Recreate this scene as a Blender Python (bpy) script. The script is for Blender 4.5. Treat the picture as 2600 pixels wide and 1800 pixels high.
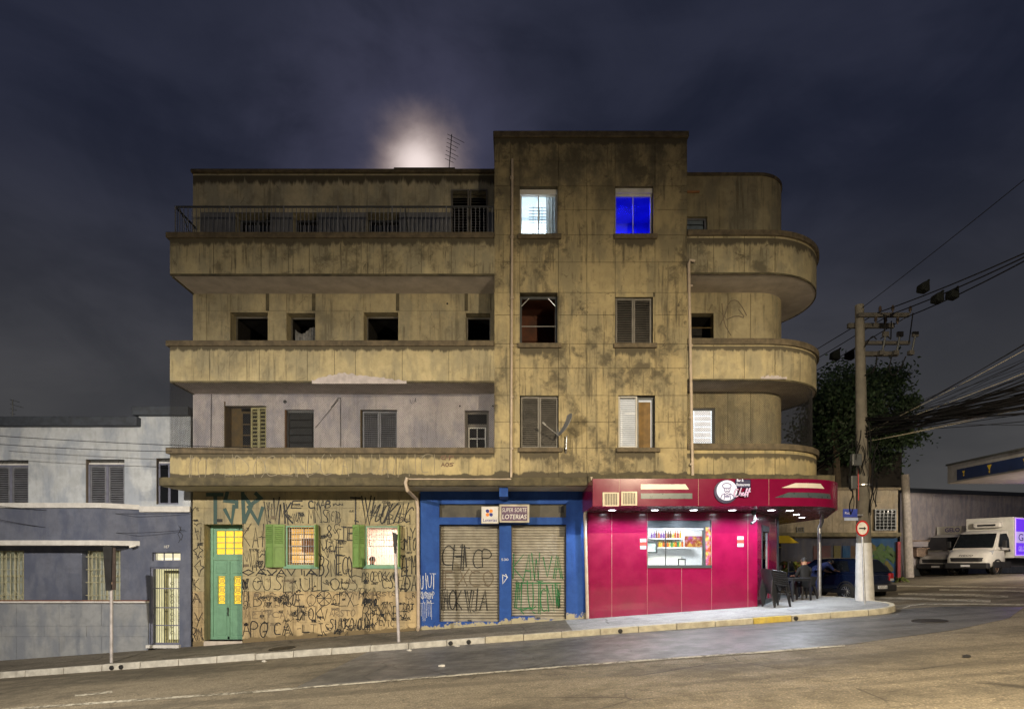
import bpy, bmesh, math, random
from mathutils import Vector, Matrix, noise as mnoise
R = math.radians
random.seed(7)
scn = bpy.context.scene
for o in list(bpy.data.objects): bpy.data.objects.remove(o)
COL = scn.collection

# ------------------------------------------------------------------ camera
CX, HY, F, ZC = 1300.0, 1420.0, 1500.0, 2.0        # photo pixels: principal column, horizon row, focal length; camera height
cam = bpy.data.cameras.new('camera'); camo = bpy.data.objects.new('camera', cam); COL.objects.link(camo)
camo.location = (0, 0, ZC); camo.rotation_euler = (R(90), 0, 0)
cam.sensor_width = 36; cam.lens = 36 * F / 2600; cam.shift_y = (HY - 900) / 2600
cam.clip_start = 0.1; cam.clip_end = 2000
scn.camera = camo
scn.view_settings.view_transform = 'Standard'; scn.view_settings.look = 'None'
scn.view_settings.exposure = 0.0; scn.view_settings.gamma = 1.0; scn.view_settings.use_curve_mapping = False

# ------------------------------------------------------------------ node helper
class N:
    def __init__(s, tree): s.t = tree; s.n = tree.nodes; s.l = tree.links
    def new(s, typ, **kw):
        nd = s.n.new(typ)
        for k, v in kw.items(): setattr(nd, k, v)
        return nd
    def put(s, sock, v):
        if hasattr(v, 'is_output') or isinstance(v, bpy.types.NodeSocket): s.l.new(v, sock)
        elif isinstance(v, (tuple, list)) and sock.type == 'RGBA' and len(v) == 3: sock.default_value = (*v, 1)
        else: sock.default_value = v
    def pos(s): return s.new('ShaderNodeNewGeometry').outputs['Position']
    def xyz(s, v):
        nd = s.new('ShaderNodeSeparateXYZ'); s.put(nd.inputs[0], v); return nd.outputs
    def math(s, op, a, b=0.0, clamp=False):
        nd = s.new('ShaderNodeMath', operation=op, use_clamp=clamp); s.put(nd.inputs[0], a); s.put(nd.inputs[1], b); return nd.outputs[0]
    def vmath(s, op, a, b):
        nd = s.new('ShaderNodeVectorMath', operation=op); s.put(nd.inputs[0], a); s.put(nd.inputs[1], b)
        return nd.outputs['Value'] if op == 'DOT_PRODUCT' else nd.outputs[0]
    def noise(s, vec, scale=1.0, detail=4, rough=.55, stretch=None, dist=0.0):
        if stretch: vec = s.vmath('MULTIPLY', vec, stretch)
        nd = s.new('ShaderNodeTexNoise'); s.put(nd.inputs['Vector'], vec); nd.inputs['Scale'].default_value = scale
        nd.inputs['Detail'].default_value = detail; nd.inputs['Roughness'].default_value = rough; nd.inputs['Distortion'].default_value = dist
        return nd.outputs['Fac']
    def ramp(s, v, a, b, lo=0.0, hi=1.0):
        nd = s.new('ShaderNodeMapRange', interpolation_type='SMOOTHSTEP'); s.put(nd.inputs[0], v)
        for i, x in enumerate((a, b, lo, hi)): nd.inputs[i + 1].default_value = x
        return nd.outputs[0]
    def mix(s, f, a, b, blend='MIX'):
        nd = s.new('ShaderNodeMix', data_type='RGBA', blend_type=blend); s.put(nd.inputs[0], f); s.put(nd.inputs[6], a); s.put(nd.inputs[7], b)
        return nd.outputs[2]
    def bump(s, h, strength=.3, dist=.01):
        nd = s.new('ShaderNodeBump'); nd.inputs['Strength'].default_value = strength; nd.inputs['Distance'].default_value = dist
        s.put(nd.inputs['Height'], h); return nd.outputs[0]

# ------------------------------------------------------------------ sky: cloudy city night, moon behind thin cloud
MOON = Vector((-238, F, HY - 425)).normalized()
w = bpy.data.worlds.new('World'); scn.world = w; w.use_nodes = True
k = N(w.node_tree); k.n.clear()
dr = k.new('ShaderNodeTexCoord').outputs['Generated']
dn = k.new('ShaderNodeVectorMath', operation='NORMALIZE'); k.put(dn.inputs[0], dr); dr = dn.outputs[0]
z = k.xyz(dr)[2]
cl = k.noise(dr, 2.3, 5, .5, stretch=(1.0, 1.0, 2.6), dist=.5)
cl2 = k.noise(dr, 5.0, 6, .55, stretch=(1.0, 1.0, 1.6), dist=.6)
cf = k.ramp(k.math('ADD', k.math('MULTIPLY', cl, .65), k.math('MULTIPLY', cl2, .35)), .36, .64)
c = k.mix(cf, (.0105, .013, .026), (.023, .026, .046))
c = k.mix(k.ramp(z, .56, .06), c, k.mix(cf, (.050, .050, .052), (.078, .076, .075)))
dm = k.vmath('DOT_PRODUCT', dr, tuple(MOON))
ang = k.math('ARCCOSINE', k.math('MINIMUM', dm, .999999))
cl3 = k.noise(dr, 11.0, 6, .6, stretch=(1.0, 1.0, 1.3), dist=.8)
wob = k.math('MULTIPLY', ang, k.math('MULTIPLY', k.ramp(cl2, .3, .7, 1.15, .88), k.ramp(cl3, .3, .7, 1.10, .94)))
halo = k.math('POWER', k.ramp(wob, .30, .0), 1.7)
c = k.mix(1.0, c, k.mix(halo, (0, 0, 0), (.036, .034, .058)), 'ADD')
ring = k.math('POWER', k.ramp(wob, .094, .008), 1.7)
c = k.mix(1.0, c, k.mix(ring, (0, 0, 0), (.42, .30, .215)), 'ADD')
core = k.math('POWER', k.ramp(wob, .060, .006), 1.6)
c = k.mix(1.0, c, k.mix(core, (0, 0, 0), (.42, .41, .42)), 'ADD')
sky = k.new('ShaderNodeTexSky', sky_type='NISHITA', sun_disc=False)
sky.sun_elevation = math.asin(MOON.z); sky.sun_rotation = math.atan2(MOON.x, MOON.y)
c = k.mix(1.0, c, k.mix(.0002, (0, 0, 0), sky.outputs[0]), 'ADD')
bg = k.new('ShaderNodeBackground'); k.put(bg.inputs[0], c); bg.inputs[1].default_value = 1.0
k.l.new(bg.outputs[0], k.new('ShaderNodeOutputWorld').inputs[0])
# the moon as the only distant lamp
sl = bpy.data.lights.new('moon', 'SUN'); so = bpy.data.objects.new('moon', sl); COL.objects.link(so)
sl.energy = .02; sl.angle = R(.5); sl.color = (.8, .88, 1.0)
so.rotation_euler = MOON.to_track_quat('Z', 'Y').to_euler(); so.location = (-4, 24, 18)

# ------------------------------------------------------------------ geometry helpers
def P(px, py, Y): return Vector(((px - CX) / F * Y, Y, ZC + (HY - py) / F * Y))
def PX(px, Y): return (px - CX) / F * Y
def PZ(py, Y): return ZC + (HY - py) / F * Y
ORG = {}
def tag(o, label, cat, group=None):
    o['label'] = label; o['category'] = cat
    if group: o['group'] = group
    return o
def thing(name, label, cat, loc, group=None, rz=0.0):
    o = bpy.data.objects.new(name, None); COL.objects.link(o); o.location = loc; o.rotation_euler = (0, 0, rz)
    o.empty_display_size = .2; ORG[o] = Vector(loc)
    return tag(o, label, cat, group)
class MB:
    def __init__(s): s.v = []; s.f = []; s.m = []
    def _add(s, vs, fs, mi=0):
        b = len(s.v); s.v += [tuple(p) for p in vs]; s.f += [tuple(i + b for i in q) for q in fs]; s.m += [mi] * len(fs); return s
    def hexa(s, p, mi=0):     # p: 4 bottom (ccw from above) + 4 top
        return s._add(p, [(3, 2, 1, 0), (4, 5, 6, 7), (0, 1, 5, 4), (1, 2, 6, 5), (2, 3, 7, 6), (3, 0, 4, 7)], mi)
    def box(s, x0, x1, y0, y1, z0, z1, mi=0):
        x0, x1 = min(x0, x1), max(x0, x1); y0, y1 = min(y0, y1), max(y0, y1); z0, z1 = min(z0, z1), max(z0, z1)
        return s.hexa([(x0, y0, z0), (x1, y0, z0), (x1, y1, z0), (x0, y1, z0), (x0, y0, z1), (x1, y0, z1), (x1, y1, z1), (x0, y1, z1)], mi)
    def quad(s, a, b, c, d, mi=0): return s._add([a, b, c, d], [(0, 1, 2, 3)], mi)
    def tube(s, pts, r, n=8, cap=True, mi=0):
        pts = [Vector(p) for p in pts]; rs = r if isinstance(r, (list, tuple)) else [r] * len(pts)
        vs = []; fs = []; ref = None
        for i, p in enumerate(pts):
            t = (pts[min(i + 1, len(pts) - 1)] - pts[max(i - 1, 0)]).normalized()
            if ref is None: ref = Vector((0, 0, 1)) if abs(t.z) < .9 else Vector((1, 0, 0))
            u = t.cross(ref).normalized(); v = u.cross(t).normalized(); ref = v
            for j in range(n):
                a = 2 * math.pi * j / n; vs.append(p + (u * math.cos(a) + v * math.sin(a)) * rs[i])
        for i in range(len(pts) - 1):
            for j in range(n):
                fs.append((i * n + j, (i + 1) * n + j, (i + 1) * n + (j + 1) % n, i * n + (j + 1) % n))
        if cap: fs += [tuple(range(n)), tuple(range((len(pts) - 1) * n + n - 1, (len(pts) - 1) * n - 1, -1))]
        return s._add(vs, fs, mi)
    def prism(s, out, y0, y1, mi=0):     # outline in (x,z), extruded along y
        n = len(out); vs = [(x, y0, z) for x, z in out] + [(x, y1, z) for x, z in out]
        fs = [tuple(range(n)), tuple(range(2 * n - 1, n - 1, -1))] + [(i, i + n, (i + 1) % n + n, (i + 1) % n) for i in range(n)]
        return s._add(vs, fs, mi)
    def prismz(s, out, z0, z1, mi=0):    # outline in (x,y), extruded along z
        n = len(out); vs = [(x, y, z0) for x, y in out] + [(x, y, z1) for x, y in out]
        fs = [tuple(range(n - 1, -1, -1)), tuple(range(n, 2 * n))] + [(i, (i + 1) % n, (i + 1) % n + n, i + n) for i in range(n)]
        return s._add(vs, fs, mi)
    def wallpath(s, a, b, z0, z1, mi=0):  # solid band between two xy polylines
        vs = []; n = len(a); fs = []
        for p, q in zip(a, b): vs += [(*p, z0), (*q, z0), (*q, z1), (*p, z1)]
        for i in range(n - 1):
            for j in range(4): fs.append((4 * i + j, 4 * i + (j + 1) % 4, 4 * i + 4 + (j + 1) % 4, 4 * i + 4 + j))
        fs += [(0, 1, 2, 3), (4 * n - 1, 4 * n - 2, 4 * n - 3, 4 * n - 4)]
        return s._add(vs, fs, mi)
    def lathe(s, prof, n=24, c=(0, 0, 0), axis='z', mi=0):
        vs = []; fs = []; m = len(prof)
        for j in range(n):
            a = 2 * math.pi * j / n
            for r, h in prof:
                q = {'z': (r * math.cos(a), r * math.sin(a), h), 'y': (r * math.cos(a), h, r * math.sin(a)), 'x': (h, r * math.cos(a), r * math.sin(a))}[axis]
                vs.append((q[0] + c[0], q[1] + c[1], q[2] + c[2]))
        for j in range(n):
            for i in range(m - 1):
                fs.append((j * m + i, ((j + 1) % n) * m + i, ((j + 1) % n) * m + i + 1, j * m + i + 1))
        return s._add(vs, fs, mi)
    def build(s, name, mat, parent=None, local=False, smooth=False, bevel=0.0, loc=None):
        me = bpy.data.meshes.new(name)
        off = Vector((0, 0, 0))
        if parent is not None and not local: off = ORG.get(parent, Vector((0, 0, 0)))
        if loc is not None: off = Vector(loc)
        me.from_pydata([(x - off.x, y - off.y, z - off.z) for x, y, z in s.v], [], s.f)
        for mt in (mat if isinstance(mat, (list, tuple)) else [mat]): me.materials.append(mt)
        if any(s.m): me.polygons.foreach_set('material_index', s.m)
        bm = bmesh.new(); bm.from_mesh(me); bmesh.ops.recalc_face_normals(bm, faces=bm.faces); bm.to_mesh(me); bm.free()
        if smooth: me.polygons.foreach_set('use_smooth', [True] * len(me.polygons)); me.set_sharp_from_angle(angle=R(38))
        o = bpy.data.objects.new(name, me); COL.objects.link(o)
        if parent is not None: o.parent = parent; ORG[o] = ORG.get(parent, Vector((0, 0, 0)))
        if loc is not None: o.location = loc
        if bevel:
            b = o.modifiers.new('bevel', 'BEVEL'); b.width = bevel; b.segments = 2; b.limit_method = 'ANGLE'
        return o
def child(src, parent, loc):
    c = src.copy(); COL.objects.link(c); c.parent = parent; c.location = loc; return c
def structure(o): o['kind'] = 'structure'; return o
def walled(x0, x1, z0, z1, y0, y1, holes):
    """one clean solid wall facing -y with rectangular holes and their reveals"""
    xs = sorted({x0, x1, *[h[0] for h in holes], *[h[1] for h in holes]}); zs = sorted({z0, z1, *[h[2] for h in holes], *[h[3] for h in holes]})
    xs = [x for x in xs if x0 <= x <= x1]; zs = [q for q in zs if z0 <= q <= z1]
    def solid(i, j):
        if i < 0 or j < 0 or i >= len(xs) - 1 or j >= len(zs) - 1: return False
        cx, cz = (xs[i] + xs[i + 1]) / 2, (zs[j] + zs[j + 1]) / 2
        return not any(h[0] < cx < h[1] and h[2] < cz < h[3] for h in holes)
    m = MB()
    for i in range(len(xs) - 1):
        for j in range(len(zs) - 1):
            if not solid(i, j): continue
            a, b, c, d = xs[i], xs[i + 1], zs[j], zs[j + 1]
            m.quad((a, y0, c), (b, y0, c), (b, y0, d), (a, y0, d)); m.quad((a, y1, c), (a, y1, d), (b, y1, d), (b, y1, c))
            if not solid(i - 1, j): m.quad((a, y0, c), (a, y0, d), (a, y1, d), (a, y1, c))
            if not solid(i + 1, j): m.quad((b, y0, c), (b, y1, c), (b, y1, d), (b, y0, d))
            if not solid(i, j - 1): m.quad((a, y0, c), (a, y1, c), (b, y1, c), (b, y0, c))
            if not solid(i, j + 1): m.quad((a, y0, d), (b, y0, d), (b, y1, d), (a, y1, d))
    return m
def text_mb(body, x0, x1, z0, z1, y, shear=0.0, bold=0.0, depth=0.0):
    cu = bpy.data.curves.new('t', 'FONT'); cu.body = body; cu.shear = shear; cu.offset = bold; cu.resolution_u = 3; cu.extrude = depth
    o = bpy.data.objects.new('t', cu); COL.objects.link(o)
    bpy.context.view_layer.update()
    me = bpy.data.meshes.new_from_object(o.evaluated_get(bpy.context.evaluated_depsgraph_get()))
    vs = [v.co.copy() for v in me.vertices]; fs = [tuple(p.vertices) for p in me.polygons]
    bpy.data.objects.remove(o); bpy.data.curves.remove(cu); bpy.data.meshes.remove(me)
    ax, bx = min(v.x for v in vs), max(v.x for v in vs); az, bz = min(v.y for v in vs), max(v.y for v in vs)
    m = MB()
    m._add([(x0 + (v.x - ax) / (bx - ax) * (x1 - x0), y - v.z, z0 + (v.y - az) / (bz - az) * (z1 - z0)) for v in vs], fs)
    return m

# ------------------------------------------------------------------ materials
def M(name, col, rough=.6, metal=0.0, var=.12, scale=6.0, bump=0.0, dirt=0.0, dirtcol=(.04, .035, .028), emit=None, es=0.0, coat=0.0, spec=.5):
    m = bpy.data.materials.new(name); m.use_nodes = True; q = N(m.node_tree); b = q.n['Principled BSDF']
    p = q.pos(); n1 = q.noise(p, scale, 5, .6)
    lo = tuple(x * (1 - var) for x in col); hi = tuple(min(1, x * (1 + var)) for x in col)
    c = q.mix(q.ramp(n1, .3, .7), lo, hi)
    if dirt:
        d = q.ramp(q.noise(p, scale * .35, 6, .65), .62 - .28 * dirt, .80)
        d2 = q.ramp(q.noise(p, 5.0, 5, .6, stretch=(1, 1, .16)), .55, .75)
        c = q.mix(q.math('MULTIPLY', q.math('MAXIMUM', d, q.math('MULTIPLY', d2, .7)), min(1, dirt)), c, dirtcol)
    q.put(b.inputs['Base Color'], c)
    b.inputs['Metallic'].default_value = metal; b.inputs['Coat Weight'].default_value = coat; b.inputs['Specular IOR Level'].default_value = spec
    q.put(b.inputs['Roughness'], q.ramp(n1, .2, .8, max(.02, rough * .82), min(1, rough * 1.15)))
    if bump: q.put(b.inputs['Normal'], q.bump(q.noise(p, scale * 4, 6, .6), bump, .01))
    if emit: b.inputs['Emission Color'].default_value = (*emit, 1); b.inputs['Emission Strength'].default_value = es
    return m
def PLASTER(name, base, amount=.5, tops=(), bots=(), stain=(.078, .068, .050), h=.35, rise=0.0, patch=None):
    """weathered painted render: blotches, streaks running from the given ledges, moss above the given slabs"""
    m = bpy.data.materials.new(name); m.use_nodes = True; q = N(m.node_tree); b = q.n['Principled BSDF']
    p = q.pos(); x, y, zz = q.xyz(p)
    big = q.noise(p, .8, 6, .66, dist=.3); mid = q.noise(p, 3.2, 8, .68, dist=.4); fine = q.noise(p, 16, 6, .65)
    st = q.noise(p, 6.0, 4, .6, stretch=(1, 1, .1)); st2 = q.noise(p, 2.2, 4, .6, stretch=(1, 1, .45))
    c = q.mix(q.ramp(mid, .3, .7), tuple(v * .84 for v in base), tuple(v * 1.12 for v in base))
    c = q.mix(q.math('MULTIPLY', q.ramp(st2, .42, .62), .6), c, (base[0] * .55, base[1] * .60, base[2] * .72))
    f = q.ramp(q.math('ADD', q.math('MULTIPLY', big, .55), q.math('MULTIPLY', mid, .45)), .47, .62)
    if rise:
        f = q.math('MAXIMUM', f, q.math('MULTIPLY', q.ramp(zz, rise - 5.0, rise), q.ramp(q.math('ADD', q.math('MULTIPLY', st2, .5), q.math('MULTIPLY', mid, .5)), .34, .60)))
    f = q.math('MULTIPLY', f, amount * .95)
    for zt in tops:
        d = q.math('SUBTRACT', zt, zz)
        g = q.math('ADD', q.ramp(d, 0.0, h, 1.0, 0.0), q.math('MULTIPLY', q.math('SUBTRACT', st, .5), 1.5))
        g = q.math('MULTIPLY', q.ramp(g, .36, .82), q.math('MULTIPLY', q.ramp(d, -.03, 0.0), q.ramp(d, h * 3.5, h * 1.3)))
        f = q.math('MAXIMUM', f, q.math('MULTIPLY', g, .92))
    for zb in bots:
        d = q.math('SUBTRACT', zz, zb)
        g = q.math('ADD', q.ramp(d, 0.0, h * .75, 1.0, 0.0), q.math('MULTIPLY', q.math('SUBTRACT', st2, .5), 1.6))
        g = q.math('MULTIPLY', q.ramp(g, .38, .66), q.math('MULTIPLY', q.ramp(d, -.03, 0.0), q.ramp(d, h * 2.4, h)))
        f = q.math('MAXIMUM', f, q.math('MULTIPLY', g, .95))
    st3 = q.noise(p, 9.0, 5, .65, stretch=(1, 1, .055)); f = q.math('MAXIMUM', f, q.math('MULTIPLY', q.math('MULTIPLY', q.ramp(st3, .46, .66), q.ramp(big, .36, .56)), min(.85, amount * 1.15)))
    c = q.mix(f, c, stain)
    ck = q.new('ShaderNodeTexVoronoi', feature='DISTANCE_TO_EDGE'); q.put(ck.inputs['Vector'], q.vmath('ADD', p, q.vmath('MULTIPLY', q.new('ShaderNodeTexNoise').outputs['Color'], (.25, .25, .25)))); ck.inputs['Scale'].default_value = .55
    c = q.mix(q.math('MULTIPLY', q.ramp(ck.outputs['Distance'], .006, .001), q.math('MULTIPLY', q.ramp(mid, .45, .6), .6 * min(1, amount * 1.5))), c, tuple(v * .5 for v in stain))
    c = q.mix(q.math('MULTIPLY', q.ramp(fine, .62, .74), .35), c, stain)
    if patch:     # peeled to the render underneath below a height that follows the street
        g = q.math('ADD', q.math('SUBTRACT', zz, q.math('MULTIPLY', x, .072)), q.math('MULTIPLY', q.math('SUBTRACT', mid, .5), patch[1]))
        c = q.mix(q.ramp(g, patch[0] + .03, patch[0] - .03), c, q.mix(mid, patch[2], tuple(v * .6 for v in patch[2])))
        c = q.mix(q.ramp(mid, .735, .75), c, patch[2])
    q.put(b.inputs['Base Color'], c); b.inputs['Roughness'].default_value = .88; b.inputs['Specular IOR Level'].default_value = .25
    q.put(b.inputs['Normal'], q.bump(q.math('ADD', fine, q.math('MULTIPLY', mid, 1.5)), .35, .012))
    return m
def GLASS(name, tint=(.9, .93, .95), gloss=.12):
    m = bpy.data.materials.new(name); m.use_nodes = True; q = N(m.node_tree); q.n.clear()
    t = q.new('ShaderNodeBsdfTransparent'); t.inputs[0].default_value = (*tint, 1)
    g = q.new('ShaderNodeBsdfGlossy'); g.inputs['Roughness'].default_value = .04
    mx = q.new('ShaderNodeMixShader'); fr = q.new('ShaderNodeFresnel'); fr.inputs[0].default_value = 1.5
    q.put(mx.inputs[0], fr.outputs[0]); q.l.new(t.outputs[0], mx.inputs[1]); q.l.new(g.outputs[0], mx.inputs[2])
    q.l.new(mx.outputs[0], q.new('ShaderNodeOutputMaterial').inputs[0]); return m
def GLOW(name, col, s, var=.15, scale=3.0, stretch=(1, 1, 1), base=(.5, .5, .5)):
    """lit room wall, curtain or lamp face that gives off light"""
    m = bpy.data.materials.new(name); m.use_nodes = True; q = N(m.node_tree); b = q.n['Principled BSDF']
    n1 = q.noise(q.pos(), scale, 4, .6, stretch=stretch)
    c = q.mix(q.ramp(n1, .3, .7), tuple(x * (1 - var) for x in col), col)
    b.inputs['Base Color'].default_value = (*base, 1); q.put(b.inputs['Emission Color'], c); b.inputs['Emission Strength'].default_value = s
    b.inputs['Roughness'].default_value = .5
    return m
YEL = (.40, .315, .125)
mt = {}
YF, YW = 16.667, 17.87              # balcony / tower front plane and recessed wall plane
YR, YC = 17.75, 15.6               # restaurant wall and canopy front
def sX(x):
    return .072 * max(-26, min(24, x)) + .015 * (max(0, x - 24) + min(0, x + 26))
def RD(x, y): return -.135 + sX(x) - .03 * max(0.0, min(y, 45) - 18.5) * max(0, min(1, (x - 4) / 6))
def SW(x, y): return RD(x, y) + .15 + .02 * (min(y, 18.0) - 15.39)
def on_road(px, py, lift=0.0):      # where the ray through a photo pixel meets the road
    y = 14.0
    for _ in range(60):
        d = ZC + (HY - py) / F * y - (RD((px - CX) / F * y, y) + lift)
        y += d * 4 if abs(d) < 1 else math.copysign(2, d)
    return Vector(((px - CX) / F * y, y, RD((px - CX) / F * y, y) + lift))

# ------------------------------------------------------------------ street lamps out of frame on the camera's side of the road
m_lampface = GLOW('lamp_face', (1.0, .80, .52), 12, .05)
m_conc_pole = M('pole_concrete', (.115, .105, .088), .85, var=.2, scale=5, bump=.3, dirt=.35)
m_steel = M('galvanised_steel', (.42, .43, .45), .42, .85, .15, 9, dirt=.2)
def street_lamp(x, y, label, power, aim, h=8.4, col=(1.0, .80, .50)):
    g = RD(x, y); t = thing('street_lamp', label, 'street lamp', (x, y, g), 'street lamps across the road')
    MB().tube([(x, y, g - .3), (x, y, g + h * .5), (x, y, g + h)], [.13, .11, .08], 12).build('pole', m_conc_pole, t, smooth=True)
    a = Vector(aim) - Vector((x, y, g)); a.z = 0; a.normalize()
    e = Vector((x, y, g + h - .15)) + a * 1.7 + Vector((0, 0, .45))
    MB().tube([(x, y, g + h - .6), (x + a.x * .3, y + a.y * .3, g + h - .1), e], .035, 8).build('arm', m_steel, t, smooth=True)
    hd = MB(); u = Vector((-a.y, a.x, 0))
    c = e + a * .3
    pts = [c - a * .35 - u * .14, c + a * .35 - u * .14, c + a * .35 + u * .14, c - a * .35 + u * .14]
    hd.hexa([(p.x, p.y, e.z - .02) for p in pts] + [(p.x, p.y, e.z + .1) for p in pts]); hb = hd.build('lamp_head', m_steel, t, bevel=.02)
    pts = [c - a * .28 - u * .1, c + a * .28 - u * .1, c + a * .28 + u * .1, c - a * .28 + u * .1]
    MB().hexa([(p.x, p.y, e.z - .035) for p in pts] + [(p.x, p.y, e.z - .022) for p in pts]).build('lamp_glass', m_lampface, hb)
    L = bpy.data.lights.new('street_lamp_light', 'SPOT'); L.energy = power; L.color = col; L.spot_size = R(168); L.spot_blend = 1.0; L.shadow_soft_size = .12
    lo = bpy.data.objects.new('street_lamp_light', L); COL.objects.link(lo); lo.parent = t
    lo.location = Vector((c.x, c.y, e.z - .06)) - ORG[t]
    d = Vector(aim) - Vector((c.x, c.y, e.z)); lo.rotation_euler = d.to_track_quat('-Z', 'Y').to_euler()
    return t
street_lamp(6.2, -0.6, 'concrete street lamp pole across the road, uphill of the camera', 19000, (5.8, 9.0, 0.0), h=7.0, col=(1.0, .82, .55))
street_lamp(-10.5, 3.0, 'concrete street lamp pole across the road, downhill of the camera', 11800, (-7.5, 11.0, -1), h=7.3, col=(1.0, .90, .75))
street_lamp(19.4, 18.2, 'concrete street lamp pole beside the petrol station at the right', 1500, (18, 29, 0), h=6.6)

# ------------------------------------------------------------------ ground
def asphalt(name, c1, c2, grain, rough, bump, tracks=True):
    m = bpy.data.materials.new(name); m.use_nodes = True; q = N(m.node_tree); b = q.n['Principled BSDF']; p = q.pos()
    g = q.noise(p, grain, 3, .7); big = q.noise(p, .35, 6, .6, stretch=(.5, 1.6, 1)); mid = q.noise(p, 2.2, 7, .65)
    vo = q.new('ShaderNodeTexVoronoi'); q.put(vo.inputs['Vector'], p); vo.inputs['Scale'].default_value = grain * .55
    c = q.mix(q.ramp(g, .35, .68), c1, c2)
    c = q.mix(q.math('MULTIPLY', q.ramp(vo.outputs['Distance'], .30, .12), .55), c, tuple(v * 2.0 for v in c2))
    c = q.mix(q.math('MULTIPLY', q.ramp(q.math('ADD', q.math('MULTIPLY', big, .6), q.math('MULTIPLY', mid, .4)), .40, .62), .75), c, tuple(v * .48 for v in c1))
    if tracks:     # darker worn wheel tracks and tar seams along the street
        t = q.noise(p, 1.0, 3, .5, stretch=(.06, 1.5, 0)); c = q.mix(q.math('MULTIPLY', q.ramp(t, .52, .66), .5), c, tuple(v * .5 for v in c1))
        s = q.noise(p, 1.2, 6, .6, stretch=(.16, 1.0, 0), dist=.5); s = q.math('ABSOLUTE', q.math('SUBTRACT', s, .5))
        c = q.mix(q.ramp(s, .005, .001, 0, .7), c, tuple(v * .35 for v in c1))
    ck = q.new('ShaderNodeTexVoronoi', feature='DISTANCE_TO_EDGE'); q.put(ck.inputs['Vector'], q.vmath('ADD', p, q.vmath('MULTIPLY', q.new('ShaderNodeTexNoise').outputs['Color'], (.6, .6, .6)))); ck.inputs['Scale'].default_value = .42
    c = q.mix(q.math('MULTIPLY', q.ramp(ck.outputs['Distance'], .010, .002), q.math('MULTIPLY', q.ramp(big, .42, .56), .75)), c, tuple(v * .22 for v in c1))
    oil = q.ramp(q.noise(p, .8, 4, .5, dist=1.0), .66, .74); c = q.mix(q.math('MULTIPLY', oil, .55), c, tuple(v * .4 for v in c1))
    q.put(b.inputs['Base Color'], c); q.put(b.inputs['Roughness'], q.ramp(mid, .3, .7, rough - .1, rough + .08))
    b.inputs['Specular IOR Level'].default_value = .45
    q.put(b.inputs['Normal'], q.bump(q.math('ADD', g, q.math('MULTIPLY', vo.outputs['Distance'], .8)), bump, .012)); return m
m_road = asphalt('coarse_asphalt', (.108, .094, .071), (.226, .194, .140), 34, .80, .55)
m_patch = asphalt('smooth_asphalt', (.082, .082, .084), (.140, .139, .140), 60, .50, .25)
m_walk = asphalt('old_pavement', (.13, .115, .092), (.20, .18, .145), 22, .85, .35)
m_walk2 = asphalt('new_concrete', (.27, .275, .275), (.36, .365, .36), 30, .80, .2, False)
def sheet(name, xs, ys, zf, mat):
    m = MB(); nx = len(xs)
    vs = [(x, y, zf(x, y)) for y in ys for x in xs]
    fs = [(j * nx + i, j * nx + i + 1, (j + 1) * nx + i + 1, (j + 1) * nx + i) for j in range(len(ys) - 1) for i in range(nx - 1)]
    m._add(vs, fs); return structure(m.build(name, mat))
def lin(a, b, n): return [a + (b - a) * i / (n - 1) for i in range(n)]
sheet('road', [-900, -300, -100, -60] + lin(-40, 40, 81) + [60, 100, 300, 900], [-300, -80, -30] + lin(-15, 45, 61) + [60, 100, 300, 900], RD, m_road)
KC, KR, KY = (9.3, 16.69), 1.3, 15.39
def kerb_path(off=0.0):
    r = KR - off; a = [(x, KY + off) for x in lin(-27.7, 9.3, 38)]
    a += [(KC[0] + r * math.sin(t), KC[1] - r * math.cos(t)) for t in lin(0, R(93), 8)[1:]]
    ex, ey = a[-1]; a += [(ex - .05 * d, ey + d) for d in (1, 2, 3, 4, 5, 6, 7, 8, 9)]
    return a
ka, kb = kerb_path(0), kerb_path(.15)
def edge_x(y):
    r = KR - .155
    if y < KC[1] + .05: return KC[0] + math.sqrt(max(0, r * r - (y - KC[1]) ** 2))
    return KC[0] + r - .05 * (y - KC[1])
rows = [15.545, 15.6, 15.7, 15.85, 16.0, 16.2, 16.45, 16.7] + lin(17.0, 26.0, 19)
def walk(name, xl, xr, mat, dz=0.0, rws=rows):
    m = MB(); nx = 40
    vs = []
    for y in rws:
        b = edge_x(y) if xr is None else xr
        vs += [(x, y, SW(x, y) + dz) for x in lin(xl, b, nx)]
    fs = [(j * nx + i, j * nx + i + 1, (j + 1) * nx + i + 1, (j + 1) * nx + i) for j in range(len(rws) - 1) for i in range(nx - 1)]
    m._add(vs, fs); return structure(m.build(name, mat))
walk('pavement', -27.7, 1.6, m_walk, 0, [r for r in rows if r < 19.6])
walk('corner_pavement', 1.6, None, m_walk2)
kerb = structure(MB().wallpath([(x, y) for x, y in kb[:2]], [(x, y + .02) for x, y in kb[:2]], RD(-27, 15.5) - .2, RD(-27, 15.5) - .1).build('kerb', m_walk))
mk = [M('kerb_white_paint', (.42, .41, .38), .85, var=.2, scale=5, bump=.5, dirt=.55, dirtcol=(.13, .12, .10)),
      M('kerb_concrete', (.40, .37, .29), .88, var=.22, scale=5, bump=.5, dirt=.5, dirtcol=(.13, .11, .08)),
      M('kerb_yellow_paint', (.45, .34, .06), .85, var=.25, scale=5, bump=.5, dirt=.75, dirtcol=(.34, .30, .22))]
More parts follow.
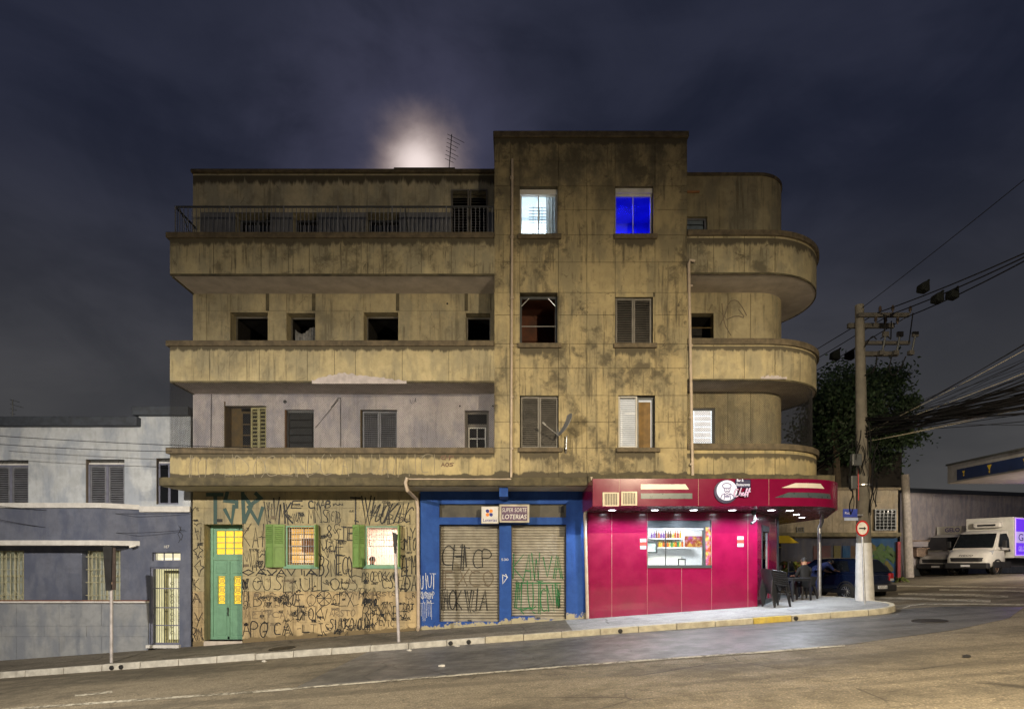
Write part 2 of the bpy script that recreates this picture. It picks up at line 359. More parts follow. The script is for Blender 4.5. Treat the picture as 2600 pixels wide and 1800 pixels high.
for i in range(len(ka) - 1):
    a0, a1, b0, b1 = [Vector((*q, 0)) for q in (ka[i], ka[i + 1], kb[i], kb[i + 1])]
    g = .007; d = (a1 - a0).normalized() * g; e = (b1 - b0).normalized() * g * .8
    a0 += d; a1 -= d; b0 += e; b1 -= e
    j = random.uniform(-.006, .006); tz = lambda p: SW(p.x, max(p.y, 15.45)) + .006 + j
    lo = [(p.x, p.y, RD(p.x, p.y) - .12) for p in (a0, a1, b1, b0)]
    f = (a0 - b0).normalized() * -.018
    up = [(p.x + (f.x if q < 2 else 0), p.y + (f.y if q < 2 else 0), tz(p)) for q, p in enumerate((a0, a1, b1, b0))]
    mi = 0 if a0.x < -1.2 else (2 if 5.7 < a0.x < 7.2 else 1)
    MB().hexa(lo + up).build('kerb_stone', mk[mi], kerb, bevel=.014)
m_black = M('matt_black', (.012, .012, .013), .6, var=.2)
for px, py in ((283, 1694), (307, 1693), (1144, 1632), (1190, 1629), (1575, 1600), (2021, 1567)):
    x = PX(px, KY); zz = RD(x, KY) + .07
    MB().lathe([(.0, -.012), (.045, -.012), (.06, -.008), (.06, .03)], 12, (x, KY, zz), 'y').build('drain_hole', m_black, kerb)
# newer asphalt strip along the kerb, worn lane line, crossing bars, manholes
def ground_poly(name, pts, mat, lift, n=1, parent=None, kind=True):
    m = MB(); m._add([(p.x, p.y, RD(p.x, p.y) + lift) for p in pts], [tuple(range(len(pts)))])
    o = m.build(name, mat, parent); return structure(o) if kind else o
up = [(x, 15.385) for x in lin(-3.75, 9.3, 16)]
arc = [(KC[0] + (KR + .0) * math.sin(t) , KC[1] - (KR + .0) * math.cos(t)) for t in lin(0, R(70), 6)[1:]]
lowp = [on_road(*q) for q in ((2560, 1570), (2420, 1600), (2280, 1618), (2145, 1638), (1948, 1655), (1616, 1677), (1300, 1703), (1010, 1727), (745, 1748))]
pt = MB(); top = [Vector((x, y, 0)) for x, y in up + arc] + [on_road(2420, 1538), on_road(2600, 1541)]
bot = list(reversed(lowp)) ; nb = 30
def along(pl, t):
    L = [0]
    for i in range(len(pl) - 1): L.append(L[-1] + (pl[i + 1].xy - pl[i].xy).length)
    d = t * L[-1]
    for i in range(len(pl) - 1):
        if d <= L[i + 1] + 1e-9: return pl[i].lerp(pl[i + 1], (d - L[i]) / max(1e-9, L[i + 1] - L[i]))
    return pl[-1]
va = [along(top, i / (nb - 1)) for i in range(nb)]; vb = [along(bot, i / (nb - 1)) for i in range(nb)]
vs = []
for s in lin(0, 1, 6): vs += [(lambda q: (q.x, q.y, RD(q.x, q.y) + .005))(va[i].lerp(vb[i], s)) for i in range(nb)]
pt._add(vs, [(j * nb + i, (j + 1) * nb + i, (j + 1) * nb + i + 1, j * nb + i + 1) for j in range(5) for i in range(nb - 1)])
structure(pt.build('asphalt_strip', m_patch))
def worn_paint(name, paint, under, lo, hi):
    m = bpy.data.materials.new(name); m.use_nodes = True; q = N(m.node_tree); b = q.n['Principled BSDF']; p = q.pos()
    n1 = q.noise(p, 9, 8, .75); n2 = q.noise(p, 1.2, 4, .5)
    f = q.ramp(q.math('ADD', q.math('MULTIPLY', n1, .7), q.math('MULTIPLY', n2, .3)), lo, hi)
    q.put(b.inputs['Base Color'], q.mix(f, under, paint)); b.inputs['Roughness'].default_value = .8; return m
m_line = worn_paint('worn_line_paint', (.42, .40, .34), (.09, .08, .06), .42, .56)
m_bar = worn_paint('worn_crossing_paint', (.50, .47, .40), (.13, .115, .09), .42, .58)
def ribbon_ground(name, pts, wpx, mat, lift):
    a = [on_road(px, py - wpx / 2) for px, py in pts]; b = [on_road(px, py + wpx / 2) for px, py in pts]
    m = MB(); n = len(a)
    for i in range(n - 1):
        for s in range(6):
            t0, t1 = s / 6, (s + 1) / 6
            m.quad(*[(v.x, v.y, RD(v.x, v.y) + lift) for v in (b[i].lerp(b[i + 1], t0), b[i].lerp(b[i + 1], t1), a[i].lerp(a[i + 1], t1), a[i].lerp(a[i + 1], t0))])
    return m.build(name, mat)
o = structure(ribbon_ground('lane_line', [(-60, 1808), (73, 1797), (355, 1776), (603, 1759), (745, 1748)], 5, m_line, .005))
structure(ribbon_ground('lane_line', [(745, 1748), (1010, 1727), (1300, 1703), (1616, 1678), (1948, 1655), (2145, 1639)], 4, m_line, .010))
structure(ribbon_ground('patch_mark', [(190, 1765), (230, 1762), (285, 1756)], 5, m_line, .005))
for pts, wp in (([(2250, 1487), (2420, 1489), (2620, 1492)], 3), ([(2385, 1497), (2500, 1499), (2620, 1502)], 4.5), ([(2280, 1507), (2420, 1510), (2560, 1514)], 5.5), ([(2218, 1517.5), (2360, 1521), (2515, 1526)], 5.5)):
    structure(ribbon_ground('crossing_bar', pts, wp, m_bar, .006))
structure(ribbon_ground('gutter_line', [(2292, 1545), (2312, 1537), (2350, 1534), (2470, 1534), (2620, 1536)], 3, m_bar, .011))
m_iron = M('cast_iron', (.035, .032, .03), .55, .5, .25, 12, bump=.4)
def manhole(px, py, r, label, zf, on=None):
    y = 12.0
    for _ in range(80):
        d = ZC + (HY - py) / F * y - zf(PX(px, y), y); y += d * 3 if abs(d) < 1 else math.copysign(2, d)
    x = PX(px, y); t = thing('manhole_cover', label, 'manhole cover', (x, y, zf(x, y)))
    m = MB(); n = 28
    prof = [(0, .006), (r * .93, .006), (r * .94, .001), (r * .97, .001), (r * .98, .008), (r * 1.05, .008), (r * 1.06, -.02)]
    m.lathe(prof, n, (x, y, 0)); m.v = [(a, b, c + zf(a, b) + .004) for a, b, c in m.v]; m.build('cover', m_iron, t)
manhole(716, 1646, .33, 'rusty round manhole cover sunk in the pavement below the graffiti wall', SW)
manhole(2360, 1576, .34, 'dark round manhole cover in the road near the street corner', lambda x, y: RD(x, y) + .006)
# ------------------------------------------------------------------ shared materials
m_soffit = M('soffit_paint', (.50, .45, .41), .9, var=.15, scale=2, bump=.15, dirt=.25)
m_coping = M('coping_cement', (.125, .10, .065), .9, var=.35, scale=5, bump=.5, dirt=.6)
m_slab = M('mossy_slab_edge', (.10, .085, .05), .92, var=.4, scale=4, bump=.5, dirt=.8, dirtcol=(.02, .02, .014))
m_roof = M('roof_felt', (.06, .055, .05), .9)
m_dark = M('dark_interior', (.012, .010, .009), .8)
m_pane = M('dark_window_pane', (.010, .011, .014), .07, var=.1, spec=.6)
m_glass = GLASS('clear_glass')
m_shut = M('grey_shutter_paint', (.16, .15, .135), .55, var=.2, scale=5, dirt=.3)
m_shutb = M('blue_grey_shutter_paint', (.17, .18, .215), .5, var=.2, scale=5, dirt=.2)
m_pipe = M('beige_pipe', (.46, .38, .30), .5, var=.15, scale=4, dirt=.3, dirtcol=(.22, .13, .07))
m_ink = M('black_spray', (.010, .010, .011), .65, var=.1)
m_inkf = M('faded_spray', (.15, .12, .085), .8, var=.15)
m_inkb = M('faded_blue_grey_spray', (.255, .225, .165), .8, var=.15)
m_teal = M('teal_roller_paint', (.035, .075, .072), .7, var=.2)
m_white = M('white_paint', (.72, .72, .70), .5, var=.06)
m_alu = M('aluminium', (.55, .56, .57), .35, .8, .08)

# ------------------------------------------------------------------ lettering by strokes
GL = {'A': ['0,0 .5,1 1,0', '.2,.38 .8,.38'], 'B': ['0,0 0,1 .7,.95 .85,.75 .6,.52 0,.5', '.6,.52 1,.3 .75,.05 0,0'], 'C': ['1,.85 .6,1 .1,.8 0,.4 .3,.05 1,.12'],
      'D': ['0,0 0,1 .6,.85 1,.5 .7,.15 0,0'], 'E': ['1,1 0,1 0,0 1,0', '0,.5 .8,.55'], 'F': ['0,0 0,1 1,1', '0,.55 .7,.55'], 'G': ['1,.85 .4,1 0,.6 .2,.1 .9,0 1,.45 .5,.45'],
      'H': ['0,0 0,1', '1,0 1,1', '0,.5 1,.55'], 'I': ['.5,0 .5,1'], 'J': ['.9,1 .9,.2 .5,0 0,.25'], 'K': ['0,0 0,1', '1,1 0,.45 1,0'], 'L': ['0,1 0,0 1,.05'],
      'M': ['0,0 .12,1 .5,.35 .88,1 1,0'], 'N': ['0,0 0,1 1,0 1,1'], 'O': ['.5,1 .1,.8 0,.4 .3,0 .7,0 1,.45 .85,.85 .5,1'], 'P': ['0,0 0,1 .8,.95 1,.7 .7,.48 0,.5'],
      'R': ['0,0 0,1 .8,.95 .9,.7 .6,.5 0,.5', '.4,.5 1,0'], 'S': ['1,.9 .4,1 .05,.75 .9,.35 .7,.02 0,.1'], 'T': ['0,1 1,.97', '.5,1 .5,0'], 'U': ['0,1 .05,.2 .5,0 .95,.2 1,1'],
      'V': ['0,1 .5,0 1,1'], 'W': ['0,1 .25,0 .5,.8 .75,0 1,1'], 'X': ['0,1 1,0', '1,1 0,0'], 'Y': ['0,1 .5,.45 1,1', '.5,.45 .4,0'], 'Z': ['0,1 1,1 0,0 1,0'],
      '1': ['.2,.8 .5,1 .5,0'], '3': ['0,1 .9,.85 .4,.55 1,.3 .1,0'], '8': ['.5,1 0,.75 1,.25 .5,0 0,.25 1,.75 .5,1'], '.': ['.4,0 .6,.1'], '*': ['.5,1 .35,.62 0,.5 .35,.38 .5,0 .65,.38 1,.5 .65,.62 .5,1'], ' ': []}
CNT = [0]
def stroke(m, pts, wd, y):
    """flat ribbon of paint in the xz plane with mitred joints and round-ish ends"""
    CNT[0] += 1; y -= .0002 * (CNT[0] % 12)
    p = [Vector((a, b)) for a, b in pts]
    q = [p[0]]
    for v in p[1:]:
        if (v - q[-1]).length > 1e-4: q.append(v)
    p = q
    if len(p) < 2: return
    L = []; n = len(p)
    for i in range(n):
        d0 = (p[i] - p[i - 1]).normalized() if i else None; d1 = (p[i + 1] - p[i]).normalized() if i < n - 1 else None
        d = (d0 + d1) if d0 and d1 else (d0 or d1)
        if d.length < .2: d = d0
        d.normalize(); nn = Vector((-d.y, d.x))
        s = wd / 2
        if d0 and d1: s /= max(.55, abs(nn.dot(Vector((-d1.y, d1.x)))))
        e = d * (wd * .25) * (-1 if i == 0 else (1 if i == n - 1 else 0))
        L.append((p[i] + e + nn * s, p[i] + e - nn * s))
    vs = []
    for a, b in L: vs += [(a.x, y, a.y), (b.x, y, b.y)]
    m._add(vs, [(2 * i, 2 * i + 1, 2 * i + 3, 2 * i + 2) for i in range(n - 1)])
def smooth_pts(pts, it=1):
    for _ in range(it):
        o = [pts[0]]
        for a, b in zip(pts, pts[1:]):
            o += [(a[0] * .75 + b[0] * .25, a[1] * .75 + b[1] * .25), (a[0] * .25 + b[0] * .75, a[1] * .25 + b[1] * .75)]
        o.append(pts[-1]); pts = o
    return pts
def word_mb(txt, x0, z0, x1, z1, wd, y, seed=0, slant=0.0, wob=.09, gap=.12):
    rg = random.Random(seed); m = MB(); n = len(txt); cw = (x1 - x0) / n; hh = z1 - z0
    for i, ch in enumerate(txt):
        up = 1 + rg.uniform(-.15, .16); dn = rg.uniform(-.14, .08); sl = slant + rg.uniform(-.09, .09); wk = rg.uniform(.82, 1.15); sh = rg.uniform(-.1, .1)
        for s in GL.get(ch, []):
            pts = []
            for ab in s.split():
                a, b = map(float, ab.split(','))
                b = dn + b * (up - dn); a += rg.uniform(-wob, wob); b += rg.uniform(-wob, wob) * .6
                pts.append((x0 + cw * (i + gap / 2 + sh + (.5 + (a - .5) * wk) * (1 - gap)) + sl * b * hh, z0 + b * hh))
            if ch in 'OCGSUJ83DPBR': pts = smooth_pts(pts, 2)
            stroke(m, pts, wd * rg.uniform(.75, 1.3), y)
            if rg.random() < .22: stroke(m, [(px_ + wd * 2.2, pz_ - wd) for px_, pz_ in pts[:3]], wd * rg.uniform(.7, 1.0), y)
        if rg.random() < .3:
            bx_ = x0 + cw * (i + rg.uniform(.1, .9)); bz_ = z0 + hh * rg.choice((rg.uniform(-.1, .1), rg.uniform(.85, 1.1), rg.uniform(.3, .7))); stroke(m, [(bx_ - cw * .2, bz_), (bx_ + cw * rg.uniform(.05, .3), bz_ + hh * rg.uniform(-.12, .12))], wd * .9, y)
    return m
def scribble(parent, y, crop, items, mat, name='graffiti'):
    ox, oy, sc = crop
    for i, (txt, a, b, c, d, wd, *r) in enumerate(items):
        x0, x1 = PX(ox + a / sc, y), PX(ox + c / sc, y); z1, z0 = PZ(oy + b / sc, y), PZ(oy + d / sc, y)
        word_mb(txt, x0, z0, x1, z1, wd / sc / F * y, y - .0006 * (i % 7), seed=i * 13 + len(txt), slant=(r[0] if r else 0), wob=(r[1] if len(r) > 1 else .05)).build(name, mat, parent)
def strokes_px(parent, y, crop, polys, wd, mat, name='graffiti', sm=0):
    ox, oy, sc = crop; m = MB()
    for pl in polys:
        pts = [(PX(ox + a / sc, y), PZ(oy + b / sc, y)) for a, b in pl]
        stroke(m, smooth_pts(pts, sm) if sm else pts, wd / sc / F * y, y)
    return m.build(name, mat, parent)

# ------------------------------------------------------------------ window pieces
def room(parent, x0, x1, z0, z1, y0, y1, mat, name='room'):
    m = MB()
    m.quad((x0, y1, z0), (x1, y1, z0), (x1, y1, z1), (x0, y1, z1)); m.quad((x0, y0, z0), (x0, y1, z0), (x0, y1, z1), (x0, y0, z1))
    m.quad((x1, y0, z0), (x1, y0, z1), (x1, y1, z1), (x1, y1, z0)); m.quad((x0, y0, z0), (x1, y0, z0), (x1, y1, z0), (x0, y1, z0)); m.quad((x0, y0, z1), (x0, y1, z1), (x1, y1, z1), (x1, y0, z1))
    return m.build(name, mat, parent)
def frame_mb(x0, x1, z0, z1, y0, y1, t, nx=1, nz=1, b=None):
    b = b or t * .6; m = MB()
    m.box(x0, x0 + t, y0, y1, z0, z1); m.box(x1 - t, x1, y0, y1, z0, z1); m.box(x0 + t, x1 - t, y0, y1, z1 - t, z1); m.box(x0 + t, x1 - t, y0, y1, z0, z0 + t)
    for i in range(1, nx):
        c = x0 + t + (x1 - x0 - 2 * t) * i / nx; m.box(c - b / 2, c + b / 2, y0 + .004, y1 - .004, z0 + t, z1 - t)
    for j in range(1, nz):
        c = z0 + t + (z1 - z0 - 2 * t) * j / nz; m.box(x0 + t, x1 - t, y0 + .006, y1 - .006, c - b / 2, c + b / 2)
    return m
def shutter(parent, x0, x1, z0, z1, y, mat, n=18, name='shutter', slat_mat=None, tilt=35, rz=None):
    """louvred leaf: frame with a mid rail, every slat an object"""
    t = .045
    fr = MB().box(x0, x0 + t, y - .02, y + .02, z0, z1).box(x1 - t, x1, y - .02, y + .02, z0, z1).box(x0 + t, x1 - t, y - .02, y + .02, z1 - t, z1).box(x0 + t, x1 - t, y - .02, y + .02, z0, z0 + t * 1.4)
    fo = fr.build(name, mat, parent)
    p = (z1 - z0 - 2.6 * t) / n; a = R(tilt); hd = p * .62
    sm = MB(); w = (x1 - x0 - 2 * t) / 2 + .004; th = .004
    sm.hexa([(-w, -hd * math.cos(a) - th, -hd * math.sin(a)), (w, -hd * math.cos(a) - th, -hd * math.sin(a)), (w, hd * math.cos(a) - th, hd * math.sin(a)), (-w, hd * math.cos(a) - th, hd * math.sin(a)),
             (-w, -hd * math.cos(a), -hd * math.sin(a) + .008), (w, -hd * math.cos(a), -hd * math.sin(a) + .008), (w, hd * math.cos(a), hd * math.sin(a) + .008), (-w, hd * math.cos(a), hd * math.sin(a) + .008)])
    off = ORG[parent]; first = None
    for i in range(n):
        l = Vector(((x0 + x1) / 2, y, z0 + 1.5 * t + p * (i + .5))) - off
        if first is None: first = sm.build('slat', slat_mat or mat, fo, local=True); first.location = l
        else: child(first, fo, l)
    return fo
def bars(parent, x0, x1, z0, z1, y, nv, nh, r, mat, name='grille'):
    m = MB()
    for i in range(nv):
        x = x0 + (x1 - x0) * (i + .5) / nv; m.tube([(x, y, z0), (x, y, z1)], r, 6)
    for j in range(nh):
        q = z0 + (z1 - z0) * (j + .5) / nh; m.tube([(x0, y - r * 1.6, q), (x1, y - r * 1.6, q)], r, 6)
    return m.build(name, mat, parent)
def rect(x0, y0, x1, y1, Y): return (PX(x0, Y), PX(x1, Y), PZ(y1, Y), PZ(y0, Y))
# ================================================================== apartment building
XL, XT0, XT1 = -9.65, PX(1255, YF), PX(1745, YF)
CC, CW, RW, RB = (7.2, 18.95), (7.45, 18.95), 1.08, 2.283
ZT = PZ(442, YW)                    # top of the recessed block
bld = thing('apartment_building', 'tall stained yellow apartment block with balconies and a rounded corner', 'building', (-1.0, YW, SW(-1, YW)))
hz = {}
# ledges used by the stain materials
def zf(py): return PZ(py, YF)
mP = {3: PLASTER('plaster_upper_balcony', (.44, .38, .235), .8, [zf(606)], [], h=.42), 2: PLASTER('plaster_middle_balcony', (.50, .425, .255), .5, [zf(880)], [], h=.26),
      1: PLASTER('plaster_lower_balcony', (.48, .395, .215), .5, [zf(1152)], [zf(1213)], h=.30)}
m_tower = PLASTER('plaster_tower', (.43, .355, .20), .9, [zf(352)], [zf(1213)], h=.42, rise=zf(352))
m_tsill = PLASTER('plaster_tower_below_sills', (.43, .355, .20), .9, [zf(608), zf(884), zf(1148)], [zf(1213)], h=.45)
m_recess = PLASTER('plaster_recessed_wall', (.42, .36, .225), .5)
m_pent = PLASTER('plaster_top_floor', (.56, .50, .35), .45, [PZ(447, YW)], [], h=.5)
m_dado = PLASTER('grey_painted_plaster', (.20, .205, .225), .3)
m_lilac = PLASTER('pale_lilac_plaster', (.52, .485, .51), .22)
m_gf = [PLASTER('ground_plaster_upper', (.40, .345, .21), .35), PLASTER('ground_plaster_band', (.45, .385, .235), .3), PLASTER('ground_plaster_tan', (.50, .39, .225), .5, stain=(.10, .075, .045), patch=(.20, .5, (.22, .17, .10)))]

# ---- floors / openings in the recessed wall (left wing)
def win(x0, y0, x1, y1): return rect(x0, y0, x1, y1, YW)
third = [win(598, 541, 686, 640), win(744, 541, 808, 640), win(930, 541, 1013, 640), win(1146, 483, 1238, 655)]
second = [win(585, 793, 680, 900), win(728, 795, 800, 900), win(924, 793, 1011, 900), win(1183, 795, 1245, 900)]
first = [win(570, 1030, 676, 1160), win(723, 1040, 797, 1165), win(915, 1040, 1008, 1160), win(1180, 1042, 1241, 1165)]
zs = {'pent': (PZ(637, YW), ZT), 'dado': (PZ(700, YW), PZ(537, YW)), 'sec': (PZ(969, YW), PZ(744, YW)), 'fir': (PZ(1236, YW), PZ(998, YW))}
xr = XT0 + .3
walled(XL, xr, PZ(744, YW), ZT, YW, YW + .42, third).build('wall', m_pent, bld)
walled(XL, xr, PZ(998, YW), PZ(744, YW), YW, YW + .42, second).build('wall', m_recess, bld)
walled(XL, xr, PZ(1252, YW), PZ(998, YW), YW, YW + .42, first).build('wall', m_lilac, bld)
dd = PZ(700, YW); dh = [h for h in third]
walled(XL + .25, xr, dd, PZ(540, YW), YW - .012, YW - .001, dh).build('painted_dado', m_dado, bld)
MB().box(XL - .03, xr, YW - .10, YW + .45, ZT, ZT + .10).build('coping', m_coping, bld, bevel=.02)
# side, back and roof that close the block
br = (CW[0], CW[1] + RW)
MB().wallpath([(XL, YW + .42), (XL, 27.0)], [(XL + .3, YW + .42), (XL + .3, 27.0)], -1.6, ZT).build('side_wall', m_recess, bld)
MB().wallpath([(XL, 27.0), br], [(XL + .1, 26.6), (br[0] - .1, br[1] - .35)], -1.6, ZT).build('rear_wall', m_recess, bld)
MB().prismz([(XL, YW + .1), (CW[0], YW + .1), br, (XL, 27.0)], ZT - .35, ZT - .2).build('roof', m_roof, bld)
# pilaster edge and joint lines on the second floor wall: each rendered panel a piece
def panel_grid(xs, zz, holes, y, mat, parent, name='plaster_panel', g=.007, th=.02, jit=.003, bottom=None):
    for i in range(len(xs) - 1):
        for j in range(len(zz) - 1):
            a, b, c, d = xs[i] + g, xs[i + 1] - g, zz[j] + g, zz[j + 1] - g
            cx, cz = (a + b) / 2, (c + d) / 2
            if any(h[0] < cx < h[1] and h[2] < cz < h[3] for h in holes): continue
            if b - a < .03 or d - c < .03: continue
            mm = mat(cx, cz) if callable(mat) else mat
            q = random.uniform(0, jit); MB().box(a, b, y - q, y + th, c, d).build(name, mm, parent)
def zz(*py): return sorted(PZ(p, YW) for p in py)
def xx(*px): return sorted(PX(p, YW) for p in px)
panel_grid([XL] + xx(525, 585, 680, 728, 800, 924, 1011, 1183, 1245) + [XT0 + .05], zz(744, 790, 900), second, YW - .016, m_recess, bld, th=.014)
for px in (680, 797, 1010, 1184):
    x = PX(px, YW); MB().box(x - .05, x + .05, YW - .03, YW - .018, PZ(790, YW), PZ(745, YW)).build('stained_strip', m_slab, bld)

# ---- openings: dark rooms, windows, shutters
for h in third[:3]:
    room(bld, h[0], h[1], h[2], h[3], YW + .40, YW + 1.4, m_dark)
    f = frame_mb(h[0], h[1], h[2], h[3] - .05, YW + .30, YW + .36, .05, 2, 2).build('window', m_shutb, bld)
    MB().box(h[0] + .05, h[1] - .05, YW + .335, YW + .34, h[2] + .05, h[3] - .1).build('pane', m_pane, f)
    bars(f, h[0] + .05, h[1] - .05, h[2], h[3] - .25, YW + .22, 9, 1, .009, m_alu)
h = third[3]; room(bld, *h, YW + .40, YW + 1.4, m_dark)
cx = (h[0] + h[1]) / 2
shutter(bld, h[0], cx - .01, h[2], h[3], YW - .03, m_shut, 24); shutter(bld, cx + .01, h[1], h[2], h[3], YW - .03, m_shut, 24)
m_cloth = M('grey_cloth', (.20, .20, .20), .9, var=.4, scale=9)
for i, h in enumerate(second):
    room(bld, *h, YW + .41, YW + 2.2, m_dark)
    f = frame_mb(h[0], h[1], h[2], h[3], YW + .36, YW + .42, .035).build('window', m_shut, bld)
    if i == 1:
        m = MB(); x0, x1 = h[0] + .14, h[1] - .02; n = 22
        for k2 in range(n):
            a, b = x0 + (x1 - x0) * k2 / n, x0 + (x1 - x0) * (k2 + 1) / n; s = lambda x: YW + .28 + .03 * math.sin(x * 60)
            ta, tb = h[3] - .42 + .10 * math.sin(a * 9), h[3] - .42 + .10 * math.sin(b * 9)
            m.quad((a, s(a), h[2]), (b, s(b), h[2]), (b, s(b), tb), (a, s(a), ta))
        m.build('curtain', m_cloth, f, smooth=True)
# first floor windows
m_jamb = M('brown_jamb', (.10, .065, .02), .8, var=.3); m_cream = M('cream_shutter_paint', (.34, .32, .16), .6, var=.2, dirt=.3)
h = first[0]; room(bld, *h, YW + .41, YW + 2, m_dark)
MB().box(h[0], h[0] + .03, YW - .02, YW + .41, h[2], h[3] + .12).build('jamb', m_jamb, bld)
f = frame_mb(h[0] + .35, h[1] - .28, h[2], h[3] - .1, YW + .30, YW + .35, .06, 2, 4).build('window', m_jamb, bld)
MB().box(h[0] + .4, h[1] - .33, YW + .322, YW + .328, h[2], h[3] - .15).build('pane', m_pane, f)
MB().box(h[0] + .03, h[0] + .35, YW + .34, YW + .36, h[2], h[3]).build('curtain', m_jamb, bld)
shutter(bld, h[1] - .50, h[1] - .26, h[2], h[3] - .04, YW + .10, m_cream, 12); shutter(bld, h[1] - .25, h[1] - .005, h[2], h[3] - .04, YW + .06, m_cream, 12)
def jalousie(parent, h, y, n, fm, pm, tilt=18):
    f = frame_mb(*h, y, y + .05, .06).build('window', fm, parent)
    p = (h[3] - h[2] - .12) / n
    for i in range(n):
        c = h[2] + .06 + p * (i + .5); a = R(tilt); d = p * .46
        MB().hexa([(h[0] + .1, y - d * math.sin(a), c - d), (h[1] - .1, y - d * math.sin(a), c - d), (h[1] - .1, y - d * math.sin(a) + .01, c - d), (h[0] + .1, y - d * math.sin(a) + .01, c - d),
                   (h[0] + .1, y + d * math.sin(a), c + d), (h[1] - .1, y + d * math.sin(a), c + d), (h[1] - .1, y + d * math.sin(a) + .01, c + d), (h[0] + .1, y + d * math.sin(a) + .01, c + d)]).build('pane', pm, f)
    return f
m_gun = M('gunmetal_frame', (.07, .075, .08), .5, .3)
h = first[1]; MB().box(h[0], h[0] + .025, YW - .012, YW + .4, h[2], h[3]).build('jamb', M('rust_jamb', (.16, .075, .025), .8), bld)
jalousie(bld, h, YW + .12, 6, m_gun, M('smoked_pane', (.03, .033, .036), .15), 14); room(bld, *h, YW + .41, YW + 1.2, m_dark)
h = first[2]; MB().box(h[0], h[0] + .03, YW - .012, YW + .4, h[2], h[3]).build('jamb', m_jamb, bld); room(bld, *h, YW + .41, YW + 1.2, m_dark)
cx = (h[0] + h[1]) / 2; shutter(bld, h[0] + .06, cx, h[2], h[3] - .04, YW + .07, m_shutb, 20); shutter(bld, cx + .01, h[1] - .005, h[2], h[3] - .04, YW + .09, m_shutb, 20)
h = first[3]; room(bld, *h, YW + .41, YW + 1.5, m_dark)
f = frame_mb(h[0], h[1], h[2], h[3], YW + .2, YW + .27, .07).build('window', m_shut, bld); s = h[2] + (h[3] - h[2]) * .72
MB().box(h[0] + .07, h[1] - .07, YW + .2, YW + .26, s - .04, s + .04).build('transom_rail', m_shut, f)
frame_mb(h[0] + .09, h[1] - .09, h[2], s - .05, YW + .21, YW + .25, .04, 2, 3).build('sash', m_white, f)
MB().box(h[0] + .07, h[1] - .07, YW + .228, YW + .234, h[2], h[3] - .07).build('pane', m_pane, f)
for px, py, r in ((724, 1020, .05), (1168, 1031, .025), (1252, 1031, .025), (659, 767, 0), (1136, 772, .03)):
    if r: MB().lathe([(0, -.03), (r, -.03), (r, .0)], 12, tuple(P(px, py, YW)), 'y').build('vent_hole', m_black, bld)
strokes_px(bld, YW - .005, (840, 840, 3.99), [[(800, 690), (815, 735), (835, 700), (830, 740), (850, 715), (862, 675), (855, 715), (868, 718)]], 4, m_ink)
strokes_px(bld, YW - .02, (400, 840, 3.99), [[(1600, 980), (1830, 700)], [(546, 640), (540, 1175)]], 5, m_black, 'cable')
strokes_px(bld, YW - .02, (840, 840, 3.99), [[(0, 775), (75, 680), (98, 680), (98, 1175)]], 5, m_black, 'cable')

# ---- balconies of the left wing
def balcony_left(kk, ct, cb, bot, slab=True):
    x0, x1 = XL, XT0 + .02
    b = MB().box(x0, x1, YF, YF + .12, zf(bot), zf(cb)).box(x0, x0 + .12, YF + .12, YW - .001, zf(bot), zf(cb)).build('balcony', mP[kk], bld)
    MB().box(x0 - .09, x1 - .03, YF - .07, YF + .19, zf(cb) + .001, zf(ct)).box(x0 - .09, x0 + .17, YF + .19, YW - .002, zf(cb) + .001, zf(ct)).build('coping', m_coping, b, bevel=.015)
    MB().box(x0 + .005, x1, YF + .012, YW - .003, zf(bot) - .035, zf(bot) + .11).build('soffit', m_soffit, b, bevel=.01)
    MB().box(x0, x0 + .05, YF + .1, YW - .002, zf(bot) - .06, zf(bot) - .036).box(x0, x1, YF + .003, YF + .03, zf(bot) - .055, zf(bot) + .001).build('drip_edge', m_slab, b)
    return b
b3 = balcony_left(3, 592, 606, 695); b2 = balcony_left(2, 866, 880, 967)
b1 = balcony_left(1, 1137, 1152, 1212)
for b, cb, bot, pxs in ((b3, 607, 694, (542, 664, 732, 785, 905, 980, 1070, 1146, 1204)), (b2, 882, 966, (533, 627, 659, 781, 850, 902, 1022, 1140)), (b1, 1154, 1208, (523, 650, 776, 896, 1006, 1190))):
    for px in pxs:    # vertical render joints
        x = PX(px, YF) + random.uniform(-.01, .01); MB().box(x - .006, x + .006, YF - .003, YF + .02, zf(bot), zf(cb)).build('joint', m_slab, b)
# fallen render showing paler cement on the middle balcony
def blot(name, px0, px1, pys, pyb, mat, parent, Y=None, seed=1):
    Y = Y or YF - .006; rg = random.Random(seed); n = 46; pts = []
    for i in range(n + 1):
        t = i / n; tp = pys[min(len(pys) - 2, int(t * (len(pys) - 1)))]; tn = pys[min(len(pys) - 1, int(t * (len(pys) - 1)) + 1)]; fr = t * (len(pys) - 1) % 1
        pts.append((PX(px0 + (px1 - px0) * t, Y), PZ(tp + (tn - tp) * fr + rg.uniform(-2.5, 2.5), Y)))
    m = MB(); zb = PZ(pyb, Y)
    for (xa, za), (xb, zb2) in zip(pts, pts[1:]): m.quad((xa, Y, zb), (xb, Y, zb), (xb, Y, max(zb + .002, zb2)), (xa, Y, max(zb + .002, za)))
    return m.build(name, mat, parent)
m_cem = M('pale_cement', (.46, .42, .43), .95, var=.15, scale=7, bump=.5)
blot('fallen_render', 792, 1032, [966, 957, 952, 946, 951, 955, 958, 960, 964, 967], 974, m_cem, b2)
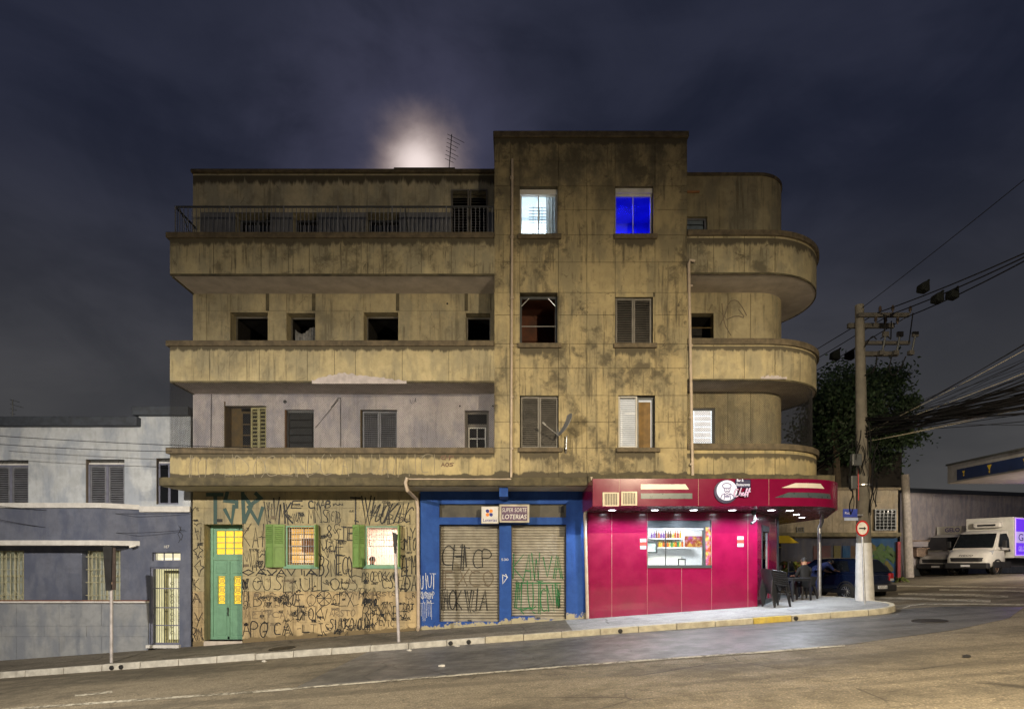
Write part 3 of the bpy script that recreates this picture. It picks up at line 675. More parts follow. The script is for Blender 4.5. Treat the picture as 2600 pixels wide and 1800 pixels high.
# first floor slab edge that runs under the balconies and the tower
sl = MB().box(XL - .26, PX(1502, YF), YF - .10, YW + .2, zf(1234), zf(1212.5)).build('slab', m_slab, bld, bevel=.02)
MB().box(XL - .22, PX(1500, YF), YF - .02, YW + .19, zf(1234) - .012, zf(1234) - .0005).build('soffit', M('beige_soffit', (.42, .375, .27), .9, var=.15, scale=2, dirt=.3), sl)
# railing of the top balcony
rl = MB().box(XL + .10, XT0 - .02, YF + .05, YF + .085, zf(524), zf(520)).box(XL + .10, XT0 - .02, YF + .05, YF + .075, zf(589), zf(587)).box(XL + .10, XL + .135, YF + .09, YW - .01, zf(524), zf(520)).build('railing', m_gun, bld)
hb = zf(520) - zf(592); n = 77
pr = {r: MB().box(-r, r, -r, r, 0, hb) for r in (.008, .016)}; bo = {}
for i in range(n):
    x = XL + .12 + (XT0 - XL - .18) * i / (n - 1); r = .016 if i % 13 == 0 else .008; l = Vector((x, YF + .065, zf(592))) - ORG[bld]
    if r in bo: child(bo[r], rl, l)
    else: bo[r] = pr[r].build('bar', m_shutb, rl, local=True); bo[r].location = l
bm_ = bo[.008]
for i in range(9): child(bm_, rl, Vector((XL + .12, YF + .18 + i * .11, zf(592))) - ORG[bld])
for px in (452, 660, 862, 1027):
    x = PX(px, YF); MB().tube([(x, YF + .07, zf(524)), (x, YW - .02, zf(602))], .014, 6).build('stay', m_gun, rl)
# wire netting on the first floor balcony, flared outwards at its left end
m_net = M('net_wire', (.025, .025, .028), .6)
def netting(path, zb, zt, pitch, r, mat, parent):
    """diamond mesh of straight wires hung along an xy path"""
    L = [0]
    for a, b in zip(path, path[1:]): L.append(L[-1] + (Vector(b) - Vector(a)).length)
    def at(s):
        for i in range(len(path) - 1):
            if s <= L[i + 1] + 1e-6:
                t = (s - L[i]) / (L[i + 1] - L[i]); return path[i][0] + (path[i + 1][0] - path[i][0]) * t, path[i][1] + (path[i + 1][1] - path[i][1]) * t
        return path[-1]
    H = zt - zb; m = MB(); ns = int((L[-1] + H) / pitch)
    for d in (1, -1):
        for i in range(ns + 1):
            s0 = i * pitch - (H if d == 1 else 0); a, b = s0, s0 + d * H
            ta = max(0, (0 - a) / (b - a) if b != a else 0) if a < 0 else (max(0, (L[-1] - a) / (b - a)) if a > L[-1] else 0)
            tb = (0 - a) / (b - a) if b < 0 else ((L[-1] - a) / (b - a) if b > L[-1] else 1)
            if tb - ta < .01: continue
            n = max(1, int((tb - ta) * H / (.9 if len(path) < 4 else .3)))
            pts = []
            for q in range(n + 1):
                t = ta + (tb - ta) * q / n; x, y = at(a + (b - a) * t); pts.append((x, y, zb + H * t))
            m.tube(pts, r, 3, False)
    return m.build('netting', mat, parent)
ns = netting([(XL + .02, YF + .02), (XT0, YF + .02)], zf(1137), zf(969), .062, .0032, m_net, bld); ns['kind'] = 'stuff'
ns = netting([(XL - .05, YW + .2), (XL - .02, YF + .02)], zf(1137), zf(969), .062, .0032, m_net, bld); ns['kind'] = 'stuff'
# graffiti on the balcony bands
scribble(bld, YF - .006, (400, 840, 3.99), [('IOINDOCUNDC', 250, 1262, 1790, 1480, 7, 0, .16)], m_inkb)
scribble(bld, YF - .006, (840, 840, 3.99), [('AILUAIMICI', 90, 1250, 1100, 1450, 6, 0, .16)], m_inkb)
scribble(bld, YF - .007, (840, 840, 3.99), [('CHP', 1115, 1262, 1248, 1302, 9), ('AOS', 1115, 1330, 1245, 1372, 9)], M('red_brown_spray', (.16, .10, .07), .8))

# ---- tower
tw = [rect(1320, 473, 1416, 597, YF), rect(1563, 473, 1659, 597, YF), rect(1320, 743, 1416, 873, YF), rect(1563, 754, 1658, 873, YF), rect(1321, 1005, 1419, 1137, YF), rect(1570, 1003, 1666, 1137, YF)]
walled(XT0, XT1, zf(1212), zf(350), YF + .02, YF + .32, tw).build('tower_wall', m_slab, bld)
gx = sorted(PX(p, YF) for p in (1255, 1320, 1418, 1490, 1562, 1663, 1745)); gz = sorted(zf(p) for p in (351, 410, 473, 533, 597, 666, 743, 800, 873, 935, 1004, 1071, 1137, 1212))
hs = [(gx[1] if h[0] < 1.5 else gx[4], gx[2] if h[0] < 1.5 else gx[5], h[2] - .02, h[3] + .02) for h in tw]
def tmat(cx, cz): return m_tsill if (gx[1] < cx < gx[2] or gx[4] < cx < gx[5]) and any(b < cz < a for a, b in ((zf(597), zf(666)), (zf(873), zf(935)), (zf(1137), zf(1212)))) else m_tower
panel_grid(gx, gz, hs, YF, tmat, bld, g=.006, th=.019, jit=.004)
for h, q in zip(tw, hs):      # render returns beside windows whose opening is narrower than the joint grid
    if h[0] - q[0] > .02: MB().box(q[0] + .004, h[0], YF, YF + .019, h[2], h[3]).build('plaster_panel', m_tower, bld)
    if q[1] - h[1] > .02: MB().box(h[1], q[1] - .004, YF, YF + .019, h[2], h[3]).build('plaster_panel', m_tower, bld)
    if abs(h[3] - zf(754)) < .01: MB().box(h[0], h[1], YF + .001, YF + .019, h[3], zf(743) - .004).build('plaster_panel', m_tower, bld)
MB().box(XT0, XT0 + .25, YF + .322, YW - .001, zf(1212), zf(351)).build('tower_side', m_tower, bld)
MB().box(XT1 - .25, XT1, YF + .322, YW - .001, zf(1212), zf(351)).build('tower_side', m_tower, bld)
MB().box(XT0, XT1, YW, 22.0, ZT - .3, zf(351)).build('tower_rear', m_tower, bld)
MB().box(XT0 - .03, XT1 + .04, YF - .05, 22.0, zf(350), zf(335)).build('coping', m_coping, bld, bevel=.02)
for h in tw:
    MB().box(h[0] - .06, h[1] + .10, YF - .10, YF + .20, h[2] - .13, h[2] - .002).build('sill', m_coping, bld, bevel=.015)
# 1 white lit, 2 blue lit
m_litw = GLOW('white_lit_room', (.86, .95, 1.0), 1.15, .12); m_litb = GLOW('blue_lit_room', (.004, .006, .78), .62, .30, 1.6, base=(.05, .05, .4))
def lit_room(h, y0, dep, wm, col, e):
    room(bld, h[0] - .35, h[1] + .35, h[2] - .5, h[3] + .15, y0, y0 + dep, wm)
    L = bpy.data.lights.new('room_lamp', 'AREA'); L.energy = e; L.color = col; L.shape = 'RECTANGLE'; L.size = .7; L.size_y = .5; o = bpy.data.objects.new('room_lamp', L); COL.objects.link(o); o.parent = bld
    o.location = Vector(((h[0] + h[1]) / 2, y0 + dep * .55, h[3] + .10)) - ORG[bld]
h = tw[0]; lit_room(h, YF + .33, 1.5, M('white_room_wall', (.72, .76, .78), .8, var=.06), (.88, .95, 1.0), 66)
for sx, xa in ((0, h[0] - .02), (1, h[1] - .30)):
    m = MB(); n = 20
    for k2 in range(n):
        a, b = xa + .32 * k2 / n, xa + .32 * (k2 + 1) / n; s = lambda x: YF + .42 + .025 * math.sin(x * 70)
        m.quad((a, s(a), h[2] - .1), (b, s(b), h[2] - .1), (b, s(b), h[3]), (a, s(a), h[3]))
    if sx: m.build('curtain', M('white_net_curtain', (.75, .78, .8), .9), bld, smooth=True)
f = frame_mb(h[0], h[1], h[2], h[3] - .02, YF + .2, YF + .26, .055, 2).build('window', m_white, bld)
MB().box(h[0] + .05, h[1] - .05, YF + .228, YF + .232, h[2] + .05, h[3] - .07).build('pane', m_glass, f)
MB().box(h[0] + .001, h[1] - .001, YF + .12, YF + .26, h[3] - .16, h[3] - .021).build('lintel_board', m_white, f)
bars(f, h[0] + .26, h[1] - .30, h[2] + .04, h[3] - .38, YF + .33, 2, 11, .007, m_black)
g = MB().tube([((h[0] + h[1]) / 2 - .02, YF + .19, h[3] - .2), ((h[0] + h[1]) / 2 + .03, YF + .19, (h[2] + h[3]) / 2), ((h[0] + h[1]) / 2 - .01, YF + .19, h[2] + .02)], .008, 5).build('cord', m_black, f)
h = tw[1]; lit_room(h, YF + .33, 1.8, M('blue_room_wall', (.22, .24, .72), .8, var=.15, scale=2), (.012, .02, 1.0), 30)
m_frb = M('white_window_frame', (.6, .6, .62), .4)
f = frame_mb(h[0], h[1], h[2], h[3] - .12, YF + .2, YF + .26, .045, 2, 1, .02).build('window', m_frb, bld)
MB().box(h[0] + .001, h[1] - .001, YF + .10, YF + .26, h[3] - .12, h[3] - .001).build('lintel_board', m_frb, f)
MB().box(h[0] + .045, h[1] - .045, YF + .228, YF + .232, h[2] + .045, h[3] - .16).build('pane', m_glass, f)
MB().prism([(h[1] - .42, h[2] + .03), (h[1] - .1, h[2] + .03), (h[1] - .12, h[2] + .12), (h[1] - .24, h[2] + .17), (h[1] - .27, h[2] + .25), (h[1] - .3, h[2] + .16), (h[1] - .4, h[2] + .10)], YF + .6, YF + .75).build('silhouette', m_black, f)
# 3 open, red-brown room
h = tw[2]; room(bld, *h, YF + .33, YF + 1.6, M('red_brown_room', (.085, .028, .012), .85, var=.5, scale=1.5))
f = frame_mb(h[0], h[1], h[2], h[3] - .05, YF + .16, YF + .24, .06).build('window', m_gun, bld)
z5 = h[2] + (h[3] - h[2]) * .38; MB().tube([(h[0] + .05, YF + .15, z5), (h[1] - .05, YF + .15, z5)], .012, 6).build('guard_bar', m_alu, f)
MB().tube([(h[0] + .05, YF + .15, h[3] - .32), (h[0] + .26, YF + .15, h[3] - .1)], .012, 6).build('guard_bar', m_alu, f); MB().tube([(h[1] - .05, YF + .15, h[3] - .32), (h[1] - .26, YF + .15, h[3] - .1)], .012, 6).build('guard_bar', m_alu, f)
for h in (tw[3], tw[4]):
    cx = (h[0] + h[1]) / 2; room(bld, *h, YF + .33, YF + .8, m_dark)
    shutter(bld, h[0] + .02, cx - .005, h[2], h[3], YF + .12, m_shut, 24); shutter(bld, cx + .005, h[1] - .02, h[2], h[3], YF + .14, m_shut, 24)
h = tw[5]; cx = (h[0] + h[1]) / 2; room(bld, *h, YF + .45, YF + 1.4, GLOW('dim_lit_room', (.85, .80, .70), .55, .3))
shutter(bld, h[0] + .02, cx + .02, h[2], h[3], YF + .12, M('pale_shutter', (.42, .41, .39), .5), 24, tilt=8)
m_brc = M('brown_curtain', (.20, .125, .05), .9, var=.3, scale=4)
MB().box(cx + .03, h[1] - .09, YF + .30, YF + .32, h[2], h[3] - .12).build('curtain', m_brc, bld)
f = frame_mb(cx + .03, h[1] - .02, h[2], h[3] - .02, YF + .2, YF + .26, .05).build('window', m_gun, bld)
# right wing: recessed wall and its rounded end
aw = lambda r, a0=-90, a1=90, n=22: [((CC if r > 1.8 else CW)[0] + r * math.cos(R(a)), (CC if r > 1.8 else CW)[1] + r * math.sin(R(a))) for a in lin(a0, a1, n)]
ZR = PZ(447, YW)
rw = [(rect(1745, 550, 1796, 640, YW)), (rect(1750, 795, 1812, 900, YW)), rect(1757, 1035, 1816, 1128, YW)]
rw[0] = (XT1 - .2, rw[0][1], rw[0][2], rw[0][3])
walled(XT1 - .28, CW[0], PZ(1230, YW), ZR, YW, YW + .3, rw).build('wall', m_recess, bld)
MB().wallpath(aw(RW, n=40), aw(RW - .3, n=40), PZ(1230, YW), ZR).build('rounded_wall', m_recess, bld, smooth=True)
MB().wallpath([(XT1, YW - .03)] + aw(RW + .03), [(XT1, YW + .3)] + aw(RW - .35), ZR, ZR + .09).build('coping', m_coping, bld)
MB().prismz([(XT1, YW + .1)] + aw(RW - .1) + [(XT1, br[1] + .8)], ZR - .2, ZR - .05).build('roof', m_roof, bld)
h = rw[0]; jalousie(bld, (XT1 - .05, h[1], PZ(620, YW), h[3]), YW + .1, 5, m_shutb, M('frosted_pane', (.22, .27, .32), .3)); room(bld, *h, YW + .28, YW + .7, m_dark)
h = rw[1]; room(bld, *h, YW + .29, YW + 1.1, m_dark); MB().tube([(h[0], YW + .2, PZ(826, YW)), (h[1], YW + .2, PZ(826, YW))], .02, 6).build('curtain_rod', m_jamb, bld)
h = rw[2]; jalousie(bld, h, YW + .1, 6, m_gun, GLOW('backlit_pane', (.93, .92, .95), .75, .2, 2), 12); room(bld, *h, YW + .28, YW + .8, m_litw)
MB().tube([(XT1, YW - .06, PZ(490, YW)), (PX(1774, YW), YW - .06, PZ(490, YW))], .035, 10).build('pipe_stub', M('clay_pipe', (.45, .22, .10), .7), bld)
for pxj in (1848, 1906):
    x = PX(pxj, YW); MB().box(x - .008, x + .008, YW - .004, YW + .01, PZ(1120, YW), PZ(745, YW)).build('joint', m_slab, bld)
strokes_px(bld, YW - .006, (1720, 420, 1.995), [[(215, 810), (240, 760), (260, 690), (300, 680), (330, 720), (350, 760)], [(250, 780), (300, 760), (345, 775), (310, 730)], [(225, 700), (235, 800), (270, 860)]], 5, m_inkf, sm=1)
def rp(d, n=44): return [(XT1 - .001, YF - d)] + aw(RB + d, -90, 90, n) + [(CC[0] - 3.2, CC[1] + RB + d + .9)]
def balcony_right(kk, ct, cb, bot):
    b = MB().wallpath(rp(0), rp(-.12), zf(bot), zf(cb)).build('balcony', mP[kk], bld, smooth=True)
    MB().wallpath(rp(.075), rp(-.19), zf(cb) + .001, zf(ct)).build('coping', m_coping, b, smooth=True)
    o = rp(-.012); MB().prismz(o + [(XT1 - .001, CC[1] + RB)], zf(bot) - .03, zf(bot) + .11).build('soffit', m_soffit, b)
    MB().wallpath(rp(-.002), rp(-.03), zf(bot) - .05, zf(bot) - .0005).build('drip_edge', m_slab, b)
    for px in (1812, 1890, 1968):
        x = PX(px, YF); MB().box(x - .006, x + .006, YF - .003, YF + .02, zf(bot) + .01, zf(cb)).build('joint', m_slab, b)
    return b
c3 = balcony_right(3, 587, 600, 692); c2 = balcony_right(2, 861, 876, 962); c1 = balcony_right(1, 1127, 1142, 1206)
blot('fallen_render', 1932, 1998, [958, 954, 953, 955, 959], 962, m_cem, c2, seed=4)
ns = netting(rp(-.10, 14)[:-1], zf(1127), zf(962) - .03, .062, .0032, m_net, bld); ns['kind'] = 'stuff'
# rain pipes
def pipe(pts, r=.035): return MB().tube(pts, r, 10)
zg = zf(1216)
p1 = pipe([(PX(1301, YF), YF - .06, zf(408)), (PX(1298, YF), YF - .06, zg), ]); p1.build('rain_pipe', m_pipe, bld, smooth=True)
pipe([(PX(1298, YF), YF - .13, zg - .02), (PX(1040, YF), YF - .13, zg - .02)], .022).build('rain_pipe', m_pipe, bld, smooth=True)
x = PX(1062, YW); pipe([(PX(1036, YF), YF - .14, zg + .02), (PX(1032, YF), YF - .15, zg - .12), (PX(1036, YF), YF - .12, zg - .33), (x - .03, YW - .12, PZ(1268, YW)), (x, YW - .08, PZ(1290, YW)), (x + .02, YW - .08, SW(x, YW) + .1), (x + .02, YW - .2, SW(x, YW) + .04)], .05).build('rain_pipe', m_pipe, bld, smooth=True)
pipe([(PX(1762, YF), YF - .10, zf(668)), (PX(1750, YF), YF - .08, zf(664)), (PX(1747, YF), YF - .07, zf(674)), (PX(1757, YF), YF - .07, zf(1208))], .042).build('rain_pipe', m_pipe, bld, smooth=True)
x = PX(1489, YR); pipe([(PX(1500, YF), YF - .16, zf(1213)), (PX(1496, YF), YF - .16, zf(1232)), (x - .03, YR - .16, PZ(1275, YR)), (x - .06, YR - .12, PZ(1310, YR)), (x + .02, YR - .10, SW(x, YR) + .02)], .05).build('rain_pipe', m_pipe, bld, smooth=True)
for px, pys in ((1300, (455, 605, 760, 880, 1010, 1140)), (1753, (730, 880, 1062, 1180))):
    for py in pys: MB().lathe([(.036, -.03), (.05, -.03), (.05, .03), (.036, .03)], 10, (PX(px, YF), YF - .065, zf(py))).build('pipe_collar', m_pipe, bld)

# ---- ground floor wall with green door and two windows
XG1 = PX(1064, YW); zt = zf(1234) - .013
dg = (PX(519, YW), PX(616, YW), SW(-8.7, YW) + .10, PZ(1331, YW))
wa, wb = rect(725, 1334, 806, 1437, YW), rect(927, 1335, 1014, 1437, YW)
walled(XL, XG1, -1.9, zt, YW, YW + .36, [dg, wa, wb]).build('ground_floor_wall', m_gf[0], bld)
gzz = sorted([zt] + [PZ(p, YW) for p in (1290, 1331, 1368, 1400, 1437, 1462, 1501, 1540, 1580)] + [-1.9])
gxx = [XL] + [PX(p, YW) for p in (519, 616, 672, 725, 806, 862, 927, 1014)] + [XG1]
def gmat(cx, cz): return m_gf[0] if cz > PZ(1462, YW) else (m_gf[1] if cz > PZ(1501, YW) else m_gf[2])
GH = [(dg[0] + .0, dg[1], -3, dg[3]), wa, wb]
YP = YW - .018
panel_grid(gxx, gzz, GH, YP, gmat, bld, g=.0035, th=.016, jit=.002)
MB().box(dg[0], dg[1], YW - .04, YW + .36, -1.9, dg[2]).build('door_step', m_soffit, bld)
# green double door
m_green = M('green_door_paint', (.15, .31, .215), .5, var=.08, dirt=.12); m_green2 = M('leaf_green_shutter_paint', (.17, .29, .09), .55, var=.1, dirt=.15)
m_yellit = GLOW('amber_lit_pane', (1.0, .56, .015), .95, .25, 7, base=(.6, .4, .05)); yd = YW + .40
room(bld, dg[0], dg[1], dg[2], dg[3], YW + .36, YW + .9, M('lamplit_reveal', (.35, .25, .06), .8))  # amber light on the door reveal is put into this wall colour
dr_ = frame_mb(dg[0] + .005, dg[1] + .0, dg[2], dg[3] - .005, yd - .05, yd + .05, .085).build('door', m_green, bld)
ztr = PZ(1418, yd); x0, x1 = dg[0] + .09, dg[1] - .085
MB().box(x0, x1, yd - .045, yd + .045, ztr - .05, ztr + .05).build('transom_rail', m_green, dr_)
fx = frame_mb(x0, x1, ztr + .05, dg[3] - .09, yd - .02, yd + .02, .09, 3, 4, .022)
fx.build('transom', m_green, dr_); MB().box(x0 + .09, x1 - .09, yd + .022, yd + .03, ztr + .14, dg[3] - .18).build('pane', m_yellit, dr_)
xm = (x0 + x1) / 2; lz0, lz1 = dg[2] + .01, ztr - .055
for a, b in ((x0, xm - .004), (xm + .004, x1)):
    g0, g1 = lz0 + (lz1 - lz0) * .45, lz0 + (lz1 - lz0) * .80; c0, c1 = a + .13, b - .13
    walled(a, b, lz0, lz1, yd - .02, yd + .02, [(c0, c1, g0, g1)]).build('door_leaf', m_green, dr_)
    frame_mb(c0 - .03, c1 + .03, g0 - .03, g1 + .03, yd - .035, yd - .021, .03).build('moulding', m_green, dr_)
    for q0, q1 in ((lz0 + .12, g0 - .12), (g1 + .09, lz1 - .09)): MB().box(a + .09, b - .09, yd - .034, yd - .0205, q0, q1).build('door_panel', m_green, dr_, bevel=.012)
    MB().box(c0, c1, yd + .024, yd + .03, g0, g1).build('pane', m_yellit, dr_)
    gr = MB(); nn = 3
    for i in range(nn):
        zc = g0 + (g1 - g0) * (i + .5) / nn; cxx = (c0 + c1) / 2; r = (c1 - c0) * .46
        for rr in (r, r * .5): gr.tube([(cxx + rr * math.cos(t), yd - .0, zc + rr * math.sin(t)) for t in lin(0, 2 * math.pi, 15)], .006, 5, False)
        gr.tube([(c0, yd, zc - r), (c1, yd, zc + r)], .005, 5, False); gr.tube([(c1, yd, zc - r), (c0, yd, zc + r)], .005, 5, False); gr.tube([(c0, yd, zc + r * 1.06), (c1, yd, zc + r * 1.06)], .006, 5, False)
    gr.build('grille', m_green, dr_)
MB().box(xm - .045, xm + .02, yd - .05, yd - .022, lz0, lz1).build('astragal', m_green, dr_); MB().box(xm - .04, xm - .01, yd - .09, yd - .052, lz0 + .72, lz0 + .98).build('handle', m_black, dr_, bevel=.008)
# window A: amber room behind blinds; window B: pink-white room with a man
m_ambr = GLOW('amber_blind', (1.0, .50, .06), .75, .35, 5, (1, 1, 7)); m_pink = GLOW('pink_white_room', (1.0, .80, .70), .72, .06, 1)
m_grille = M('grille_white', (.5, .5, .56), .5)
for h, rm, dep, nm in ((wa, m_ambr, .25, 'a'), (wb, m_pink, 1.9, 'b')):
    room(bld, *h, YW + .37, YW + .37 + dep, rm) if nm == 'a' else lit_room(h, YW + .37, dep, M('pink_white_wall', (.75, .62, .56), .8, var=.05), (1.0, .82, .68), 62)
    f = frame_mb(*h, YW + .02, YW + .08, .045).build('window', m_green, bld)
    zm = h[2] + (h[3] - h[2]) * .5
    frame_mb(h[0] + .05, h[1] - .05, zm - .02, h[3] - .05, YW + .2, YW + .24, .04, 2, 3, .03).build('sash', m_white if nm == 'b' else m_jamb, f)
    if nm == 'a': frame_mb(h[0] + .05, h[1] - .05, h[2] + .05, zm + .02, YW + .25, YW + .28, .05, 2, 2, .03).build('sash', m_jamb, f)
    bars(f, h[0] + .05, h[1] - .05, h[2] + .04, h[3] - .04, YW + .10, 12, 5 if nm == 'a' else 2, .007, m_grille)
    MB().box(h[0] - .05, h[1] + .05, YW - .06, YW + .03, h[2] - .07, h[2] - .001).build('sill', m_green, f)
# curtain silhouettes inside window A
MB().box(wa[0] + .35, wa[1] - .05, YW + .42, YW + .44, wa[2] + .42, wa[2] + .85).build('blind', M('brown_blind', (.16, .07, .03), .8, var=.4, emit=(.5, .2, .05), es=.25), bld)
# folded shutter leaves to the left of each window, and edges at their right
def leaf(x0, x1, h, y0, y1, mat):
    m = MB(); n = 2; t = .035; z0, z1 = h[2] - .03, h[3] + .03
    L = (x1 - x0)
    def pt(u, d): yy = y0 + (y1 - y0) * u; return (x0 + L * u, yy + d)
    def slab(u0, u1, za, zb, d0, d1):
        a, b, c, d = pt(u0, d0), pt(u1, d0), pt(u1, d1), pt(u0, d1); m.hexa([(*a, za), (*b, za), (*c, za), (*d, za), (*a, zb), (*b, zb), (*c, zb), (*d, zb)])
    for u0, u1 in ((0, .12), (.88, 1)): slab(u0, u1, z0, z1, 0, t)
    zm = (z0 + z1) / 2
    for za, zb in ((z0, z0 + .08), (zm - .04, zm + .04), (z1 - .08, z1)): slab(.12, .88, za, zb, .001, t - .001)
    slab(.12, .88, z0 + .08, zm - .04, .02, t - .004)
    o = m.build('shutter', mat, bld); sm = MB()
    ns = 9; p = (z1 - .08 - zm - .04) / ns
    for i in range(ns):
        s = MB(); za = zm + .04 + p * i; a, b, c, d = pt(.12, .004), pt(.88, .004), pt(.88, t - .006), pt(.12, t - .006)
        s.hexa([(*a, za), (*b, za), (*c, za + p * .6), (*d, za + p * .6), (*a, za + p * .25), (*b, za + p * .25), (*c, za + p * .85), (*d, za + p * .85)]).build('slat', mat, o)
    return o
leaf(PX(677, YW), PX(700, YW), wa, YP - .06, YP - .20, m_green2); leaf(PX(701, YW), wa[0] - .01, wa, YP - .20, YP - .03, m_green2)
leaf(PX(897, YW), PX(915, YW), wb, YP - .06, YP - .17, m_green2); leaf(PX(916, YW), wb[0] - .01, wb, YP - .17, YP - .03, m_green2)
for h in (wa, wb): MB().box(h[1] + .0, h[1] + .035, YP - .28, YP, h[2] - .02, h[3] + .02).build('shutter', m_green2, bld)
# graffiti
C2 = (400, 1180, 3.191); YG = YP - .008
strokes_px(bld, YG, C2, [[(400, 240), (527, 240)], [(468, 240), (468, 472)], [(565, 222), (548, 290), (640, 300), (640, 345)], [(545, 360), (600, 468), (620, 330)], [(690, 225), (700, 468)], [(690, 238), (760, 330), (700, 465)], [(735, 335), (815, 468), (852, 345)], [(795, 230), (835, 268), (770, 312)]], 30, m_teal)
scribble(bld, YG, C2, [('VVMK', 865, 290, 1090, 468, 10, 0, .08), ('E', 1085, 285, 1165, 350, 11, .2), ('CMAB', 1225, 292, 1405, 350, 9), ('TV', 1560, 260, 1735, 455, 13, .05, .08), ('VUUKINC', 1690, 315, 2040, 470, 9, .35, .1),
    ('KAI', 692, 490, 885, 672, 6), ('L8STE', 1318, 490, 1585, 600, 6), ('NAE', 1318, 610, 1520, 735, 7), ('B3NECO', 1305, 750, 1590, 893, 8, 0, .04), ('LLM', 1975, 745, 2095, 885, 8),
    ('AVAVIA', 800, 848, 1290, 893, 9), ('OUSLNULLOUS', 770, 900, 1640, 1022, 5), ('CSJADA', 1820, 905, 2098, 1010, 6), ('ABISMO', 1655, 1088, 1775, 1132, 9), ('SIMUKOMOUIN', 1392, 1248, 1750, 1330, 7),
    ('APO', 692, 1268, 885, 1385, 7), ('CA', 940, 1268, 1075, 1380, 7), ('SONEK', 682, 925, 735, 1000, 5), ('RM', 1650, 1145, 1780, 1255, 6), ('TYOKV', 1100, 1150, 1385, 1255, 5)], m_ink)
scribble(bld, YG, C2, [('YURC', 1088, 390, 1185, 465, 5, .1), ('MNS', 1218, 355, 1390, 468, 6), ('OCTB', 1375, 380, 1485, 462, 5), ('BSI', 1850, 400, 2080, 470, 6), ('MWU', 690, 690, 880, 838, 5), ('TIY', 1960, 500, 2095, 598, 6), ('JMTO', 1972, 595, 2095, 688, 6),
    ('DROPOKKAEL', 1655, 868, 1985, 940, 5), ('BAMOTO', 770, 1040, 1280, 1142, 4), ('CLX', 1410, 1040, 1600, 1135, 5), ('MRKA', 1580, 1000, 1780, 1080, 4), ('RSTO', 1770, 1025, 1945, 1060, 4), ('XNE', 1780, 1130, 1965, 1255, 5), ('NOT', 1985, 1122, 2080, 1170, 7),
    ('LT', 1170, 1290, 1290, 1350, 5), ('TS', 1310, 1285, 1390, 1350, 5), ('CVIC', 1790, 1255, 1915, 1305, 5), ('MOKO', 990, 1040, 1120, 1130, 5), ('R', 2065, 1035, 2090, 1075, 5), ('ST', 1925, 1180, 2030, 1235, 6), ('13', 690, 1110, 740, 1168, 5), ('NEM', 684, 1010, 738, 1100, 5),
    ('W', 300, 505, 365, 600, 6), ('K', 288, 925, 345, 1005, 5), ('A', 288, 1042, 348, 1120, 5), ('Y', 285, 1180, 358, 1300, 5), ('RN', 278, 1312, 360, 1410, 6), ('14', 340, 600, 380, 650, 4)], m_ink)
scribble(bld, YG - .004, C2, [('METICAM', 700, 1185, 1100, 1240, 4), ('AKSTO', 1390, 1175, 1600, 1225, 4), ('KAMOS', 1010, 925, 1110, 945, 5)], m_inkf)
strokes_px(bld, YG, C2, [[(290, 690), (322, 672), (328, 640), (342, 672), (368, 690), (338, 712), (324, 765), (312, 712), (290, 690)], [(300, 822), (345, 770), (348, 812), (378, 830), (350, 850), (336, 902), (322, 850), (300, 822)]], 6, m_ink)
whl = [[(1350 + 58 * math.cos(t), 1080 + 58 * math.sin(t)) for t in lin(0, 2 * math.pi, 25)]] + [[(1350, 1080), (1350 + 56 * math.cos(t), 1080 + 56 * math.sin(t))] for t in lin(0, 2 * math.pi, 9)[:-1]]
strokes_px(bld, YG, C2, whl, 5, m_ink)
strokes_px(bld, YG, C2, [[(690, 870), (735, 848), (780, 870), (735, 892), (690, 870)]], 9, m_ink)
scribble(bld, YW + .33, (400, 1180, 3.191), [('A', 385, 800, 412, 850, 6)], m_ink)
rg = random.Random(5)
zones = [(690, 905, 1290, 1400, 48), (1290, 905, 2090, 1400, 64), (690, 490, 880, 890, 8), (1310, 490, 1580, 890, 10), (1960, 490, 2095, 890, 8), (860, 250, 2090, 470, 16), (285, 330, 372, 1400, 8)]
for x0, y0, x1, y1, n in zones:      # dense small tags between the big ones
    for i in range(n):
        cx, cy = rg.uniform(x0 + 20, x1 - 20), rg.uniform(y0 + 20, y1 - 25); w_, h_ = rg.uniform(14, 42), rg.uniform(9, 26)
        if rg.random() < .45: items = [(''.join(rg.choice('ABEKLMNORSTUVXYZ') for _ in range(rg.randint(3, 6))), cx - w_, cy - h_ * .6, cx + w_, cy + h_ * .6, rg.uniform(2.5, 5), rg.uniform(-.2, .4), .14)]; scribble(bld, YG - .003, C2, items, m_ink if rg.random() < .75 else m_inkf)
        else:
            pts = [(cx - w_ + 2 * w_ * q / 6 + rg.uniform(-9, 9), cy + rg.choice((-1, 1)) * rg.uniform(.2, 1) * h_) for q in range(rg.randint(4, 8))]
            strokes_px(bld, YG - .003, C2, [pts], rg.choice([3, 4, 5, 7]), m_ink if rg.random() < .72 else m_inkf, sm=rg.choice((0, 2)))
for i in range(16):      # runs of paint below the tags
    cx, cy = rg.uniform(700, 2080), rg.uniform(480, 1150); strokes_px(bld, YG - .004, C2, [[(cx, cy), (cx + 1, cy + rg.uniform(25, 80))]], 2.2, m_ink)
MB().box(*[PX(p, YP) for p in (551, 565)], YP - .012, YP, PZ(1325, YP), PZ(1317, YP)).build('number_plate', m_black, bld)
# roof items
def zat(py, y): return PZ(py, y)
hut = MB().box(PX(1000, 20.2), PX(1155, 20.2), 20.2, 22.4, ZT - .3, PZ(425.5, 20.2)); hut.build('roof_hut', m_slab, bld)
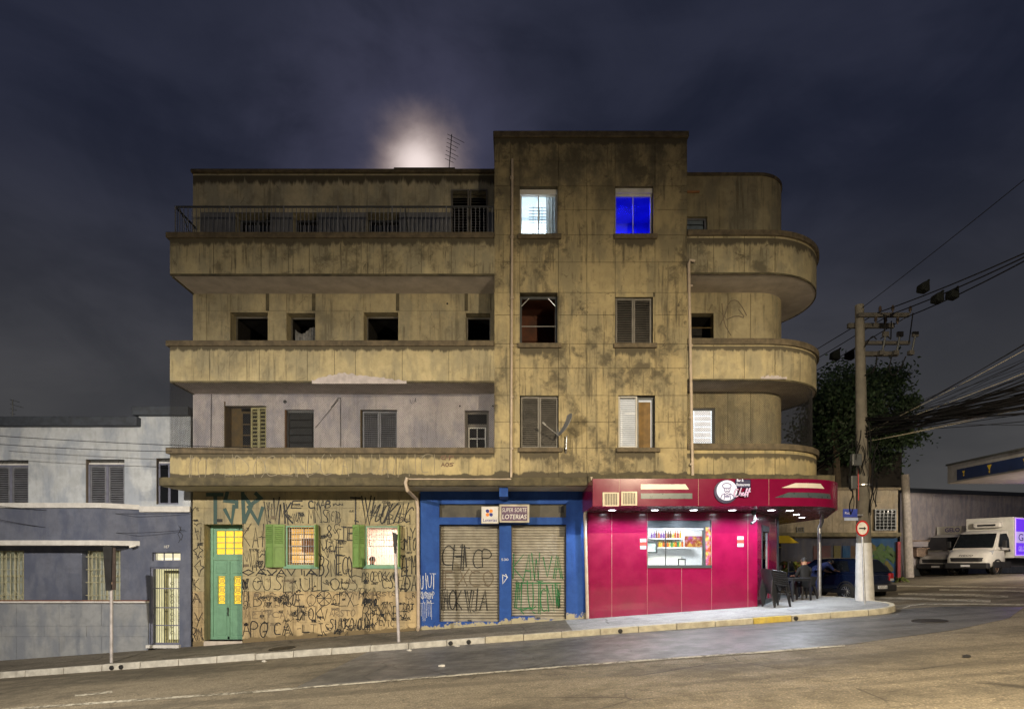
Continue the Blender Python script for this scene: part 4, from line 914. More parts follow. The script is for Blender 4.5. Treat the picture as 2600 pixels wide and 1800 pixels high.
# ================================================================== grey house on the left
YH, YB = YW, 17.28
hs_ = thing('grey_house', 'low two storey grey and white house left of the apartment block', 'house', (-13, YH, SW(-13, YH)))
m_hw = PLASTER('house_white_plaster', (.50, .54, .60), .12); m_hb = PLASTER('house_blue_grey_plaster', (.135, .152, .215), .12); m_hg = PLASTER('house_light_grey_plaster', (.28, .30, .335), .15, stain=(.16, .16, .165))
m_band = M('house_white_band', (.60, .60, .61), .7, var=.1, dirt=.2); m_cor = M('house_dark_cornice', (.045, .055, .075), .7, var=.25, dirt=.3)
XH0, XH1 = -24.0, PX(484, YH)
def hr(a, b, c, d): return rect(a, b, c, d, YH)
uw = [hr(-30, 1168, 72, 1284), hr(218, 1166, 316, 1284), hr(397, 1163, 453, 1280)]; uw.append((uw[0][0] - 3.2, uw[0][0] - 2.0, uw[0][2], uw[0][3]))
zb1 = PZ(1290, YH)
walled(XH0, XH1, zb1, PZ(1082, YH), YH, YH + .3, uw).build('upper_wall', m_hw, hs_)
MB().box(PX(352, YH), XH1, YH, YH + .3, PZ(1082, YH), PZ(1056, YH)).build('upper_wall', m_hw, hs_)
MB().box(XH0, PX(358, YH), YH - .22, YH + .5, PZ(1084, YH), PZ(1061, YH)).build('cornice', m_cor, hs_, bevel=.02)
MB().box(PX(352, YH) - .1, XH1 + .02, YH - .18, YH + .5, PZ(1057, YH), PZ(1035, YH)).build('cornice', m_cor, hs_, bevel=.02)
dw = hr(381, 1440, 456, 1625); tw_ = hr(386, 1402, 458, 1424); lw = [hr(-45, 1397, 61, 1527), hr(208, 1397, 306, 1527)]; lw.append((lw[0][0] - 4.0, lw[0][0] - 2.4, lw[0][2], lw[0][3]))
dw = (dw[0], dw[1], SW(-10.5, YH) + .12, dw[3])
zl = PZ(1530, YH)
walled(XH0, XH1, -3.0, zb1, YH + .002, YH + .3, lw + [dw, tw_]).build('lower_wall', m_hb, hs_)
# base course of rendered blocks, each a piece
xe = dw[0] - .03; zs_ = [-3.0, PZ(1615, YH), PZ(1588, YH), zl]
for j in range(3):
    n = 11; off = .45 * (j % 2)
    xsb = [XH0] + [xe - .12 - (n - i) * 1.28 - off for i in range(n)] + [xe]
    xsb = sorted(x for x in xsb if XH0 <= x <= xe)
    for a, b in zip(xsb, xsb[1:]):
        if b - a > .05: MB().box(a + .004, b - .004, YH - .055 + random.uniform(0, .003), YH + .001, zs_[j] + .003, zs_[j + 1] - .003).build('base_block', m_hg, hs_)
MB().box(XH0, xe + .02, YH - .13, YH + .001, zl, PZ(1536, YH) + .13).build('ledge', m_band, hs_, bevel=.02)
MB().box(XH0, xe + .02, YH - .10, YH + .001, PZ(1536, YH) + .131, PZ(1536, YH) + .155).build('ledge_tiles', M('terracotta', (.20, .075, .04), .8), hs_)
# bay
pb = [(XH0, YB), (PX(255, YB), YB), (PX(350, YH), YH)]
z0, z1 = PZ(1380, YB), PZ(1279, YB)
bay = MB().prismz(pb + [(XH0, YH)], z0 + .10, z1 - .12).build('bay', m_hb, hs_)
def grow(d): return [(XH0, YB - d), (PX(255, YB) + d * .6, YB - d), (PX(350, YH) + d, YH - .001), (XH0, YH - .001)]
MB().prismz(grow(.07), z0 - .05, z0 + .099).build('bay_band', m_band, bay, bevel=.012); MB().prismz(grow(.06), z1 - .119, z1 + .03).build('bay_band', m_band, bay, bevel=.012)
MB().box(PX(350, YH) + .07, XH1, YH - .06, YH + .001, PZ(1300, YH), PZ(1285, YH)).build('belt', m_band, hs_, bevel=.01)
m_frm = M('blue_grey_window_paint', (.16, .17, .24), .5, var=.15)
for i, h in enumerate(uw):
    room(hs_, *h, YH + .29, YH + .8, m_dark)
    MB().box(h[0], h[0] + .02, YH - .004, YH + .28, h[2], h[3]).build('jamb', M('grey_brown_jamb', (.14, .12, .10), .8), hs_)
    zt_ = h[3] - .14
    f = frame_mb(h[0] + .02, h[1], h[2], h[3] - .14, YH + .08, YH + .15, .05, 2, 1, .07).build('window', m_frm, hs_)
    MB().box(h[0] + .03, h[1], YH + .09, YH + .13, zt_, zt_ + .05).build('transom_rail', m_band, f)
    for q in range(4):
        a, b = h[0] + .03 + (h[1] - h[0] - .03) * q / 4 + .008, h[0] + .03 + (h[1] - h[0] - .03) * (q + 1) / 4 - .008; MB().box(a, b, YH + .15, YH + .16, zt_ + .052, h[3]).build('pane', M('frosted_glass_grey', (.10, .10, .10), .3) if q == 0 and i == 0 else bpy.data.materials['frosted_glass_grey'], f)
    if i == 2: MB().box(h[0] + .07, h[1] - .04, YH + .10, YH + .104, h[2], zt_ - .04).build('pane', m_pane, f); continue
    cx = (h[0] + .02 + h[1]) / 2
    shutter(hs_, h[0] + .075, cx - .04, h[2], zt_ - .05, YH + .11, m_shutb, 16); shutter(hs_, cx + .04, h[1] - .055, h[2], zt_ - .05, YH + .11, m_shutb, 16)
m_dimy = GLOW('dim_yellow_room', (.62, .55, .28), .22, .7, 2.6, (1.5, 1, .8)); m_cg = M('cream_grille', (.38, .37, .26), .55, var=.15)
for i, h in enumerate(lw):
    room(hs_, *h, YH + .3, YH + .7, m_dimy)
    f = frame_mb(h[0] + .12, h[1], h[2], h[3], YH + .16, YH + .2, .05, 3 if i != 1 else 2, 2, .05).build('window', m_cg, hs_)
    MB().box(h[0] + .13, h[1], YH + .21, YH + .214, h[2], h[3]).build('pane', m_glass, f)
    bars(f, h[0] + .1, h[1], h[2], h[3], YH + .05, 9, 4, .013, m_cg)
    if i != 1:
        m = MB(); zq = h[2] + .33
        for q in range(4):
            a, b = h[0] + .1 + (h[1] - h[0] - .1) * q / 4, h[0] + .1 + (h[1] - h[0] - .1) * (q + 1) / 4
            m.tube([(a, YH + .03, h[2]), (b, YH + .03, zq)], .011, 5); m.tube([(b, YH + .03, h[2]), (a, YH + .03, zq)], .011, 5)
        m.build('grille', m_cg, f)
# door with gate, lit from inside
m_doory = GLOW('yellow_lit_hall', (.85, .78, .42), .62, .3, 5, (1, 1, 1)); m_laceg = M('dark_ornament', (.06, .055, .03), .6)
room(hs_, *tw_, YH + .2, YH + .5, GLOW('yellow_lit_transom', (.95, .85, .55), .75, .3, 4))
frame_mb(*tw_, YH + .1, YH + .15, .03, 3, 1, .02).build('transom', m_frm, hs_)
room(hs_, *dw, YH + .3, YH + .8, m_doory)
gate = frame_mb(dw[0], dw[1], dw[2], dw[3], YH + .06, YH + .1, .05).build('gate', m_frm, hs_)
bars(gate, dw[0] + .05, dw[1] - .05, dw[2], dw[3], YH + .09, 11, 0, .008, m_gun)
for q in (.24, .47, .72): MB().box(dw[0] + .05, dw[1] - .05, YH + .075, YH + .095, dw[2] + (dw[3] - dw[2]) * q, dw[2] + (dw[3] - dw[2]) * q + .03).build('gate_rail', m_frm, gate)
inn = frame_mb(dw[0] + .2, dw[1] - .01, dw[2], dw[3] - .1, YH + .40, YH + .44, .10).build('door', m_cream, hs_)
gm = MB(); rg = random.Random(3)
for q in range(9):
    for s in range(2):
        c = (dw[0] + .42 + s * .24, dw[2] + .3 + q * .19); gm.tube([(c[0] + .07 * math.cos(t) * (1 - t / 9), YH + .42, c[1] + .07 * math.sin(t) * (1 - t / 9)) for t in lin(0, 6.5, 12)], .008, 4, False)
gm.build('ornament', m_laceg, inn)
MB().box(dw[0] - .06, dw[1] + .04, YH - .12, YH + .3, dw[2] - .09, dw[2] - .002).build('door_step', m_band, hs_)
MB().box(dw[0] + .02, dw[0] + .10, YH + .04, YH + .06, dw[2] + .78, dw[2] + .92).build('lock_box', m_frm, gate)
text_mb('187', PX(417, YH), PX(430, YH), PZ(1391, YH), PZ(1384, YH), YH - .006).build('house_number', m_white, hs_)
cm = thing('security_camera', 'small white security camera under the bay of the grey house', 'camera', tuple(P(340, 1386, YH)))
q = P(340, 1386, YH - .12); MB().tube([(q.x + .05, YH - .01, q.z + .06), (q.x + .03, YH - .1, q.z)], .02, 8).build('bracket', m_white, cm); MB().tube([(q.x + .06, q.y, q.z + .02), (q.x - .10, q.y - .06, q.z - .03)], .035, 10).build('camera_body', m_white, cm)
strokes_px(hs_, YH - .002, (400, 1180, 3.191), [[(170, 490), (190, 520), (165, 560), (185, 600), (170, 630)], [(190, 500), (180, 540), (205, 570), (190, 610)]], 4, m_ink)
MB().prismz([(XH0, YH + .3), (XH1 - .05, YH + .3), (XH1 - .05, 28), (XH0, 28)], PZ(1082, YH) - .25, PZ(1082, YH) - .1).build('roof', m_roof, hs_)
MB().box(XH0, XH0 + .3, YH + .3, 28, -3, PZ(1082, YH)).build('side_wall', m_hw, hs_)

def tv_antenna(px, py0, py1, Y, label, lean=.0, n=6, rz=0.5):
    b, t = P(px, py1, Y), P(px, py0, Y); H = t.z - b.z
    an = thing('tv_antenna', label, 'antenna', tuple(b))
    MB().tube([tuple(b - Vector((0, 0, .4))), (t.x + lean, t.y, t.z)], .016, 6).build('mast', m_gun, an)
    u = Vector((math.cos(rz), math.sin(rz), -.25))
    for i in range(n):
        c = b.lerp(Vector((t.x + lean, t.y, t.z)), .25 + .7 * i / (n - 1)); l = H * (.22 + .25 * ((i * 37) % 5) / 5); s = H * .12
        MB().tube([tuple(c - u * s), tuple(c + u * l * (1.2 if i > n - 3 else .6))], .008, 5).build('element', m_gun, an)
    return an
tv_antenna(1138, 342, 430, 20.6, 'tall bent television antenna against the moon glow on the apartment roof', .12, 7, .35)
tv_antenna(32, 1014, 1062, 18.4, 'small television antenna on the roof edge of the grey house', 0, 4, .2)

# ================================================================== lottery shop
YL = YW - .03
lt = thing('lottery_shop', 'blue lottery shop front with two closed grey roller shutters', 'shop', (1.0 - 2, YL, SW(-1, YL)))
m_blue = PLASTER('blue_shop_paint', (.028, .085, .32), .10, stain=(.03, .04, .09), patch=(.16, .9, (.46, .42, .30)))
LX0, LX1 = PX(1067, YL), PX(1487, YL)
s1, s2 = rect(1115, 1331, 1268, 1567, YL), rect(1298, 1331, 1438, 1570, YL)
s1 = (s1[0], s1[1], SW(-1.5, YL) + .16, s1[3]); s2 = (s2[0], s2[1], SW(1, YL) + .06, s2[3]); tr = rect(1115, 1279, 1438, 1313, YL)
walled(LX0, LX1, -1.0, zt, YL, YL + .32, [s1, s2, tr]).build('shop_wall', m_blue, lt)
MB().box(tr[0], tr[1], YL + .12, YL + .14, tr[2], tr[3]).build('transom_panel', M('dirty_transom', (.06, .055, .042), .6, var=.4, scale=3), lt)
MB().box(tr[1] - .22, tr[1] - .08, YL + .10, YL + .119, tr[3] - .25, tr[3] - .05).build('vent', m_black, lt)
bx0, bx1 = PX(1268, YF + .3), PX(1290, YF + .3); MB().box(bx0, bx1, YF + .1, YL - .001, PZ(1270, YL), zt - .002).build('beam', m_blue, lt)
m_roll = M('roller_shutter_metal', (.34, .315, .26), .5, .35, .15, 5, dirt=.35, dirtcol=(.16, .12, .08)); m_dkframe = M('shutter_guide', (.05, .05, .055), .6)
for h in (s1, s2):
    ys = YL + .20; n = 34; p = (h[3] - h[2]) / n; w_ = (h[1] - h[0]) / 2 - .03
    sh = MB().box(h[0], h[0] + .03, YL + .1, YL + .3, h[2], h[3]).box(h[1] - .03, h[1], YL + .1, YL + .3, h[2], h[3]).box(h[0], h[1], YL + .29, YL + .31, h[2], h[3]).build('roller_shutter', m_dkframe, lt)
    s = MB(); prof = [(.045, -p * .5), (.012, -p * .42), (0, -p * .15), (.003, p * .1), (.02, p * .33), (.045, p * .42), (.045, p * .5)]
    vs = [(-w_, y, q) for y, q in prof] + [(w_, y, q) for y, q in prof]; k_ = len(prof); s._add(vs, [(i, i + k_, i + k_ + 1, i + 1) for i in range(k_ - 1)])
    first_ = None
    for i in range(n):
        l = Vector(((h[0] + h[1]) / 2, ys, h[2] + p * (i + .5))) - ORG[lt]
        if first_ is None: first_ = s.build('slat', m_roll, sh, local=True, smooth=True); first_.location = l
        else: child(first_, sh, l)
    MB().box(h[0] + .03, h[1] - .03, ys - .015, ys + .03, h[2] - .0, h[2] + .06).build('bottom_bar', m_roll, sh)
    MB().box((h[0] + h[1]) / 2 - .06, (h[0] + h[1]) / 2 + .06, ys - .03, ys - .016, h[2] + .005, h[2] + .05).build('lock', m_gun, sh)
MB().box(PX(1103, YL), PX(1272, YL), YL - .05, YL + .32, -1.0, s1[2] - .001).build('step', m_blue, lt, bevel=.02); MB().box(PX(1298, YL), PX(1358, YL), YL - .05, YL + .25, -1.0, s2[2] + .08).build('step', m_blue, lt, bevel=.02)
C3 = (1000, 1180, 3.47); yg = YL + .185
m_greenink = M('green_spray', (.01, .16, .045), .65); m_whink = M('white_spray', (.55, .57, .62), .7)
scribble(lt, yg, C3, [('CHTCP', 418, 715, 865, 900, 9, 0, .06), ('MOKVIA', 418, 1100, 818, 1275, 9, 0, .05)], m_ink)
scribble(lt, yg, C3, [('FXCO', 430, 925, 890, 1072, 9, 0, .08)], m_inkf)
scribble(lt, yg, C3, [('KAWVA', 1042, 798, 1485, 1000, 7, 0, .05), ('MLUTCNW', 1065, 1048, 1475, 1268, 7, 0, .08)], m_greenink)
strokes_px(lt, yg, C3, [[(1070, 1042), (1472, 1042)], [(1070, 1255), (1110, 1270), (1180, 1258), (1215, 1272), (1250, 1245)]], 7, m_greenink)
scribble(lt, YL - .004, C3, [('UIUT', 232, 965, 372, 1085, 5), ('KUSTIMP', 230, 1120, 360, 1175, 5), ('LLIJL', 232, 1190, 350, 1215, 4)], m_whink)
strokes_px(lt, YL - .004, C3, [[(x_, 1215), (x_ + 3, 1330 + (x_ * 7) % 60)] for x_ in (240, 255, 272, 285, 300, 318, 330)], 3, m_whink)
strokes_px(lt, YL - .004, C3, [[(958, 965), (960, 1045), (1000, 990), (958, 965)], [(985, 962), (1002, 990)]], 7, m_whink)
text_mb('530', PX(1273, YL), PX(1291, YL), PZ(1423, YL), PZ(1417, YL), YL - .004).build('shop_number', m_whink, lt)
m_signw = M('sign_white_face', (.62, .61, .60), .4, var=.06); m_sgnp = M('sign_purple_face', (.10, .055, .11), .5, var=.2); m_signf = M('sign_frame', (.42, .39, .33), .5, var=.15, dirt=.3)
ysg = YL - .30
a = rect(1222, 1285, 1266, 1329, ysg); sg = thing('lottery_sign', 'white square lottery sign with orange and blue clover emblem', 'sign', (a[0], ysg, a[2]))
MB().box(a[0], a[1], ysg, ysg + .16, a[2], a[3]).build('sign_box', m_signf, sg, bevel=.008); MB().box(a[0] + .02, a[1] - .02, ysg - .006, ysg + .001, a[2] + .02, a[3] - .02).build('sign_face', m_signw, sg)
MB().box((a[0] + a[1]) / 2 - .03, (a[0] + a[1]) / 2 + .03, ysg + .161, YL - .002, a[3] - .2, a[3] - .1).build('bracket', m_gun, sg)
m_or = M('emblem_orange', (.75, .22, .02), .5); m_nv = M('emblem_navy', (.02, .025, .22), .5)
cx, cz = (a[0] + a[1]) / 2 - .02, a[2] + (a[3] - a[2]) * .62; r = .055
for i, (dx, dz, mm_) in enumerate(((-1, 1, m_nv), (1, 1, m_or), (-1, -1, m_or), (1, -1, m_nv))):
    m = MB(); c0 = Vector((cx + dx * r, cz + dz * r)); o = [(c0.x + r * .95 * math.cos(t), c0.y + r * .95 * math.sin(t)) for t in lin(0, 2 * math.pi, 17)[:-1]]
    m._add([(x_, ysg - .008, z_) for x_, z_ in o], [tuple(range(len(o)))]); m.quad((cx + dx * .008, ysg - .0085, cz + dz * .008), (cx + dx * r, ysg - .0085, cz + dz * .008), (cx + dx * r, ysg - .0085, cz + dz * r), (cx + dx * .008, ysg - .0085, cz + dz * r)); m.build('emblem_petal', mm_, sg)
text_mb('Loterias', a[0] + .05, a[1] - .05, a[2] + .06, a[2] + .15, ysg - .008, .1, .012).build('sign_lettering', m_nv, sg)
a = rect(1268, 1280, 1344, 1326, ysg); sg = thing('lottery_name_sign', 'purple boxed sign reading SUPER SORTE LOTERIAS on the blue shop', 'sign', (a[0], ysg, a[2]))
MB().box(a[0], a[1], ysg, ysg + .16, a[2], a[3]).build('sign_box', m_signf, sg, bevel=.008); MB().box(a[0] + .06, a[1] - .06, ysg - .006, ysg + .001, a[2] + .05, a[3] - .06).build('sign_face', m_sgnp, sg)
MB().box((a[0] + a[1]) / 2 - .03, (a[0] + a[1]) / 2 + .03, ysg + .161, YL - .002, a[3] - .2, a[3] - .1).build('bracket', m_gun, sg)
text_mb('SUPER SORTE', a[0] + .08, a[1] - .08, a[2] + .31, a[2] + .43, ysg - .008, .15).build('sign_lettering', m_signw, sg); text_mb('LOTERIAS', a[0] + .08, a[1] - .08, a[2] + .10, a[2] + .24, ysg - .008, .15, .01).build('sign_lettering', m_signw, sg)
# satellite dish
c = P(1433, 1090, YF - .35); ds = thing('satellite_dish', 'grey satellite dish on the tower wall beside a closed shutter', 'satellite dish', (P(1437, 1150, YF).x, YF - .05, zf(1150)))
MB().tube([(PX(1437, YF), YF - .02, zf(1150)), (PX(1437, YF), YF - .12, zf(1142)), (PX(1438, YF), YF - .12, zf(1108))], .022, 8).build('mast', m_alu, ds)
nrm = Vector((-.72, -.25, .40)).normalized(); qd = nrm.to_track_quat('Z', 'Y'); m = MB(); prof = [(.36 * i / 6, .07 * (i / 6) ** 2) for i in range(7)] + [(.36, .062)] + [(.36 * i / 6, .07 * (i / 6) ** 2 - .012) for i in range(6, -1, -1)]
m.lathe(prof, 24); cc = Vector((PX(1436, YF), YF - .18, zf(1085))); m.v = [tuple(cc + qd @ Vector(v)) for v in m.v]; m.build('dish', M('dish_grey', (.20, .215, .24), .5), ds, smooth=True)
lb = cc + qd @ Vector((0, -.36, .05)); MB().tube([tuple(lb), tuple(lb + nrm * .5 + Vector((0, 0, .06)))], .012, 6).build('feed_arm', m_alu, ds); MB().tube([tuple(lb + nrm * .46 + Vector((0, 0, .06))), tuple(lb + nrm * .56 + Vector((0, 0, .09)))], .03, 8).build('receiver', m_alu, ds)
# ================================================================== red corner restaurant
rs = thing('corner_restaurant', 'glossy crimson corner restaurant front with lit canopy and serving window', 'restaurant', (5, YR, SW(5, YR)))
m_red = M('crimson_cladding', (.20, .003, .038), .20, var=.10, scale=2.5, coat=.5, dirt=.12, dirtcol=(.16, .03, .05), bump=.02); m_red2 = M('crimson_fascia', (.17, .003, .036), .2, var=.08, scale=1.5, coat=.0, spec=.3)
m_seam = M('pale_sealant', (.42, .25, .22), .6); m_sof = M('dark_soffit_panel', (.045, .02, .03), .28); m_char = M('charcoal_metal', (.045, .055, .06), .4, .3)
ZS, ZU = ZC + 1.42, ZC + 2.13
def arcp(d, a1=65, n=18): return [(7.48 + (1.9 + d) * math.sin(R(t)), 17.5 - (1.9 + d) * math.cos(R(t))) for t in lin(0, a1, n)]
XC0 = PX(1505, YC)
def fpath(d): return [(XC0, YC - d)] + [(x, YC - d) for x in lin(XC0, 7.48, 24)[1:-1]] + arcp(d) + [(10.75 + d, 20.2), (10.75 + d, 24.2)]
fo, fi = fpath(0), fpath(-.05)
can = MB().prismz([(XC0 + .05, YC + .055)] + [p for p in fpath(-.055)[1:]] + [(4, 24.2), (4, YR + .3), (XC0 + .05, YR + .3)], ZS + .02, ZU - .03).build('canopy', m_char, rs)
MB().prismz([(XC0 + .01, YC + .02)] + [p for p in fpath(-.02)[1:]] + [(4, 24.19), (4, YR + .29), (XC0 + .01, YR + .29)], ZS - .0, ZS + .018).build('soffit', m_sof, can)
MB().prismz([(XC0 + .02, YC + .02)] + [p for p in fpath(-.02)[1:]] + [(4, 24.18), (4, YR + .3), (XC0 + .02, YR + .3)], ZU - .028, ZU - .004).build('canopy_top', m_roof, can)
pxs = [CX + F * x / y for x, y in fo]; seams = [1574, 1764, 1955]
cuts = [0] + [min(range(24), key=lambda i: abs(pxs[i] - s)) for s in seams] + [24 + 17, len(fo) - 1]
for a, b in zip(cuts, cuts[1:]):
    o, i_ = [list(q) for q in fo[a:b + 1]], [list(q) for q in fi[a:b + 1]]
    if a < 24 and a: o[0][0] += .004; i_[0][0] += .004
    MB().wallpath(o, i_, ZS - .012, ZU).build('fascia_panel', m_red2, can, bevel=0)
    if a: x, y = fo[a]; MB().box(x - .004, x + .004, y - .002, y + .03, ZS, ZU).build('seam', m_seam, can)
MB().box(XC0 - .002, XC0 + .048, YC + .06, YR + .3, ZS - .012, ZU).build('fascia_panel', m_red2, can)
MB().box(XC0, 9.0, YF - .2, YF + .9, ZU, zf(1206) - .03).build('canopy_upstand', m_slab, can)
# stripes that follow the fascia
fine = [(x, YC) for x in lin(XC0, 7.48, 60)][:-1] + arcp(0, 65, 60)
def stripe(mat, a, b, y0, y1, cut_r=0, cut_l=0):
    m = MB(); pts = [(x, y) for x, y in fine if a <= CX + F * x / y <= b]; n = len(pts)
    for i in range(n - 1):
        t0, t1 = i / (n - 1), (i + 1) / (n - 1); q = []
        for (x, y), t in ((pts[i], t0), (pts[i + 1], t1)):
            w_ = (y - YC) ; dx, dy = (x - 7.48, y - 17.5) if y > YC + 1e-4 else (0, -1); l = math.hypot(dx, dy); ox, oy = dx / l * .005, dy / l * .005
            z0, z1 = PZ(y1, YC), PZ(y0, YC)
            if cut_r and t > 1 - cut_r: z1 = z0 + (z1 - z0) * max(.02, (1 - t) / cut_r)
            if cut_l and t < cut_l: z1 = z0 + (z1 - z0) * max(.02, t / cut_l)
            q.append((x + ox, y + oy, z0, z1))
        (xa, ya, za0, za1), (xb, yb, zb0, zb1) = q; m.quad((xa, ya, za0), (xb, yb, zb0), (xb, yb, zb1), (xa, ya, za1))
    return m.build('fascia_stripe', mat, can)
m_strw = M('stripe_white', (.62, .58, .52), .35, var=.04); m_strg = M('stripe_grey', (.055, .075, .085), .3, var=.1)
stripe(m_strw, 1624, 1752, 1229, 1242, .07); stripe(m_strg, 1624, 1764, 1252, 1266); stripe(m_strw, 1984, 2094, 1226, 1238, .14, .14); stripe(m_strg, 1960, 2110, 1250, 1263, .05, .1)
# extractor grilles
for x0, x1, y0, y1 in ((1530, 1571, 1250, 1285), (1577, 1617, 1248, 1283)):
    h = rect(x0, y0, x1, y1, YC - .01); g = frame_mb(*h, YC - .045, YC - .002, .03).build('vent_grille', M('vent_frame', (.38, .34, .27), .45, .3) if x0 == 1530 else bpy.data.materials['vent_frame'], can)
    MB().box(h[0] + .03, h[1] - .03, YC - .012, YC - .006, h[2] + .03, h[3] - .03).build('vent_back', m_black, g)
    for i in range(9):
        x = h[0] + .045 + (h[1] - h[0] - .09) * i / 8; MB().box(x - .009, x + .009, YC - .04, YC - .014, h[2] + .03, h[3] - .03).build('slat', bpy.data.materials['vent_frame'], g)
# illuminated logo
lg = thing('restaurant_logo', 'round glowing white logo with a chef and the words Bar & Restaurante Cheff', 'sign', (PX(1843, YC), YC - .1, ZS + .2))
m_lw = GLOW('logo_white', (.95, .93, 1.0), .78, .03, base=(.25, .25, .28)); m_ll = M('logo_lilac', (.10, .08, .26), .5); m_navy = M('logo_navy_back', (.012, .01, .07), .4)
c0 = (PX(1843, YC), PZ(1245.5, YC)); rr = 25.5 / F * YC
MB().lathe([(0, -.05), (rr + .04, -.05), (rr + .04, 0)], 40, (c0[0] - .015, YC - .004, c0[1] - .03), 'y').build('backing', m_navy, lg)
MB().lathe([(0, -.09), (rr, -.09), (rr, -.052)], 40, (c0[0], YC - .004, c0[1]), 'y').build('disc', m_lw, lg)
yl = YC - .097; s = rr / 160
def lp(pl, sm=1): return smooth_pts([(c0[0] + a * s, c0[1] + b * s) for a, b in pl], sm)
m = MB()
for pl in ([(-58, 40), (-78, 70), (-60, 100), (-20, 112), (30, 108), (62, 85), (60, 55), (45, 38)], [(-48, 38), (-45, 10), (-35, -25), (0, -48), (35, -25), (45, 10), (46, 38)], [(-58, 40), (0, 30), (48, 40)], [(-40, -50), (-85, -75), (-100, -125)], [(40, -50), (88, -75), (104, -120)],
           [(-40, -55), (-48, -140)], [(42, -55), (52, -138)], [(-38, -60), (0, -72), (40, -60)], [(-20, -10), (0, -18), (20, -10)], [(-22, 15), (-12, 15)], [(12, 15), (22, 15)], [(-30, -90), (30, -90)], [(-30, -105), (30, -105)]):
    stroke(m, lp(pl, 2 if len(pl) > 3 else 0), 13 * s, yl)
m.build('chef_drawing', m_ll, lg)
b_ = rect(1866, 1217, 1905, 1239, YC); MB().box(b_[0], b_[1], YC - .045, YC - .004, b_[2], b_[3]).build('word_backing', m_navy, lg, bevel=.02)
text_mb('Bar &', PX(1869, YC), PX(1886, YC), PZ(1223, YC), PZ(1216, YC), YC - .055, 0, .02).build('lettering', m_lw, lg); text_mb('Restaurante', PX(1868, YC), PX(1902, YC), PZ(1234, YC), PZ(1227, YC), YC - .055, 0, .015).build('lettering', m_lw, lg)
CL = (1620, 1200, 6.138)
chf = [[(1560, 262), (1535, 250), (1505, 300), (1500, 350), (1520, 375), (1555, 360)], [(1610, 235), (1565, 365), (1590, 310), (1610, 310), (1605, 360)], [(1622, 340), (1645, 320), (1640, 305), (1622, 325), (1625, 355), (1650, 350)], [(1650, 350), (1700, 270), (1705, 240), (1690, 250), (1665, 375)], [(1670, 305), (1710, 300)], [(1690, 345), (1745, 265), (1748, 235), (1730, 250), (1705, 370)], [(1712, 300), (1752, 292)]]
strokes_px(lg, YC - .096, CL, chf, 26, m_navy, 'word_backing', 2); strokes_px(lg, YC - .104, CL, chf, 13, m_lw, 'lettering', 2); strokes_px(lg, YC - .110, CL, chf, 5, M('logo_pink', (.5, .1, .3), .5, emit=(.85, .25, .5), es=.5), 'lettering', 2)
# wall with serving window, made of single panels
sw_ = rect(1643, 1321, 1806, 1437, YR); XR0, XR1 = PX(1491, YR), PX(1922, YR)
walled(XR0, XR1, -1.2, ZS, YR, YR + .2, [sw_]).build('wall', m_char, rs)
cols = [1491, 1553, 1643, 1730, 1806, 1898, 1922]
def rpanel(x0, x1, z0, z1): MB().box(x0 + .004, x1 - .004, YR - .03, YR - .001, z0 + .004, z1 - .002).build('cladding_panel', m_red, rs)
for a, b in ((1491, 1553), (1553, 1643), (1806, 1898), (1898, 1922)): rpanel(PX(a, YR), PX(b, YR), -1.2, ZS)
rpanel(PX(1643, YR), PX(1730, YR), -1.2, sw_[2]); rpanel(PX(1730, YR), PX(1806, YR), -1.2, sw_[2]); rpanel(PX(1643, YR), PX(1806, YR), sw_[3], ZS)
for a in (1553, 1643, 1806, 1898): x = PX(a, YR); MB().box(x - .0035, x + .0035, YR - .027, YR - .0005, -1.2, ZS - .01).build('seam', m_seam, rs)
x = PX(1730, YR); MB().box(x - .0035, x + .0035, YR - .027, YR - .0005, -1.2, sw_[2] - .01).build('seam', m_seam, rs)
m = MB()
for i in range(22):
    for j in range(3):
        m.lathe([(0, -.002), (.011, -.002)], 8, (sw_[0] + .06 + (sw_[1] - sw_[0] - .12) * (i + .5 * (j % 2)) / 22, YR - .0305, PZ(1306 + j * 5, YR)), 'y')
m.build('perforations', m_black, rs)['kind'] = 'stuff'
f = MB().box(sw_[0], sw_[1], YR - .05, YR + .2, sw_[2] - .05, sw_[2] + .035).box(sw_[0], sw_[1], YR + .02, YR + .2, sw_[3] - .2, sw_[3]).box(sw_[0], sw_[0] + .03, YR + .02, YR + .2, sw_[2] + .035, sw_[3] - .2).box(PX(1789, YR), PX(1789, YR) + .04, YR + .02, YR + .2, sw_[2] + .035, sw_[3] - .2).build('serving_window', m_char, rs)
MB().box(sw_[0] + .03, PX(1789, YR), YR + .06, YR + .16, sw_[3] - .29, sw_[3] - .201).build('shutter_box', m_alu, f); x = PX(1692, YR); MB().box(x - .012, x + .012, YR + .08, YR + .11, sw_[2] + .035, sw_[3] - .29).build('mullion', m_black, f)
for a, b in ((sw_[0] + .03, x - .012), (x + .012, PX(1789, YR))): MB().box(a, b, YR + .092, YR + .096, sw_[2] + .035, sw_[3] - .29).build('pane', m_glass, f)
def photo_mat(name):
    m_ = bpy.data.materials.new(name); m_.use_nodes = True; q = N(m_.node_tree); b = q.n['Principled BSDF']; n1 = q.noise(q.pos(), 9, 3, .6); n2 = q.noise(q.pos(), 5, 3)
    q.put(b.inputs['Base Color'], q.mix(q.ramp(n1, .4, .6), (.30, .05, .02), q.mix(q.ramp(n2, .4, .6), (.55, .35, .05), (.35, .08, .30)))); b.inputs['Roughness'].default_value = .3; return m_
MB().box(PX(1789, YR) + .041, sw_[1], YR + .03, YR + .05, sw_[2] + .035, sw_[3] - .2).build('food_poster', photo_mat('food_photo_print'), f)
